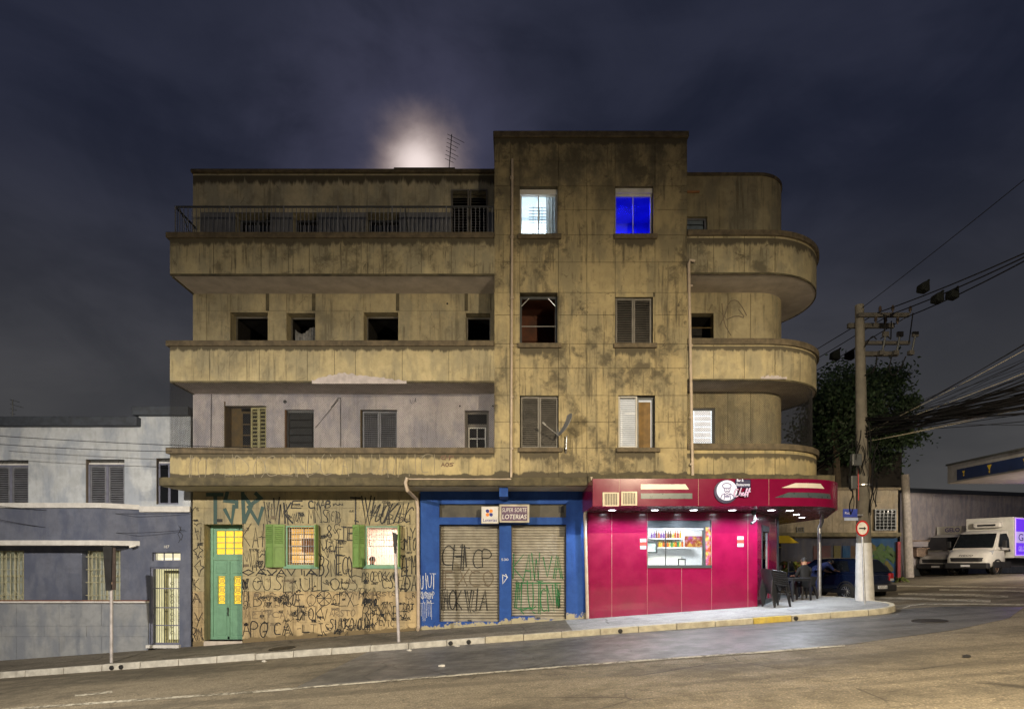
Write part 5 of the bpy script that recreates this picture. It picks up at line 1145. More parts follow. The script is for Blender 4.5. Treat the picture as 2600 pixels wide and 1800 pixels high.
# inside the bar
m_tile = M('white_tiles', (.75, .76, .76), .3, var=.05); xi0, xi1, yi1, zi0 = PX(1560, YR), 7.0, YR + 2.3, SW(5, YR) + .1
room(rs, xi0, xi1, zi0, ZS - .02, YR + .205, yi1, m_tile, 'bar_room')
cl_ = MB().box(5.0, 6.2, YR + .8, YR + 1.3, ZS - .07, ZS - .03).build('ceiling_light', GLOW('ceiling_light_face', (.95, .97, 1), 4, .02), rs)
def area(name, parent, loc, e, sx, sy, col=(1, 1, 1), rot=(0, 0, 0)):
    L = bpy.data.lights.new(name, 'AREA'); L.energy = e; L.shape = 'RECTANGLE'; L.size = sx; L.size_y = sy; L.color = col
    o = bpy.data.objects.new(name, L); COL.objects.link(o); o.parent = parent; o.location = Vector(loc) - ORG[parent]; o.rotation_euler = rot; return o
area('ceiling_light_lamp', rs, (5.2, YR + 1.05, ZS - .09), 110, 1.6, .6)
shf = thing('bar_shelving', 'white wall shelves inside the serving window', 'shelves', (5, yi1, zi0))
yb = yi1 - .30
zsh = [PZ(1389, yb), PZ(1366, yb)]
for i, (z_, a, b) in enumerate(((zsh[0], 1652, 1768), (zsh[1], 1648, 1735))): MB().box(PX(a, yb), PX(b, yb), yb - .02, yi1 - .01, z_ - .03, z_).build('shelf', m_white, shf)
MB().box(PX(1625, yb), PX(1672, yb), yb - .02, yi1 - .01, PZ(1418, yb) - .4, PZ(1418, yb)).build('counter', m_white, shf)
cols_ = [(.45, .28, .02), (.30, .05, .03), (.05, .18, .06), (.55, .5, .4), (.12, .06, .03), (.45, .12, .03), (.5, .42, .08), (.20, .10, .30)]
bm = [M('bottle_%s' % n_, c_, .25, var=.1) for n_, c_ in zip(('gold', 'red', 'green', 'cream', 'brown', 'orange', 'yellow', 'plum'), cols_)]
NTH = 'first second third fourth fifth sixth seventh eighth ninth tenth eleventh twelfth thirteenth fourteenth fifteenth'.split()
rg = random.Random(2); cn = ('gold', 'red', 'green', 'cream', 'brown', 'orange', 'yellow', 'plum')
for sh_, z_, a, b, n in ((0, zsh[0], 1655, 1735, 15), (1, zsh[1], 1652, 1730, 13)):
    for i in range(n):
        x = PX(a + (b - a) * (i + .5) / n, yb + .1); q = rg.randrange(8); hgt = rg.uniform(.18, .27); r = .033
        bt = MB().lathe([(0, 0), (r, 0), (r, hgt * .62), (r * .35, hgt * .76), (r * .35, hgt), (0, hgt)], 10, (x, yb + .1 + rg.uniform(-.03, .03), z_ + .002)).build('bottle', bm[q], loc=(x, yb + .1, z_ + .002))
        tag(bt, '%s bottle on the %s bar shelf, %s from the left' % (cn[q], 'lower' if sh_ == 0 else 'upper', NTH[i]), 'bottle', 'bottles on the %s bar shelf' % ('lower' if sh_ == 0 else 'upper'))
q = rect(1745, 1360, 1789, 1388, yb); tag(MB().box(q[0], q[1], yi1 - .05, yi1 - .01, q[2], q[3]).build('menu_board', photo_mat('menu_print')), 'colourful menu board high on the bar wall right of the bottles', 'menu board')
q = rect(1630, 1374, 1669, 1404, yb - .2); pf = thing('framed_picture', 'dark framed picture left of the bottles inside the serving window', 'picture', (q[0], yb - .2, q[2]))
frame_mb(*q, yb - .2, yb - .16, .05).build('frame', m_gun, pf); MB().box(q[0] + .05, q[1] - .05, yb - .18, yb - .17, q[2] + .05, q[3] - .05).build('picture', M('pale_picture', (.45, .55, .5), .4, var=.4, scale=8), pf)
q = rect(1722, 1418, 1741, 1442, YR + 1.2); tb = thing('till_screen', 'black framed till screen on the bar counter behind the mullion', 'screen', (q[0], YR + 1.2, q[2]))
frame_mb(*q, YR + 1.2, YR + 1.24, .03).build('frame', m_black, tb); MB().box(q[0] + .03, q[1] - .03, YR + 1.21, YR + 1.23, q[2] + .03, q[3] - .03).build('screen', m_white, tb); MB().box(q[0] + .12, q[1] - .12, YR + 1.19, YR + 1.25, q[3] + .001, q[3] + .06).build('clip', m_gun, tb)
MB().box(xi0 + .01, xi1 - .01, YR + 1.0, YR + 1.5, zi0, PZ(1440, YR + 1.2)).build('bar_counter', m_white, shf)
# stickers
for px, py in ((1633, 1367), (1880, 1361)):
    q = rect(px - 8, py, px + 8, py + 27, YR - .031); st = thing('notice_sticker', 'grey and red notice sticker %s of the serving window' % ('left' if px < 1700 else 'right'), 'sticker', (q[0], YR - .031, q[2]))
    for i, mm_ in enumerate((M('sticker_grey', (.24, .28, .30), .5) if px < 1700 else bpy.data.materials['sticker_grey'], M('sticker_red', (.55, .03, .02), .5) if px < 1700 else bpy.data.materials['sticker_red'], bpy.data.materials['sticker_grey'])):
        h_ = (q[3] - q[2]) / 3; MB().box(q[0], q[1], YR - .034, YR - .0305, q[3] - h_ * (i + 1) + .002, q[3] - h_ * i).build('sticker_field', mm_, st)
# chamfered corner with lit glass door
A_, B_ = Vector((PX(1922, YR), YR, 0)), Vector((8.95, 20.0, 0)); dv = (B_ - A_).normalized(); nv = Vector((dv.y, -dv.x, 0)); LL = (B_ - A_).length
def cham(name, mat, u0, u1, z0, z1, d0, d1, par=None):
    a, b, c, d = A_ + dv * u0 + nv * d0, A_ + dv * u1 + nv * d0, A_ + dv * u1 + nv * d1, A_ + dv * u0 + nv * d1
    return MB().hexa([(p.x, p.y, z0) for p in (a, b, c, d)] + [(p.x, p.y, z1) for p in (a, b, c, d)]).build(name, mat, par or rs)
gz_ = SW(8, 18.5)
cham('cladding_panel', m_red, .005, .55, -1, ZS, .01, -.15); cham('door_jamb', m_char, .56, .64, -1, ZS - .35, .02, -.2); cham('cladding_panel', m_red, .56, LL, ZS - .35, ZS, .0, -.15); cham('cladding_panel', m_red, 1.55, LL, -1, ZS - .351, .01, -.15)
cham('shutter_box', m_black, .58, 1.53, ZS - .55, ZS - .36, .03, -.12)
dr2 = cham('glass_door', m_alu, .65, .72, gz_, ZS - .56, -.02, -.08); cham('glass_door', m_alu, 1.44, 1.53, gz_, ZS - .56, -.02, -.08)
cham('pane', m_glass, .72, 1.44, gz_ + .05, ZS - .56, -.045, -.05, dr2); cham('lit_wall', GLOW('lit_bar_wall', (.95, .96, 1.0), .95, .2, 2), .62, 1.6, gz_, ZS - .3, -.5, -.55); cham('door_step', m_char, .5, 1.6, -1, gz_ + .12, .12, -.3)
MB().wallpath([(B_.x, B_.y), (6.0, 24.0)], [(B_.x - .2, B_.y - .1), (5.8, 23.9)], -1, ZS).build('side_wall', m_red, rs)
MB().tube([(8.98, 20.12, -.5), (8.98, 20.12, ZS)], .1, 12).build('column', m_char, rs)
# downlights
m_led = GLOW('led_face', (.90, .94, 1.0), 28, .02)
spots = [(px, 16.9) for px in (1554, 1663, 1761, 1859, 1959)] + [(2005, 17.05), (2022, 18.5), (2036, 19.8)]
for px, y in spots:
    x = PX(px, y); dl = MB().lathe([(.13, 0), (.13, -.012), (.10, -.014)], 20, (x, y, ZS)).build('downlight', m_alu, can)
    MB().lathe([(0, -.012), (.10, -.012)], 20, (x, y, ZS)).build('led_disc', m_led, dl)
    L = bpy.data.lights.new('downlight_lamp', 'SPOT'); L.energy = 200 if y < 17.2 else 60; L.spot_size = R(166); L.spot_blend = .45; L.shadow_soft_size = .06; L.color = (.80, .88, 1.0)
    o = bpy.data.objects.new('downlight_lamp', L); COL.objects.link(o); o.parent = can; o.location = Vector((x, y, ZS - .03)) - ORG[rs]
# camera cluster at the corner
cm = thing('dome_camera', 'black and white camera cluster under the canopy at the restaurant corner', 'camera', (PX(1914, 17.1), 17.1, ZS))
x = PX(1914, 17.1); MB().lathe([(0, 0), (.07, 0), (.07, -.08), (.05, -.13), (0, -.15)], 14, (x, 17.1, ZS)).build('dome', m_black, cm, smooth=True); MB().tube([(x + .02, 17.1, ZS - .14), (x + .03, 17.1, ZS - .30)], .035, 10).build('housing', m_white, cm); MB().tube([(x + .03, 17.1, ZS - .30), (x - .12, 17.0, ZS - .38)], .04, 10).build('barrel', m_black, cm)
# canopy post
pp = (10.2, 19.6); ps = thing('canopy_post', 'slim grey steel pole holding the curved end of the red canopy', 'post', (*pp, SW(*pp)))
MB().tube([(*pp, SW(*pp) - .1), (pp[0], pp[1], ZS - .38), (pp[0] - .05, pp[1] - .25, ZS - .2), (pp[0] - .05, pp[1] - .25, ZS)], [.065, .06, .06, .06], 14).build('shaft', m_steel, ps, smooth=True)
MB().lathe([(0, .0), (.13, 0), (.13, .02), (0, .02)], 16, (*pp, SW(*pp))).build('base_plate', m_steel, ps)

# ================================================================== stacked chairs and table
m_plas = M('black_plastic', (.012, .012, .014), .42, var=.15)
def chair_mesh():
    """monobloc armchair: seat shell, slatless curved back, arms, four legs; front towards +y"""
    parts = {}
    def grid(fn, nu, nv, th):
        g = MB(); vs = [fn(u / nu, v / nv) for v in range(nv + 1) for u in range(nu + 1)]
        low = [(x, y, z_ - th) for x, y, z_ in vs]; k0 = len(vs); fs = []
        w1 = nu + 1
        for v in range(nv):
            for u in range(nu): a = v * w1 + u; fs += [(a, a + 1, a + 1 + w1, a + w1), (k0 + a, k0 + a + w1, k0 + a + 1 + w1, k0 + a + 1)]
        for u in range(nu): fs += [(u, k0 + u, k0 + u + 1, u + 1), (nv * w1 + u, nv * w1 + u + 1, k0 + nv * w1 + u + 1, k0 + nv * w1 + u)]
        for v in range(nv): a, b = v * w1, (v + 1) * w1; fs += [(a, b, k0 + b, k0 + a), (a + nu, k0 + a + nu, k0 + b + nu, b + nu)]
        g._add(vs + low, fs); return g
    parts['seat'] = grid(lambda u, v: ((u - .5) * (.44 + .03 * v), -.20 + .42 * v, .42 + .015 * v - .03 * (1 - (2 * u - 1) ** 2)), 8, 6, .012)
    def back(u, v):
        a = (u - .5) * 2; return (a * (.23 + .02 * v), -.20 - .14 * v + .05 * a * a * 1.0, .41 + .33 * v * (1 - .10 * a * a))
    g = grid(back, 10, 6, .014); parts['backrest'] = g
    for sx, nm in ((-1, 'l'), (1, 'r')):
        parts['arm_' + nm] = MB().tube([(sx * .24, -.27, .70), (sx * .27, -.15, .67), (sx * .285, .05, .645), (sx * .28, .18, .62), (sx * .265, .22, .45)], [.026, .030, .030, .028, .022], 8)
    for sx in (-1, 1):
        for sy in (-1, 1):
            x0, y0, x1, y1 = sx * .215, (.20 if sy > 0 else -.20), sx * .265, (.25 if sy > 0 else -.28)
            parts['leg_%d%d' % (sx, sy)] = MB().hexa([(x1 - .022, y1 - .022, 0), (x1 + .022, y1 - .022, 0), (x1 + .022, y1 + .022, 0), (x1 - .022, y1 + .022, 0), (x0 - .038, y0 - .038, .42), (x0 + .038, y0 - .038, .42), (x0 + .038, y0 + .038, .42), (x0 - .038, y0 + .038, .42)])
    return parts
chp = chair_mesh(); cpos = (PX(1972, 17.35), 17.35); proto = {}
ords = ['lowest', 'second', 'third', 'fourth', 'fifth', 'sixth', 'topmost']
for i in range(7):
    l = (cpos[0] - .014 * i, cpos[1], SW(*cpos) + .064 * i)
    lab = {0: 'lowest black plastic chair of the stack, standing on the pavement', 6: 'topmost black plastic chair of the stack beside the restaurant door'}.get(i, 'black plastic armchair in the stack by the restaurant door, %s from the ground' % ords[i])
    t = thing('plastic_chair', lab, 'chair', l, 'stacked black plastic chairs', rz=R(-76))
    for nm, g in chp.items():
        kn = nm.split('_')[0]; kn = {'arm': 'armrest'}.get(kn, kn)
        if nm in proto: c = proto[nm].copy(); COL.objects.link(c); c.parent = t
        else: proto[nm] = g.build(kn, m_plas, t, local=True, smooth=(kn in ('armrest', 'backrest', 'seat')), bevel=(.008 if kn == 'leg' else 0))
tpos = (PX(2018, 18.6), 18.6); t = thing('plastic_table', 'black square plastic table behind the chair stack', 'table', (*tpos, SW(*tpos)), rz=R(12))
MB().box(-.36, .36, -.36, .36, .69, .72).build('tabletop', m_plas, t, local=True, bevel=.015); MB().box(-.33, .33, -.33, .33, .63, .689).build('apron', m_plas, t, local=True)
for sx in (-1, 1):
    for sy in (-1, 1): MB().hexa([(sx * .32 - .02, sy * .32 - .02, 0), (sx * .32 + .02, sy * .32 - .02, 0), (sx * .32 + .02, sy * .32 + .02, 0), (sx * .32 - .02, sy * .32 + .02, 0), (sx * .30 - .03, sy * .30 - .03, .63), (sx * .30 + .03, sy * .30 - .03, .63), (sx * .30 + .03, sy * .30 + .03, .63), (sx * .30 - .03, sy * .30 + .03, .63)]).build('leg', m_plas, t, local=True)
# ================================================================== utility pole and wires
bp = (10.42, 17.45); gz0 = SW(*bp)
pole = thing('utility_pole', 'tall round concrete utility pole with crossarms on the corner pavement', 'utility pole', (*bp, gz0))
ztop = PZ(775, 17.45); zw = PZ(1378, 17.45)
m_wp = M('whitewashed_concrete', (.44, .43, .41), .85, var=.12, scale=5, bump=.3, dirt=.25)
lean = lambda z_: bp[0] - .16 * (z_ - gz0) / (ztop - gz0)
MB().tube([(lean(q), bp[1], q) for q in (zw, (zw + ztop) / 2, ztop)], [.196, .152, .118], 20).build('shaft', m_conc_pole, pole, smooth=True)
MB().tube([(lean(q), bp[1], q) for q in (gz0 - .2, zw - .001)], [.260, .203], 20).build('painted_base', m_wp, pole, smooth=True)
m_wire = M('cable_black', (.007, .007, .008), .8, spec=.15); m_wood = M('crossarm_timber', (.05, .046, .042), .8, var=.3); m_ceram = M('insulator_brown', (.06, .045, .035), .4)
def yz(px, py, y=17.45): return P(px, py, y)
for (x0, x1, py0, py1, yo) in ((2170, 2298, 801, 811, -.16), (2160, 2278, 816, 828, .16), (2190, 2300, 872, 880, -.16), (2192, 2288, 888, 900, .16)):
    a, b = yz(x0, py0), yz(x1, py1); MB().box(a.x, b.x, bp[1] + yo - .05, bp[1] + yo + .05, b.z, a.z).build('crossarm', m_wood, pole, bevel=.006)
for px, py in ((2226, 790), (2258, 788), (2302, 790), (2215, 816), (2240, 818), (2270, 818)):
    c = yz(px, py); MB().lathe([(.0, .0), (.02, 0), (.02, .06), (.05, .07), (.03, .1), (.05, .11), (.03, .14), (.045, .15), (.02, .2), (0, .2)], 10, (c.x, bp[1] - .16, c.z - .12)).build('insulator', m_ceram, pole)
for px in (2230, 2266, 2304):
    a, b = yz(px + 3, 856), yz(px - 7, 908); f = MB().tube([(a.x, bp[1] - .3, a.z), (b.x, bp[1] - .3, b.z)], [.03, .03], 8).build('fuse_cutout', m_gun, pole)
    MB().box(a.x - .09, a.x + .07, bp[1] - .34, bp[1] - .26, a.z - .1, a.z + .04).build('clamp', m_wood, f); MB().box(b.x - .08, b.x + .06, bp[1] - .34, bp[1] - .22, b.z - .02, b.z + .1).build('clamp', m_wood, f)
def sag(a, b, s, n=14):
    a, b = Vector(a), Vector(b); return [tuple(a.lerp(b, i / n) - Vector((0, 0, 4 * s * (i / n) * (1 - i / n)))) for i in range(n + 1)]
for pl in ([(2214, 950), (2226, 925), (2226, 905)], [(2264, 905), (2256, 940), (2268, 957), (2284, 940), (2300, 905)], [(2226, 862), (2215, 850), (2196, 880)], [(2262, 862), (2250, 850), (2236, 860)], [(2318, 795), (2312, 840), (2308, 870)], [(2245, 800), (2246, 880)], [(2263, 815), (2262, 860)], [(2196, 952), (2212, 946), (2222, 930)]):
    pts = [tuple(yz(a, b, 17.2)) for a, b in pl]; MB().tube([(*p,) for p in [(x_, 17.2, z_) for x_, z_ in smooth_pts([(p[0], p[2]) for p in pts], 2)]], .016, 6).build('jumper_cable', m_wire, pole)
# messy cable loops where the bundle meets the pole
rg = random.Random(11); 
for i in range(26):
    px = rg.choice([2165, 2172, 2205, 2214, 2222]) + rg.uniform(-9, 9); py = rg.uniform(1060, 1235); y_ = 17.12 + rg.uniform(-.1, .1)
    pts = [(PX(px + rg.uniform(-9, 9), y_), PZ(py + d_, y_)) for d_ in (0, 25, 50, 75)]; MB().tube([(x_, y_, z_) for x_, z_ in smooth_pts(pts, 2)], rg.uniform(.008, .02), 5).build('hanging_cable', m_wire, pole)
x_ = lean(3); MB().tube([(x_ - .3, 17.2, PZ(1175, 17.2)), (x_ - .29, 17.2, PZ(1270, 17.2))], .012, 6).build('red_cable', M('red_sheath', (.5, .02, .03), .5), pole)
for px, py, w_, h_ in ((2172, 1168, 24, 30), (2165, 1225, 16, 34)): q = rect(px - w_ / 2, py - h_ / 2, px + w_ / 2, py + h_ / 2, 17.15); MB().box(q[0], q[1], 17.05, 17.2, q[2], q[3]).build('junction_box', m_gun, pole, bevel=.02)
MB().lathe([(.235, -.02), (.245, -.02), (.245, .02), (.235, .02)], 20, (lean(PZ(1232, 17.45)), bp[1], PZ(1232, 17.45))).build('steel_band', m_alu, pole)
# power lines crossing the street towards the lamp pole uphill of the camera and back past the building
PQ = (11.2, 3.2)
up2 = thing('utility_pole', 'concrete utility pole across the road carrying the far end of the cable bundle', 'utility pole', (*PQ, RD(*PQ))); MB().tube([(*PQ, RD(*PQ) - .3), (*PQ, 13.2)], [.24, .14], 16).build('shaft', m_conc_pole, up2, smooth=True)
for q in (11.4, 12.4): MB().box(PQ[0] - 1.0, PQ[0] + 1.4, PQ[1] - .22, PQ[1] - .14, q - .06, q + .06).build('crossarm', m_wood, up2)
def line(name, label, a, b, s, r, grp=None):
    o = MB().tube(sag(a, b, s), r, 5).build(name, m_wire, loc=tuple(a)); return tag(o, label, 'cable', grp)
for i, (px, py, nm) in enumerate(((2226, 795, 'upper'), (2258, 800, 'middle'), (2302, 805, 'lower'))):
    a = yz(px, py, 17.3); pe = P(2600, 604 + 9 * i + (30 if i == 0 else 0) * 0, 12.2 - .15 * i); e = a + (pe - a) * ((17.3 - PQ[1]) / (17.3 - pe.y)); line('power_line', '%s thick power line rising from the pole crossarm to the right edge' % nm, a, e, .35, .016)
    b = Vector((3.0 + 1.2 * i, 46, a.z - 1.5)); line('power_line', '%s power line running back from the pole past the rounded balconies' % nm, a, b, .5, .013)
line('power_line', 'thin top wire from the pole head sloping up to the right', yz(2185, 785, 17.4), (PQ[0] + .1, PQ[1], 11.3), .2, .009)
m_bag = M('black_cover', (.005, .006, .006), .9, spec=.1)
def cover(px, py, y_, s, label):
    c = P(px, py, y_); t = thing('line_cover', label, 'cable cover', tuple(c))
    m = MB().hexa([(c.x - s * .8, y_ - .12, c.z - s * .75), (c.x + s * .6, y_ - .12, c.z - s), (c.x + s * .6, y_ + .12, c.z - s), (c.x - s * .8, y_ + .12, c.z - s * .75), (c.x - s * .7, y_ - .12, c.z + s * .35), (c.x + s * .5, y_ - .12, c.z + s * .9), (c.x + s * .5, y_ + .12, c.z + s * .9), (c.x - s * .7, y_ + .12, c.z + s * .35)]); m.build('cover', m_bag, t, bevel=.03)
    MB().tube([(c.x + s * .9, y_, c.z + s * 1.1), (c.x + s * .4, y_, c.z + s * .6)], .03, 6).build('hook', m_bag, t)
cover(2345, 728, 14.6, .15, 'dark square cover on the upper power line, highest of the five'); cover(2381, 755, 14.5, .15, 'dark square cover on the middle power line left of the rightmost one'); cover(2419, 745, 14.4, .15, 'rightmost dark square cover on the lower power line')
cover(2121, 900, 19.0, .19, 'dark cover hanging on the wires left of the pole against the sky'); cover(2158, 900, 18.6, .17, 'dark cover hanging on the wires touching the left of the pole')
cb = thing('cable_bundle', 'thick sagging bundle of black cables crossing the street at the right', 'cables', (*bp, PZ(1090, 17.4)))
rg = random.Random(21)
for i in range(58):
    z0 = PZ(rg.uniform(1060, 1112), 17.3); x0 = bp[0] + rg.uniform(-.1, .2); py2 = rg.gauss(988, 20) if i < 40 else rg.uniform(830, 1070)
    ye = 11.9; ze = PZ(py2, ye); a = Vector((x0, 17.3, z0)); e = Vector((PX(2600, ye) + rg.uniform(-.05, .05), ye, ze)); d = (e - a); full = a + d * ((17.3 - PQ[1]) / (17.3 - ye)) + Vector((0, 0, .25))
    MB().tube(sag(a, full, .28 + rg.uniform(-.08, .12)), rg.choice([.008, .011, .015, .020]) if i < 40 else rg.choice([.005, .008]), 5).build('cable', m_wire, cb)
m_fib = M('pale_cable', (.40, .36, .26), .5)
for py2, r_ in ((872, .006), (930, .006), (1012, .007), (1018, .006)):
    ye = 11.9; a = Vector((bp[0], 17.3, PZ(1120 if py2 > 1000 else 1095, 17.3))); e = P(2600, py2, ye); full = a + (e - a) * ((17.3 - PQ[1]) / (17.3 - ye)) + Vector((0, 0, .25)); MB().tube(sag(a, full, .25), r_, 5).build('cable', m_fib, cb)
for i in range(14):       # the same bundle leaving behind the building
    a = Vector((bp[0] - .2, 17.5, PZ(rg.uniform(1060, 1130), 17.5))); MB().tube(sag(a, (rg.uniform(9, 11), 42, a.z - 2.2 + rg.uniform(-.8, .6)), .6), .009, 5).build('cable', m_wire, cb)
# two wires along the grey house and service drops
for (x0, y0, x1, y1, lab) in ((-40, 1104, 640, 1137, 'upper thin wire stretched across the grey house to the balcony'), (-40, 1125, 436, 1146, 'lower thin wire stretched across the grey house to the balcony')):
    a, b = P(x0, y0, YF - .35), P(x1, y1, YF - .30); line('wire', lab, a, b, .04, .009)
for (x0, y0, x1, y1, s_, lab) in ((-40, 1280, 480, 1302, .12, 'thin wire along the white belt of the grey house'), (-40, 1310, 470, 1345, .25, 'drooping wire in front of the bay of the grey house')):
    a, b = P(x0, y0, YB - .2), P(x1, y1, YH - .1); line('wire', lab, a, b, s_, .007)

# ================================================================== signs on the pavement
m_signr = M('sign_red', (.50, .015, .015), .45); m_signwh = M('sign_white', (.70, .69, .66), .4)
sp = (9.86, 16.47); ts = thing('arrow_sign', 'round white traffic sign with red rim and black arrow in front of the pole', 'traffic sign', (*sp, SW(*sp)))
zc_ = PZ(1341, sp[1]); xs_ = PX(2189, sp[1])
MB().tube([(sp[0], sp[1] + .04, SW(*sp) - .1), (xs_ + .02, sp[1] + .04, zc_ + .15)], .028, 10).build('post', m_steel, ts)
def disc(r0, r1, d): 
    m = MB(); n = 36; a_ = R(15)
    def pt(r, t): return (xs_ + r * math.cos(t) * math.cos(a_), sp[1] - d + r * math.cos(t) * math.sin(a_), zc_ + r * math.sin(t))
    vs = [pt(r0, 2 * math.pi * i / n) for i in range(n)] + [pt(r1, 2 * math.pi * i / n) for i in range(n)]
    return m._add(vs, [(i, (i + 1) % n, n + (i + 1) % n, n + i) for i in range(n)])
disc(.001, .225, .004).build('back_plate', m_steel, ts); disc(.001, .18, .012).build('face', m_signwh, ts); disc(.175, .222, .016).build('rim', m_signr, ts)
a_ = R(15); ar = MB(); O = [(-.12, -.018), (.05, -.018), (.05, -.05), (.13, 0), (.05, .05), (.05, .018), (-.12, .018)]
ar._add([(xs_ + u * math.cos(a_), sp[1] - .022 + u * math.sin(a_), zc_ + v) for u, v in O], [(0, 1, 5, 6), (2, 3, 4), (1, 2, 4, 5)]); ar.build('arrow', m_black, ts)
ns_ = thing('street_name_sign', 'small blue street name plates fixed to the left of the pole', 'street sign', (bp[0] - .3, bp[1] - .2, PZ(1310, 17.2)))
m_sblue = M('street_sign_blue', (.035, .06, .34), .4)
q = rect(2140, 1292, 2176, 1313, 17.2); MB().box(q[0], q[1], 17.18, 17.2, q[2], q[3]).build('name_plate', m_sblue, ns_); q2 = rect(2143, 1314, 2178, 1321, 17.2); MB().box(q2[0], q2[1], 17.18, 17.2, q2[2], q2[3]).build('name_plate', M('street_sign_light', (.35, .42, .6), .4), ns_)
text_mb('Rua', q[0] + .05, q[0] + .2, q[2] + .09, q[2] + .16, 17.176).build('lettering', m_signwh, ns_)
MB().box(q[1] - .02, bp[0] - .2, 17.2, 17.23, q[2] + .05, q[2] + .09).build('bracket', m_steel, ns_)
# sign posts on the left pavement: plates seen almost edge-on from behind
m_rust = M('rusty_steel', (.30, .22, .17), .5, .6, .3, 6, dirt=.4, dirtcol=(.16, .06, .03))
m_spost = M('weathered_galvanised_post', (.46, .44, .46), .5, .3, .2, 5, dirt=.35, dirtcol=(.22, .11, .07))
def signpost(px, pyb, pyt, plate, label, lean=0.0, fold=.1):
    y = 15.75; x = PX(px, y); g = SW(x, y); t = thing('sign_post', label, 'sign post', (x, y, g)); zt_ = PZ(pyt, y); xl = PX(px + lean, y)
    MB().tube([(x, y, g - .1), (xl, y, zt_)], .040, 12).build('post', m_spost, t, smooth=True)
    (a, b, c, d), (e, f_) = plate; p = [P(*v, y - .06) for v in (a, b, c, d)]
    dep = [0, .45, .40, 0]
    o = MB(); pf = [(v.x, v.y, v.z) for v in p]; pb_ = [(v[0] + .012, v[1] + .05, v[2]) for v in pf]
    o.hexa([pf[3], pf[2], pb_[2], pb_[3], pf[0], pf[1], pb_[1], pb_[0]]); o.build('sign_back', m_black, t)
    xs2 = PX(f_, y); MB().box(xl + .03, xs2, y - .03, y - .01, p[3].z + .02, p[0].z - .05).build('sign_flange', M('sign_edge_dark', (.05, .035, .03), .5), t) if fold else None
    for zq in (p[0].z - .2, p[3].z + .2): MB().lathe([(.041, -.03), (.052, -.03), (.052, .03), (.041, .03)], 10, (xl, y, zq)).build('clamp', m_rust, t)
    return t
signpost(283, 1679, 1390, (((261, 1385), (284, 1388), (281, 1498), (268, 1499)), (0, 295)), 'rusty signpost with a dark plate seen from behind before the grey house')
signpost(1013, 1620, 1352, (((996, 1350), (1008, 1357), (1004, 1405), (1000, 1402)), (0, 0)), 'leaning thin signpost with a narrow dark plate before the graffiti wall', -11, 0)

# ================================================================== buildings across the side street
YK = 29.0
shp = thing('mural_building', 'low dark shop building with painted mural walls across the side street', 'building', (14, YK, RD(14, YK)))
m_bei = PLASTER('faded_beige_plaster', (.26, .22, .16), .6); m_dkw = PLASTER('dark_painted_plaster', (.04, .043, .065), .3); m_mblue = PLASTER('mural_blue_plaster', (.012, .05, .12), .2)
KX0, KX1 = PX(1900, YK), PX(2280, YK); zk = [PZ(1500, YK) - .6, PZ(1365, YK), PZ(1244, YK)]
MB().box(KX0 - 6, KX1, YK, YK + 7, zk[1], zk[2]).build('upper_wall', m_bei, shp); MB().box(KX0 - 6, PX(2204, YK), YK + .05, YK + 7, zk[0], zk[1] - .001).build('lower_wall', m_dkw, shp); MB().box(PX(2204, YK), KX1, YK + .04, YK + 7, zk[0], zk[1] - .001).build('lower_wall', m_mblue, shp)
MB().box(KX0 - 6, KX1 + .1, YK - .1, YK + 7, zk[2], zk[2] + .12).build('coping', m_coping, shp); MB().box(KX0 - 6, KX1, YK - .25, YK, PZ(1362, YK), PZ(1352, YK)).build('awning_ledge', m_slab, shp)
# painted plants on the mural wall
m_mg = M('mural_green', (.02, .05, .008), .8, var=.3); m_my = M('mural_yellow', (.06, .05, .008), .8, var=.3); m_mr = M('mural_red', (.035, .008, .012), .8, var=.3)
rg = random.Random(9)
def leaf_fan(cx, cy, n, l, mat, Y, seed, par):
    rg_ = random.Random(seed)
    for i in range(n):
        a = rg_.uniform(0, 2 * math.pi); le = l * rg_.uniform(.5, 1.1); pts = [(PX(cx, Y), PZ(cy, Y))]
        for q in range(1, 5): pts.append((PX(cx + math.cos(a) * le * q / 4, Y), PZ(cy - math.sin(a) * le * q / 4 + 2.5 * q * q / 4, Y)))
        m = MB(); stroke(m, pts, rg_.uniform(.10, .22), Y - .002 * i); m.build('mural_leaf', mat, par)
for cx, cy, n, l, mm_, sd in ((2228, 1400, 14, 26, m_mg, 1), (2246, 1412, 12, 22, m_mg, 2), (2212, 1388, 6, 12, m_my, 3), (2250, 1430, 6, 16, m_my, 4), (2256, 1398, 9, 18, m_mg, 5)): leaf_fan(cx, cy, n, l, mm_, YK + .03, sd, shp)
for px0, px1, mm_ in ((2066, 2110, m_mr), (2118, 2135, m_my), (2140, 2160, m_mblue), (2160, 2172, M('mural_orange', (.04, .018, .008), .8))): MB().box(PX(px0, YK), PX(px1, YK), YK + .02, YK + .049, PZ(1470, YK), PZ(1385, YK)).build('mural_field', mm_, shp)
rd = MB().box(PX(1990, YK), PX(2085, YK), YK + .0, YK + .045, zk[0], PZ(1426, YK)).build('red_shutter', M('red_shutter_paint', (.20, .015, .02), .5), shp)
for i in range(10): z_ = PZ(1470 - i * 4.4, YK); MB().box(PX(1990, YK), PX(2085, YK), YK - .02, YK - .001, z_, z_ + .05).build('slat', bpy.data.materials['red_shutter_paint'], rd)
w_ = rect(2218, 1293, 2272, 1346, YK); wf = frame_mb(*w_, YK - .12, YK - .001, .05, 5, 6, .03).build('barred_window', m_gun, shp); MB().box(w_[0] + .05, w_[1] - .05, YK - .02, YK - .005, w_[2] + .05, w_[3] - .05).build('pane', m_pane, wf)
w_ = rect(2022, 1338, 2040, 1352, YK); frame_mb(*w_, YK - .05, YK - .001, .03, 3, 2, .02).build('window', m_gun, shp)
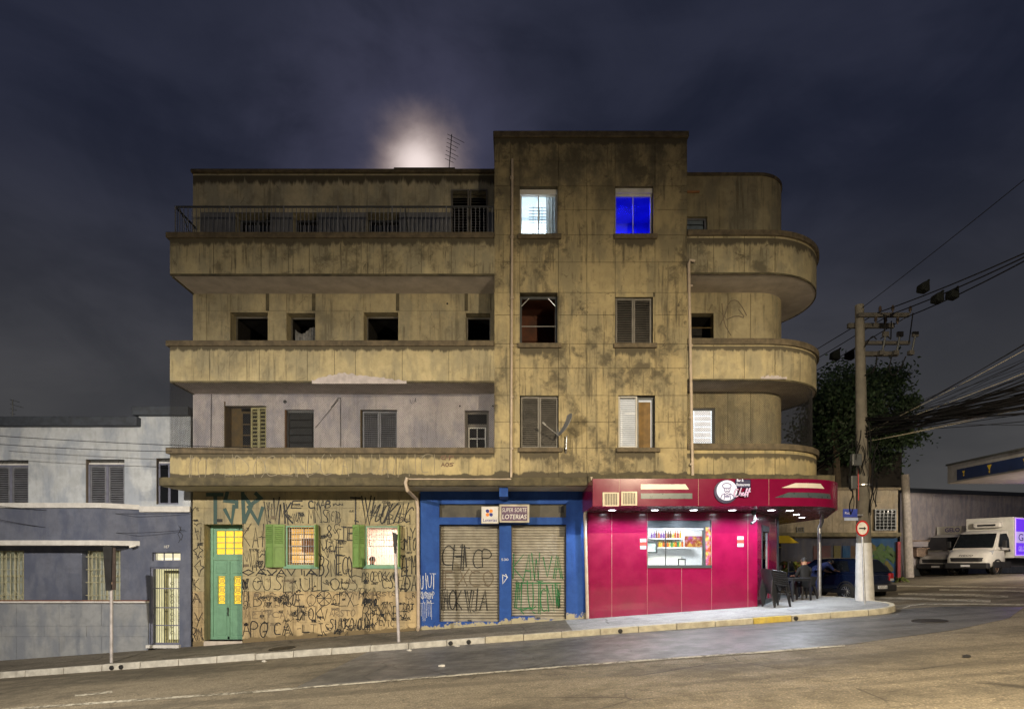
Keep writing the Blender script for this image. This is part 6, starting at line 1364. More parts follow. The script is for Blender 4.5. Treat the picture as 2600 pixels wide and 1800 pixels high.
MB().box(PX(2276, YK), PX(2284, YK), YK - .1, YK + .2, zk[0], PZ(1375, YK)).build('brick_pier', M('red_painted_brick', (.16, .02, .03), .8, var=.3, scale=14, bump=.6), shp)
dk = thing('dark_rear_building', 'dark unlit windowless building rising behind the mural shop', 'building', (16, 34, RD(16, 34))); m_dkb = M('unlit_render', (.055, .05, .045), .9, var=.3, scale=.8)
MB().box(PX(2050, 33), PX(2386, 33), 36.2, 42, -1, PZ(1152, 36.2)).build('wall', m_dkb, dk); MB().box(PX(2050, 33), PX(2386, 33) + .05, 36.1, 42, PZ(1152, 36.2), PZ(1152, 36.2) + .1).build('coping', m_dkb, dk)
# white boundary wall behind the vans
wwl = thing('white_yard_wall', 'tall dirty white yard wall behind the parked vans', 'wall', (PX(2307, 33), 33, RD(22, 33))); m_ww = PLASTER('dirty_white_plaster', (.40, .365, .385), .25, stain=(.25, .21, .19))
W0, W1 = Vector((PX(2300, 33.0), 33.0)), Vector((PX(2640, 43.0), 43.0)); wd_ = (W1 - W0); zt0, zt1 = PZ(1250, 33.0), PZ(1261, 43.0)
def wseg(name, t0, t1, z0f, z1f, d0, d1, mat):
    nn = Vector((wd_.y, -wd_.x)).normalized(); a, b = W0 + wd_ * t0, W0 + wd_ * t1; p = [a + nn * d0, b + nn * d0, b + nn * d1, a + nn * d1]; zz_ = lambda f, t: f(t)
    return MB().hexa([(v.x, v.y, z0f(t)) for v, t in zip(p, (t0, t1, t1, t0))] + [(v.x, v.y, z1f(t)) for v, t in zip(p, (t0, t1, t1, t0))]).build(name, mat, wwl)
ztp = lambda t: zt0 + (zt1 - zt0) * t
for t0, t1 in ((0, .16), (.162, .40), (.402, .68), (.682, 1.5)): wseg('wall_bay', t0, t1, lambda t: -2.5, ztp, 0, -.3, m_ww)
wseg('wall_cap', 0, 1.5, ztp, lambda t: ztp(t) + .25, .08, -.4, m_cor); wseg('plinth', 0, 1.5, lambda t: -2.5, lambda t: RD(22, 34) + .5, .03, 0, m_hg)
pr_ = PX(2312, 32.4); MB().tube([(pr_ + .05, 32.4, -2), (pr_ - .3, 32.4, PZ(1205, 32.4))], [.26, .19], 16).build('post', M('yard_post_concrete', (.44, .40, .37), .85, var=.2, dirt=.3), wwl)
mb_ = thing('meter_cabinet', 'old metal meter boxes mounted on the white yard wall', 'meter box', tuple(P(2330, 1440, 33.2)))
for x0, y0, x1, y1, mm_ in ((2315, 1374, 2354, 1388, m_ww), (2325, 1393, 2353, 1413, m_rust)): q = rect(x0, y0, x1, y1, 33.2); MB().box(q[0], q[1], 33.1, 34.2, q[2], q[3]).build('cabinet', mm_, mb_, bevel=.02); MB().box(q[0] - .06, q[1] + .06, 33.05, 34.2, q[3] + .001, q[3] + .06).build('lid', m_rust, mb_)
# petrol station canopy
YS0, YS1 = 27.0, 12.5; xs0 = 19.9
pc = thing('petrol_station_canopy', 'flat blue and white petrol station canopy at the right edge', 'canopy', (24, 24, RD(24, 24))); ztc, zbc = PZ(1183, 27), PZ(1227, 27)
m_pblue = M('canopy_blue', (.008, .02, .08), .5); m_pyel = M('canopy_yellow', (.5, .36, .02), .4)
MB().box(xs0, 36, YS1, YS0, zbc, ztc).build('canopy_body', M('canopy_grey_panel', (.22, .22, .24), .6), pc, bevel=.01); MB().box(xs0 - .02, xs0 - .001, YS1, YS0 - .6, zbc + .06, ztc - .25).build('blue_band', m_pblue, pc); MB().box(xs0 - .05, 36, YS1, YS0 + .05, ztc + .001, ztc + .08).build('top_trim', m_gun, pc)
MB().box(xs0 + .02, 35.9, YS1, YS0 - .02, zbc - .02, zbc - .001).build('underside', m_soffit, pc)
for y_, s_ in ((26.0, .08), (24.6, .12), (22.9, .09), (21.8, .05)):
    z_ = (zbc + ztc) / 2 - .05; MB()._add([(xs0 - .024, y_ - s_, z_ + s_), (xs0 - .024, y_ + s_, z_ + s_), (xs0 - .024, y_, z_ - s_)], [(0, 1, 2)]).box(xs0 - .026, xs0 - .022, y_ - .03, y_ + .03, z_ - s_ * 1.8, z_ - s_).build('emblem', m_pyel, pc)
fl = MB().box(22.6, 23.4, 21.6, 22.2, zbc - .09, zbc - .021).build('added_floodlight', m_gun, pc); MB().box(22.65, 23.35, 21.65, 22.15, zbc - .1, zbc - .0905).build('added_floodlight_face', m_lampface, fl)  # unseen lamp added under the canopy to brighten the vans and yard wall
L = bpy.data.lights.new('added_floodlight_lamp', 'SPOT'); L.energy = 5000; L.color = (1.0, .87, .70); L.spot_size = R(150); L.spot_blend = .9; L.shadow_soft_size = .25; o = bpy.data.objects.new('added_floodlight_lamp', L); COL.objects.link(o); o.parent = pc
o.location = Vector((23.0, 21.9, zbc - .12)) - ORG[pc]; o.rotation_euler = (Vector((21.5, 30.5, 1.2)) - Vector((23.0, 21.9, zbc))).to_track_quat('-Z', 'Y').to_euler()
for y_ in (16.0, 25.0): MB().box(27.7, 28.1, y_ - .2, y_ + .2, RD(28, y_) - .3, zbc - .02).build('column', m_white, pc)
# yellow awning and sign seen through the arcade
yk2 = 26.0; aw_ = thing('yellow_awning', 'small yellow awning glimpsed behind the restaurant column', 'awning', tuple(P(1985, 1378, yk2)))
q = rect(1955, 1360, 2002, 1379, yk2); MB().hexa([(q[0], yk2 - .7, q[2]), (q[1] + .12, yk2 - .7, q[2]), (q[1] + .12, yk2, q[2]), (q[0], yk2, q[2]), (q[0], yk2 - .3, q[3]), (q[1] - .15, yk2 - .3, q[3]), (q[1] - .15, yk2, q[3]), (q[0], yk2, q[3])]).build('fabric', M('yellow_fabric', (.55, .40, .01), .7, var=.1), aw_)
MB().box(PX(1968, yk2), PX(1983, yk2), yk2 - .02, yk2 + .1, PZ(1390, yk2), PZ(1387.5, yk2)).build('rail', m_pyel, aw_); MB().box(PX(1971, yk2), PX(1983, yk2), yk2, yk2 + .15, RD(12, 26) - .3, q[2]).build('pillar', m_dkw, aw_)
ysn = thing('yellow_sign', 'yellow torn banner sign under the canopy end', 'sign', tuple(P(1982, 1318, 25)))
q = rect(1968, 1304, 2000, 1323, 25); MB().box(q[0], q[1], 25, 25.04, q[3] - .07, q[3]).build('bar', m_pyel, ysn); MB().prism([(q[0] + .1, q[2]), (q[1] - .1, q[2]), (q[1], q[2] + .08), (q[1] - .06, q[2] + .14), (q[1], q[3] - .12), (q[0] + .1, q[3] - .12)], 25, 25.03).build('banner', m_pyel, ysn)

# ================================================================== plants and tree
m_lf = [M('tree_leaf_dark', (.035, .065, .03), .6, var=.35, scale=2), M('tree_leaf_mid', (.05, .095, .04), .6, var=.35, scale=2)]; m_bark = M('bark', (.09, .07, .05), .9, var=.3, bump=.6)
def tree(name, label, c, rx, rz, n, seed, g):
    rg_ = random.Random(seed); t = thing(name, label, 'tree', (c.x, c.y, g)); tr_ = MB(); tr_.tube([(c.x, c.y, g - .3), (c.x + .15, c.y, (g + c.z) / 2), (c.x, c.y, c.z)], [.30, .22, .12], 10)
    cl_ = []
    for i in range(58):
        d = Vector((rg_.gauss(0, 1), rg_.gauss(0, 1), rg_.gauss(0, 1))).normalized() * rg_.uniform(.45, 1.0); q = Vector((c.x + d.x * rx, c.y + d.y * rx, c.z + d.z * rz * (1 if d.z > 0 else .8))); cl_.append((q, rg_.uniform(.55, 1.15)))
        if i < 14: tr_.tube([(c.x, c.y, c.z - rz * .5), tuple(Vector((c.x, c.y, c.z - rz * .3)).lerp(q, .6) + Vector((0, 0, -.15))), tuple(q)], [.09, .05, .015], 5)
    tr_.build('trunk', m_bark, t); m = MB()
    for i in range(n):
        q, r_ = rg_.choice(cl_); v = q + Vector((rg_.gauss(0, 1), rg_.gauss(0, 1), rg_.gauss(0, .8))) * r_ * .5; a = Vector((rg_.gauss(0, 1), rg_.gauss(0, 1), rg_.gauss(0, 1))).normalized(); b = a.cross(Vector((rg_.gauss(0, 1), rg_.gauss(0, 1), rg_.gauss(0, 1)))).normalized(); s_ = rg_.uniform(.07, .15)
        m._add([v - a * s_, v + b * s_ * .5, v + a * s_, v - b * s_ * .5], [(0, 1, 2, 3)], 1 if (i * 7) % 3 == 0 else 0)
    m.build('crown', m_lf, t); return t
tree('leafy_tree', 'large dark leafy tree behind the utility pole', P(2200, 1075, 34), 2.7, 3.4, 22000, 4, RD(20, 34) - .2)
tree('leafy_tree', 'dark leafy tree half hidden behind the rounded balconies', P(2120, 1060, 32), 2.0, 2.6, 9000, 8, RD(17, 32) - .2)
def fronds(name, label, x, y, g, n, l, mat, seed, pot=False, h=0.0):
    rg_ = random.Random(seed); t = thing(name, label, 'plant', (x, y, g)); 
    if h: MB().tube([(x, y, g - .1), (x + .05, y, g + h)], [.06, .04], 8).build('stem', m_bark, t)
    for i in range(n):
        a = rg_.uniform(0, 2 * math.pi); e = rg_.uniform(.3, 1.2); m = MB(); w_ = l * .09; pts = []
        for q in range(6): s_ = q / 5; pts.append(Vector((x + math.cos(a) * l * s_ * math.cos(e) , y + math.sin(a) * l * s_ * math.cos(e), g + h + l * (s_ * math.sin(e) * 1.1 - .75 * s_ * s_))))
        sd = Vector((-math.sin(a), math.cos(a), .3)) * w_; vs = []
        for q, p in enumerate(pts): k_ = 1 - abs(q / 5 - .35) * 1.2; vs += [tuple(p + sd * max(.05, k_)), tuple(p - sd * max(.05, k_))]
        m._add(vs, [(2 * q, 2 * q + 1, 2 * q + 3, 2 * q + 2) for q in range(5)]); m.build('frond', mat, t)
m_fr = M('yellow_green_frond', (.16, .19, .035), .6, var=.3); m_fr2 = M('bromeliad_leaf', (.10, .13, .03), .5, var=.3)
py_ = 25.0; fronds('palm_plant', 'drooping yellow green palm in front of the red shutter', PX(2012, py_), py_, RD(PX(2012, py_), py_), 22, 1.2, m_fr, 3, h=1.0)
fronds('spiky_plant', 'spiky bromeliad plant at the foot of the white yard post', PX(2283, 28.4), 28.4, RD(PX(2283, 28.4), 28.4), 26, .62, m_fr2, 6, h=.05)
# ================================================================== vehicles
m_tyre = M('tyre_rubber', (.015, .015, .015), .85); m_rim = M('alloy_rim', (.55, .56, .58), .3, .8); m_cglass = M('car_glass', (.010, .012, .015), .06, var=.05, spec=.7); m_trim = M('black_trim', (.02, .02, .022), .5)
m_lens = M('headlamp_lens', (.5, .52, .55), .12, .3); m_tail = M('tail_lamp_red', (.32, .015, .02), .25); m_plate = M('number_plate_white', (.6, .6, .62), .4)
def loft(stations, closed=True):
    """each station: list of (x,y,z) half-section points from centre bottom to centre top; mirrored in y"""
    m = MB(); k_ = len(stations[0]); ring = []
    for st in stations:
        full = [(x, y, z_) for x, y, z_ in st] + [(x, -y, z_) for x, y, z_ in reversed(st[1:-1])]; ring.append(full)
    n = len(ring[0]); vs = [p for r_ in ring for p in r_]; fs = []
    for i in range(len(ring) - 1):
        for j in range(n): fs.append((i * n + j, i * n + (j + 1) % n, (i + 1) * n + (j + 1) % n, (i + 1) * n + j))
    fs += [tuple(range(n)), tuple(range((len(ring) - 1) * n + n - 1, (len(ring) - 1) * n - 1, -1))]
    return m._add(vs, fs)
def wheel(t, x, y, r, w_, side, spokes=11, rim=None):
    wl_ = MB().lathe([(r * .62, -w_ / 2), (r * .92, -w_ / 2), (r, -w_ * .35), (r, w_ * .35), (r * .92, w_ / 2), (r * .62, w_ / 2)], 26, (x, y, r), 'y').build('wheel', m_tyre, t, local=True, smooth=True)
    yo = y + side * w_ * .36
    MB().lathe([(0, 0), (r * .63, 0)], 24, (x, yo - side * .05, r), 'y').build('hub_back', m_trim, wl_, local=True)
    sp_ = MB().lathe([(r * .58, 0), (r * .64, side * .02), (r * .66, 0)], 24, (x, yo, r), 'y'); sp_.lathe([(0, side * .01), (r * .16, side * .01), (r * .18, -side * .02)], 14, (x, yo, r), 'y')
    for i in range(spokes):
        a = 2 * math.pi * i / spokes; c, s_ = math.cos(a), math.sin(a); u, v = (-s_, c), .016
        p = [(x + c * r * .12 + u[0] * v, yo, r + s_ * r * .12 + u[1] * v), (x + c * r * .6 + u[0] * v, yo, r + s_ * r * .6 + u[1] * v), (x + c * r * .6 - u[0] * v, yo, r + s_ * r * .6 - u[1] * v), (x + c * r * .12 - u[0] * v, yo, r + s_ * r * .12 - u[1] * v)]
        sp_.quad(*p)
    sp_.build('rim', rim or m_rim, wl_, local=True)
def sec(x, zs, ys): return [(x, 0, zs[0])] + [(x, y, z_) for y, z_ in zip(ys, zs)] + [(x, 0, zs[-1])]
def hatchback(loc, rz, paint):
    t = thing('blue_hatchback', 'dark blue two door hatchback parked by the corner with its door open', 'car', loc, rz=rz)
    S = []
    for x, zb, zm, zt_, w_ in ((-1.80, .36, .62, .86, .68), (-1.74, .26, .62, .93, .74), (-1.45, .22, .60, .95, .775), (-.6, .2, .58, .94, .785), (.4, .2, .58, .93, .785), (.95, .22, .58, .92, .775), (1.45, .24, .56, .80, .755), (1.74, .28, .52, .70, .70), (1.82, .34, .5, .60, .62)):
        S.append(sec(x, [zb, zb + .08, zm, zt_ - .05, zt_], [w_ * .86, w_ * .97, w_, w_ * .965, w_ * .9]))
    b = loft(S).build('body', paint, t, local=True, smooth=True); md = b.modifiers.new('s', 'SUBSURF'); md.levels = md.render_levels = 1
    Cb = []
    for x, z0, z1, w0, w1 in ((-1.78, .90, .94, .68, .66), (-1.66, .90, 1.10, .71, .64), (-1.40, .90, 1.38, .735, .575), (-1.1, .9, 1.43, .74, .57), (-.3, .9, 1.45, .745, .575), (.25, .9, 1.41, .74, .57), (.62, .9, 1.18, .73, .63), (.95, .88, .93, .71, .68)):
        Cb.append(sec(x, [z0, z0 + .001, z0 + (z1 - z0) * .5, z1 - .03 * (z1 > 1), z1], [w0, w0, (w0 + w1) / 2 + .015, w1 + .02, w1 * .85]))
    loft(Cb).build('cabin', paint, t, local=True, smooth=True)
    for sy in (-1, 1):
        def W(x, z_): q = (z_ - .93) / .48; return (x, sy * (.757 - .155 * q), z_)
        for pts in ([(-.02, .96), (.68, .96), (.22, 1.33), (-.02, 1.34)], [(-1.28, .98), (-.12, .96), (-.12, 1.34), (-1.12, 1.33)]):
            if sy == 1 and pts[0][0] > -.1: continue
            MB()._add([W(*p) for p in pts], [(0, 1, 2, 3)]).build('side_window', m_cglass, t, local=True)
        for x in (-1.17, 1.13): wheel(t, x, sy * .70, .285, .18, sy)
        for x in (-1.17, 1.13): MB().lathe([(.30, -.02), (.345, -.02), (.345, .02), (.30, .02)], 24, (x, sy * .765, .30), 'y').build('wheel_arch', m_trim, t, local=True)
        MB().box(-1.835, -1.74, sy * .52, sy * .70, .66, .92).build('tail_lamp', m_tail, t, local=True, bevel=.02); MB().box(-1.838, -1.75, sy * .53, sy * .69, .66, .74).build('reverse_lamp', m_lens, t, local=True)
        MB().box(1.66, 1.80, sy * .42, sy * .66, .58, .70).build('headlight', m_lens, t, local=True, bevel=.02)
    MB()._add([(-1.795, -.56, .96), (-1.795, .56, .96), (-1.465, .47, 1.34), (-1.465, -.47, 1.34)], [(0, 1, 2, 3)]).build('rear_window', m_cglass, t, local=True)
    MB()._add([(.97, -.62, .95), (.97, .62, .95), (.33, .5, 1.38), (.33, -.5, 1.38)], [(0, 1, 2, 3)]).build('windscreen', m_cglass, t, local=True)
    MB().box(-1.93, -1.72, -.74, .74, .30, .54).build('rear_bumper', m_trim, t, local=True, bevel=.05); MB().box(1.72, 1.90, -.72, .72, .26, .5).build('front_bumper', m_trim, t, local=True, bevel=.05)
    MB().box(-1.945, -1.931, -.22, .22, .40, .51).build('number_plate', m_plate, t, local=True); MB().box(-1.2, .9, .755, .80, .22, .34).build('sill_trim', m_trim, t, local=True)
    n = text_mb('EUS2718', -.2, .2, .42, .49, 0); n.v = [(-1.9465, x, z_) for x, y, z_ in n.v]; n.v = [(a, -b, c) for a, b, c in n.v]; n.build('plate_lettering', m_trim, t, local=True)
    MB().box(-.10, .86, .79, .80, .3, .32).build('door_gap', m_dark, t, local=True); MB().box(-.09, .8, .766, .79, .36, .92).build('cabin_opening', m_dark, t, local=True)
    dm = MB(); a = R(62); hx, hy = .88, .80     # driver's door swung open on its front hinge
    def D(u, z_, o=0): return (hx - u * math.cos(a) + o * math.sin(a), hy + u * math.sin(a) + o * math.cos(a), z_)
    dm.hexa([D(0, .32), D(.95, .32), D(.95, .32, .06), D(0, .32, .06), D(0, .93), D(.95, .94), D(.95, .94, .06), D(0, .93, .06)]); do = dm.build('door', paint, t, local=True, bevel=.02)
    fm = MB(); fm.tube([D(.05, .93, .03), D(.55, 1.34, .03), D(.93, 1.36, .03), D(.95, .93, .03)], .025, 6).build('door_frame', m_trim, do, local=True); MB()._add([D(.1, .95, .03), D(.92, .95, .03), D(.9, 1.33, .03), D(.55, 1.31, .03)], [(0, 1, 2, 3)]).build('door_window', m_cglass, do, local=True)
    MB().box(-.5, -.36, .762, .80, .82, .86).build('door_handle', m_trim, t, local=True)
    return t
m_cblue = M('car_dark_blue', (.006, .012, .04), .2, .3, .08, 2, coat=.6)
rwp = (11.55, 20.35); th = R(90 + 22)     # heading: back and slightly left
hd_ = Vector((math.cos(th), math.sin(th))); cpos_ = Vector(rwp) + hd_ * 1.17 + Vector((hd_.y, -hd_.x)) * .70
hatchback((cpos_.x, cpos_.y, RD(cpos_.x, cpos_.y)), th, m_cblue)
def van(name, label, loc, rz, paint, box_h, sidemat, big=True):
    t = thing(name, label, 'van', loc, rz=rz); S = []
    for x, zb, zm, zt_, w_ in ((2.86, .42, .62, .80, .78), (2.80, .36, .7, 1.00, .90), (2.55, .34, .75, 1.18, .97), (2.15, .34, .8, 1.32, 1.0), (1.7, .34, .85, 1.38, 1.0), (.55, .34, .85, 1.40, 1.0)): S.append(sec(x, [zb, zb + .1, zm, zt_ - .08, zt_], [w_ * .9, w_ * .98, w_, w_ * .96, w_ * .82]))
    b = loft(S).build('body', paint, t, local=True, smooth=True); md = b.modifiers.new('s', 'SUBSURF'); md.levels = md.render_levels = 1
    Cb = []
    for x, z1, w0, w1 in ((2.12, 1.34, .93, .90), (1.9, 1.66, .97, .88), (1.62, 2.05, .99, .84), (1.35, 2.22, 1.0, .82), (.9, 2.28, 1.0, .82), (.55, 2.28, 1.0, .83)): Cb.append(sec(x, [1.25, 1.26, 1.26 + (z1 - 1.26) * .5, z1 - .05, z1], [w0, w0, (w0 + w1) / 2 + .02, w1 + .02, w1 * .85]))
    loft(Cb).build('cab', paint, t, local=True, smooth=True)
    MB()._add([(2.155, -.86, 1.37), (2.155, .86, 1.37), (1.60, .80, 2.09), (1.60, -.80, 2.09)], [(0, 1, 2, 3)]).build('windscreen', m_cglass, t, local=True)
    for sy in (-1, 1):
        MB()._add([(1.92, sy * .985, 1.40), (.78, sy * 1.012, 1.36), (.70, sy * .96, 1.80), (.82, sy * .90, 2.10), (1.48, sy * .90, 2.06)], [(0, 1, 2, 3, 4)]).build('side_window', m_cglass, t, local=True)
        for x in (2.05, -1.9): wheel(t, x, sy * .86, .34, .22, sy, 6, m_rust if big else m_rim)
        MB().lathe([(.36, -.03), (.43, -.03), (.43, .03), (.36, .03)], 24, (2.05, sy * 1.0, .36), 'y').build('wheel_arch', m_trim, t, local=True)
        MB().hexa([(2.70, sy * .60, .92), (2.45, sy * .955, 1.02), (2.40, sy * .90, 1.02), (2.6, sy * .56, .92), (2.62, sy * .62, 1.10), (2.30, sy * .99, 1.24), (2.26, sy * .9, 1.24), (2.5, sy * .56, 1.10)]).build('headlight', m_lens, t, local=True, bevel=.015)
        MB().tube([(1.75, sy * 1.0, 1.42), (1.85, sy * 1.16, 1.46)], .02, 6).build('mirror_arm', m_trim, t, local=True); MB().box(1.78, 1.88, sy * 1.12, sy * 1.30, 1.36, 1.72).build('mirror', m_trim, t, local=True, bevel=.03)
        MB().box(.60, 2.5, sy * .985, sy * 1.012, .36, .66).build('sill_trim', m_trim, t, local=True, bevel=.01); MB().box(.72, .86, sy * 1.0, sy * 1.03, 1.16, 1.30).build('door_handle', m_trim, t, local=True)
    MB().box(2.62, 2.93, -.95, .95, .30, .60).build('bumper', m_trim, t, local=True, bevel=.06); MB().prismz([(2.895, -.55), (2.88, .55), (2.80, .80), (2.7, .8), (2.7, -.8), (2.80, -.80)], .66, .86).build('grille', m_trim, t, local=True, bevel=.02)
    MB().box(2.94, 2.95, -.2, .2, .40, .50).build('number_plate', m_plate, t, local=True)
    bx = MB().box(-3.0, .40, -1.05, 1.05, .85, box_h).build('cargo_box', M(name + '_box', (.55, .54, .50), .45, var=.06), t, local=True, bevel=.02)
    MB().box(-2.9, .5, -.5, .5, .45, .84).build('chassis', m_trim, t, local=True)
    return t, bx
m_vw = M('van_white', (.62, .60, .56), .35, var=.05, coat=.3); m_vs = M('van_silver', (.46, .45, .43), .35, .4, .08, coat=.3)
def ground_px(px, py): v = on_road(px, py); return v
fv = P(2468, 1462, 31.5); hv = Vector((-.87, -.49)).normalized(); ang_ = math.atan2(hv.y, hv.x)
def place_van(px, Y, hv_, back=2.9): x = PX(px, Y); c = Vector((x, Y)) - hv_ * back; return c
c = place_van(2452, 29.8, hv); gzv = RD(c.x, c.y)
v1, bx1 = van('white_box_van', 'white box van with purple lit ice panels on its side', (c.x, c.y, gzv), ang_, m_vw, 2.95, None)
def side_text(t, par, body, x0, x1, z0, z1, y, mat, flip):
    n = text_mb(body, 0, 1, 0, 1, 0, 0, .01); n.v = [((x0 + (x1 - x0) * a) if not flip else (x1 - (x1 - x0) * a), y, z0 + (z1 - z0) * c_) for a, b, c_ in n.v]; n.build('lettering', mat, par, local=True)
m_pur = M('purple_panel', (.10, .03, .55), .4, emit=(.13, .03, .80), es=.8); m_pal = M('pale_lilac_panel', (.55, .5, .75), .4, emit=(.40, .30, .9), es=.6); m_purl = GLOW('violet_led', (.30, .08, 1.0), 1.6, .05); m_vink = M('deep_violet_ink', (.04, .02, .22), .5)  # panel emission stands in for the LED light falling on the printed sides
ys_ = 1.056; nearside = 1
# the side that faces the camera is the local +y side
for z0, z1, mm_ in ((1.02, 1.62, m_pur), (1.63, 2.20, m_pal), (2.21, 2.85, m_pur)): MB().box(-2.9, .20, 1.051, 1.057, z0, z1).build('side_panel', mm_, bx1, local=True)
for a in ((.215, .25, 1.0, 2.88), (-2.95, .25, 2.86, 2.89), (-2.95, .25, .98, 1.01)): MB().box(a[0], a[1], 1.052, 1.075, a[2], a[3]).build('led_strip', m_purl, bx1, local=True)
side_text(v1, bx1, 'GELO', -2.2, -.10, 1.72, 2.1, 1.0595, m_vink, True); side_text(v1, bx1, 'GELO & BEBIDAS', -2.2, -.10, 1.2, 1.45, 1.0595, m_pal, True)
def front_text(par, body, y0, y1, z0, z1, x, mat, tilt=0.0):
    n = text_mb(body, 0, 1, 0, 1, 0, 0, .02); n.v = [(x - tilt * c_, y0 + (y1 - y0) * a, z0 + (z1 - z0) * c_) for a, b, c_ in n.v]; n.build('lettering', mat, par, local=True)
front_text(v1, 'IVECO', -.30, .30, .93, 1.01, 2.885, m_trim, .06)
rf = MB().box(.405, .72, -.62, .62, 2.42, 2.72).build('refrigeration_unit', m_vw, v1, local=True, bevel=.08); MB().box(.721, .74, -.4, .4, 2.5, 2.6).build('vent', m_trim, v1, local=True)
hv2 = Vector((-.86, -.51)).normalized(); c = place_van(2376, 32.45, hv2); v2, bx2 = van('silver_box_van', 'silver van with a white GELO box parked behind the white van', (c.x, c.y, RD(c.x, c.y)), math.atan2(hv2.y, hv2.x), m_vs, 2.75, None, False)
front_text(bx2, 'GELO', -.62, .12, 2.42, 2.66, .412, m_vink)
L = bpy.data.lights.new('violet_strip_light', 'AREA'); L.energy = 160; L.color = (.35, .12, 1.0); L.size = 3.0; L.size_y = .1; L.shape = 'RECTANGLE'
o = bpy.data.objects.new('violet_strip_light', L); COL.objects.link(o); o.parent = v1; o.location = (-1.2, 1.25, 2.98); o.rotation_euler = (R(100), 0, 0)

# ================================================================== people
m_skin = M('skin', (.34, .19, .12), .55, var=.06); m_hair = M('dark_hair', (.012, .010, .009), .6); m_navyc = M('navy_overall', (.02, .032, .115), .8, var=.2, scale=12); m_blk = M('black_clothes', (.007, .007, .008), .9); m_shoe = M('dark_shoes', (.02, .02, .02), .6); m_jean = M('grey_trousers', (.05, .055, .08), .85)
def figure(label, J, E, mats, mof, loc, rz=0.0, name='person'):
    """continuous skinned body; J: joint -> (pos, radius)"""
    me = bpy.data.meshes.new('person'); names = list(J); me.from_pydata([J[n][0] for n in names], [(names.index(a), names.index(b)) for a, b in E], [])
    o = bpy.data.objects.new('tmp', me); COL.objects.link(o); sk = o.modifiers.new('k', 'SKIN'); sk.use_smooth_shade = True; sk.branch_smoothing = .4
    for i, n in enumerate(names): r_ = J[n][1]; me.skin_vertices[0].data[i].radius = (r_, r_) if not isinstance(r_, tuple) else r_
    me.skin_vertices[0].data[0].use_root = True; sb = o.modifiers.new('s', 'SUBSURF'); sb.levels = sb.render_levels = 2
    bpy.context.view_layer.update(); m2 = bpy.data.meshes.new_from_object(o.evaluated_get(bpy.context.evaluated_depsgraph_get())); bpy.data.objects.remove(o)
    m2.materials.clear()
    for q in mats: m2.materials.append(q)
    jp = [(Vector(J[a][0]), Vector(J[b][0]), mof.get((a, b), 0)) for a, b in E]
    for p in m2.polygons:
        c_ = p.center; best = (1e9, 0)
        for a, b, mi in jp:
            t_ = max(0, min(1, (c_ - a).dot(b - a) / max(1e-9, (b - a).length_squared))); d = (c_ - a.lerp(b, t_)).length
            if d < best[0]: best = (d, mi)
        p.material_index = best[1]; p.use_smooth = True
    m2.name = 'person'; ob = bpy.data.objects.new(name, m2); COL.objects.link(ob); ob.location = loc; ob.rotation_euler = (0, 0, rz); ORG[ob] = Vector(loc); return tag(ob, label, 'person')
def hand(par, w, d, mat, s=1.0):
    """palm and five bent fingers"""
    d = Vector(d).normalized(); u = d.cross(Vector((0, 0, 1))); u = u.normalized() if u.length > .1 else Vector((1, 0, 0)); n_ = u.cross(d); w = Vector(w); m = MB()
    m.hexa([tuple(w + u * a * .04 + d * b + n_ * c_ * .013) for c_ in (-1, 1) for a, b in ((-1, 0), (1, 0), (1, .09), (-1, .09))])
    for i, l in enumerate((.06, .075, .08, .07)): p = w + u * (-.033 + .022 * i) + d * .088; m.tube([tuple(p), tuple(p + d * l * .5 - n_ * .006), tuple(p + d * l * .85 - n_ * .03)], [.009, .009, .007], 6)
    p = w + u * .04 + d * .025; m.tube([tuple(p), tuple(p + u * .03 + d * .03), tuple(p + u * .035 + d * .06 - n_ * .01)], [.011, .010, .008], 6)
    return m.build('hand', mat, par, local=True)
def head_extras(par, c, f, r, hair=True):
    """nose, ears, eyes, mouth and hair on a head centred at c facing f"""
    c, f = Vector(c), Vector(f).normalized(); s_ = f.cross(Vector((0, 0, 1))).normalized(); up_ = s_.cross(f)
    m = MB()._add([tuple(c + f * r * .92 + up_ * r * .15), tuple(c + f * r * 1.25 - up_ * r * .2), tuple(c + f * r * .92 - up_ * r * .25 + s_ * r * .18), tuple(c + f * r * .92 - up_ * r * .25 - s_ * r * .18)], [(0, 1, 2), (0, 3, 1), (1, 3, 2), (0, 2, 3)])
    for q in (-1, 1): e = c + s_ * q * r * .96; m.hexa([tuple(e + f * a * r * .16 + up_ * b * r * .28 + s_ * q * d_ * r * .1) for d_ in (0, 1) for a, b in ((-1, -1), (1, -1), (1, 1), (-1, 1))])
    m.build('face', m_skin, par, local=True)
    e_ = MB()
    for q in (-1, 1): e = c + f * r * .93 + s_ * q * r * .35 + up_ * r * .12; e_.lathe([(0, -.006), (.011, 0), (0, .006)], 8, tuple(e))
    e = c + f * r * .95 - up_ * r * .5; e_.tube([tuple(e - s_ * r * .25), tuple(e + s_ * r * .25)], .006, 5); e_.build('eyes_and_mouth', m_hair, par, local=True)
    if hair:
        h_ = MB(); n = 12; prof = []
        for i in range(8):
            for j in range(n):
                a = 2 * math.pi * j / n; t_ = math.pi * .58 * i / 7; d = (up_ * math.cos(t_) + (f * math.cos(a) + s_ * math.sin(a)) * math.sin(t_)); k_ = 1.10 if (f.dot(d) < .55 or t_ < .8) else .90
                prof.append(tuple(c + d * r * k_))
        h_._add(prof, [(i * n + j, i * n + (j + 1) % n, (i + 1) * n + (j + 1) % n, (i + 1) * n + j) for i in range(7) for j in range(n)]); h_.build('hair', m_hair, par, local=True, smooth=True)
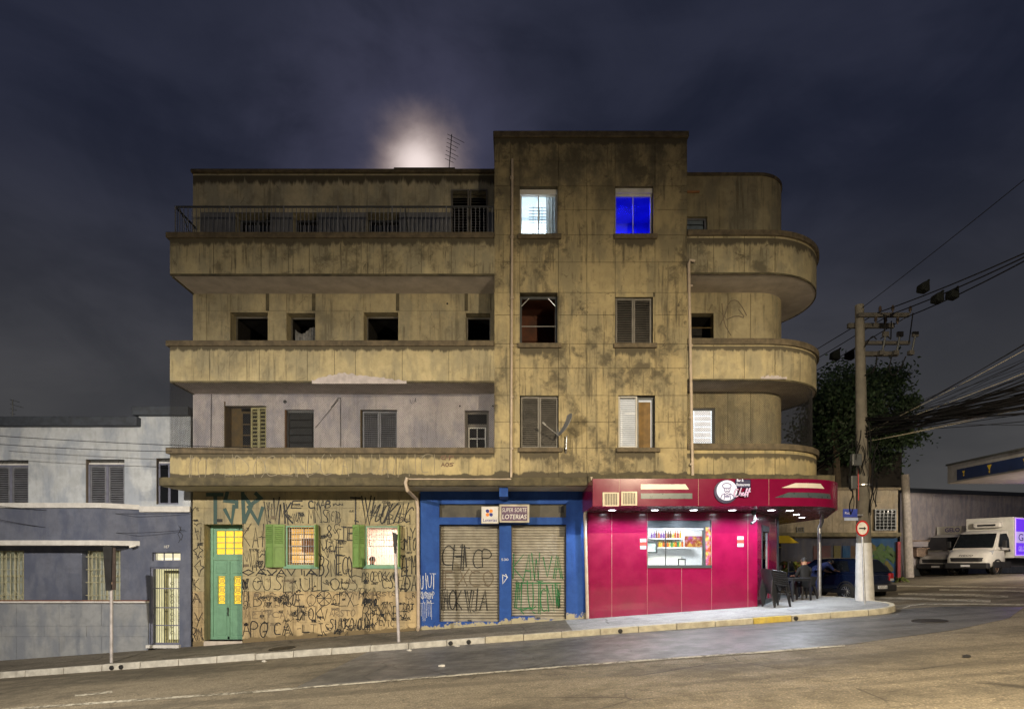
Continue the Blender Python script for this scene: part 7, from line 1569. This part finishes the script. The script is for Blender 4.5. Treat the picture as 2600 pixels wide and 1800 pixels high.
EB = [('pelvis', 'belly'), ('belly', 'chest'), ('chest', 'neck'), ('neck', 'head0'), ('head0', 'head1'), ('chest', 'shl'), ('shl', 'ell'), ('ell', 'wrl'), ('chest', 'shr'), ('shr', 'elr'), ('elr', 'wrr'), ('pelvis', 'hil'), ('hil', 'knl'), ('knl', 'anl'), ('anl', 'tol'), ('pelvis', 'hir'), ('hir', 'knr'), ('knr', 'anr'), ('anr', 'tor')]
RD_ = dict(pelvis=.15, belly=.14, chest=.16, neck=.06, head0=.095, head1=.085, shl=.075, shr=.075, ell=.05, elr=.05, wrl=.034, wrr=.034, hil=.105, hir=.105, knl=.07, knr=.07, anl=.048, anr=.048, tol=.038, tor=.038)
def mk(P_): return {n: (P_[n], RD_[n]) for n in P_}
MOF = {('neck', 'head0'): 1, ('head0', 'head1'): 1, ('ell', 'wrl'): 1, ('elr', 'wrr'): 1, ('anl', 'tol'): 2, ('anr', 'tor'): 2, ('pelvis', 'hil'): 3, ('hil', 'knl'): 3, ('knl', 'anl'): 3, ('pelvis', 'hir'): 3, ('hir', 'knr'): 3, ('knr', 'anr'): 3}
# bending person at the open car door: local +x is the way they lean
PB = dict(pelvis=(0, 0, .92), belly=(.20, 0, 1.00), chest=(.42, 0, 1.10), neck=(.56, 0, 1.14), head0=(.64, 0, 1.14), head1=(.70, 0, 1.20), shl=(.46, .18, 1.10), ell=(.58, .22, .90), wrl=(.76, .18, .84), shr=(.46, -.18, 1.10), elr=(.60, -.22, .92), wrr=(.78, -.16, .88), hil=(-.02, .10, .85), knl=(.02, .11, .48), anl=(-.04, .11, .09), tol=(.12, .12, .04), hir=(-.02, -.10, .85), knr=(.06, -.11, .48), anr=(.06, -.11, .09), tor=(.20, -.12, .04))
pb_ = (PX(2066, 20.6), 20.6); o = figure('person in navy overalls bending into the open blue car', mk(PB), EB, [m_navyc, m_skin, m_shoe, m_navyc], MOF, (*pb_, SW(*pb_) - .03), R(12)); hand(o, PB['wrl'], (.9, 0, -.3), m_skin); hand(o, PB['wrr'], (.9, 0, -.3), m_skin); head_extras(o, (.68, 0, 1.17), (.95, 0, -.2), .10)
# seated person in black at the table
PS = dict(pelvis=(0, 0, .50), belly=(-.02, 0, .68), chest=(-.03, 0, .92), neck=(-.01, 0, 1.10), head0=(.01, 0, 1.18), head1=(.02, 0, 1.28), shl=(-.03, .19, .98), ell=(.08, .24, .74), wrl=(.30, .16, .74), shr=(-.03, -.19, .98), elr=(.08, -.24, .74), wrr=(.30, -.14, .74), hil=(.04, .10, .48), knl=(.44, .13, .50), anl=(.40, .13, .09), tol=(.55, .14, .04), hir=(.04, -.10, .48), knr=(.44, -.13, .50), anr=(.42, -.13, .09), tor=(.57, -.14, .04))
pq = (PX(2042, 19.0), 19.0); o = figure('person in black seated at the plastic table under the canopy', mk(PS), EB, [m_blk, m_skin, m_shoe, m_jean], MOF, (*pq, SW(*pq)), R(100)); hand(o, PS['wrl'], (1, 0, 0), m_skin); hand(o, PS['wrr'], (1, 0, 0), m_skin); head_extras(o, (.02, 0, 1.23), (1, 0, -.1), .10)
t = thing('plastic_chair', 'black plastic chair under the seated person in black', 'chair', (pq[0], pq[1], SW(*pq)), 'stacked black plastic chairs', rz=R(100 - 90)); del t['group']
for nm, pr0 in proto.items(): c = pr0.copy(); COL.objects.link(c); c.parent = t
# man inside the lit window
PW = dict(pelvis=(0, 0, -.40), belly=(0, 0, -.25), chest=(0, 0, -.02), neck=(.01, 0, .16), head0=(.02, 0, .23), head1=(.03, 0, .33), shl=(0, .19, .04), ell=(.02, .24, -.22), wrl=(.16, .18, -.36), shr=(0, -.19, .04), elr=(.02, -.24, -.22), wrr=(.16, -.18, -.36))
EW = [e for e in EB if e[0] in PW and e[1] in PW]; yw = YW + .62; c = P(944, 1421, yw)
o = figure('dark haired person in profile inside the right lit window', mk(PW), EW, [m_blk, m_skin, m_shoe, m_jean], MOF, (c.x, yw, c.z - .27), R(-8)); head_extras(o, (.025, 0, .28), (1, 0, 0), .10); hand(o, PW['wrl'], (1, 0, -.3), m_skin); hand(o, PW['wrr'], (1, 0, -.3), m_skin)

# ================================================================== litter in the gutter
m_paper = M('crumpled_paper', (.5, .49, .46), .8, var=.2)
for px, py, lab in ((1162, 1641, 'crumpled paper scrap in the gutter below the lottery shop'), (1040, 1652, 'small paper scrap in the gutter below the signpost'), (1122, 1692, 'tiny paper scrap on the dark asphalt strip'), (672, 1680, 'paper scrap in the gutter below the green door'), (2455, 1668, 'dark flattened scrap on the road at the right')):
    v = on_road(px, py); rg = random.Random(px); m = MB(); n = 7
    pts = [(v.x + .07 * math.cos(2 * math.pi * i / n) * rg.uniform(.6, 1.3), v.y + .05 * math.sin(2 * math.pi * i / n) * rg.uniform(.6, 1.3), v.z + .012 + rg.uniform(0, .03)) for i in range(n)]
    m._add(pts + [(v.x, v.y, v.z + .05)] + [(x, y, v.z + .006) for x, y, z in pts], [(i, (i + 1) % n, n) for i in range(n)] + [(i, n + 1 + i, n + 1 + (i + 1) % n, (i + 1) % n) for i in range(n)])
    tag(m.build('paper_scrap', m_paper if px < 2000 else m_trim, loc=tuple(v)), lab, 'litter')
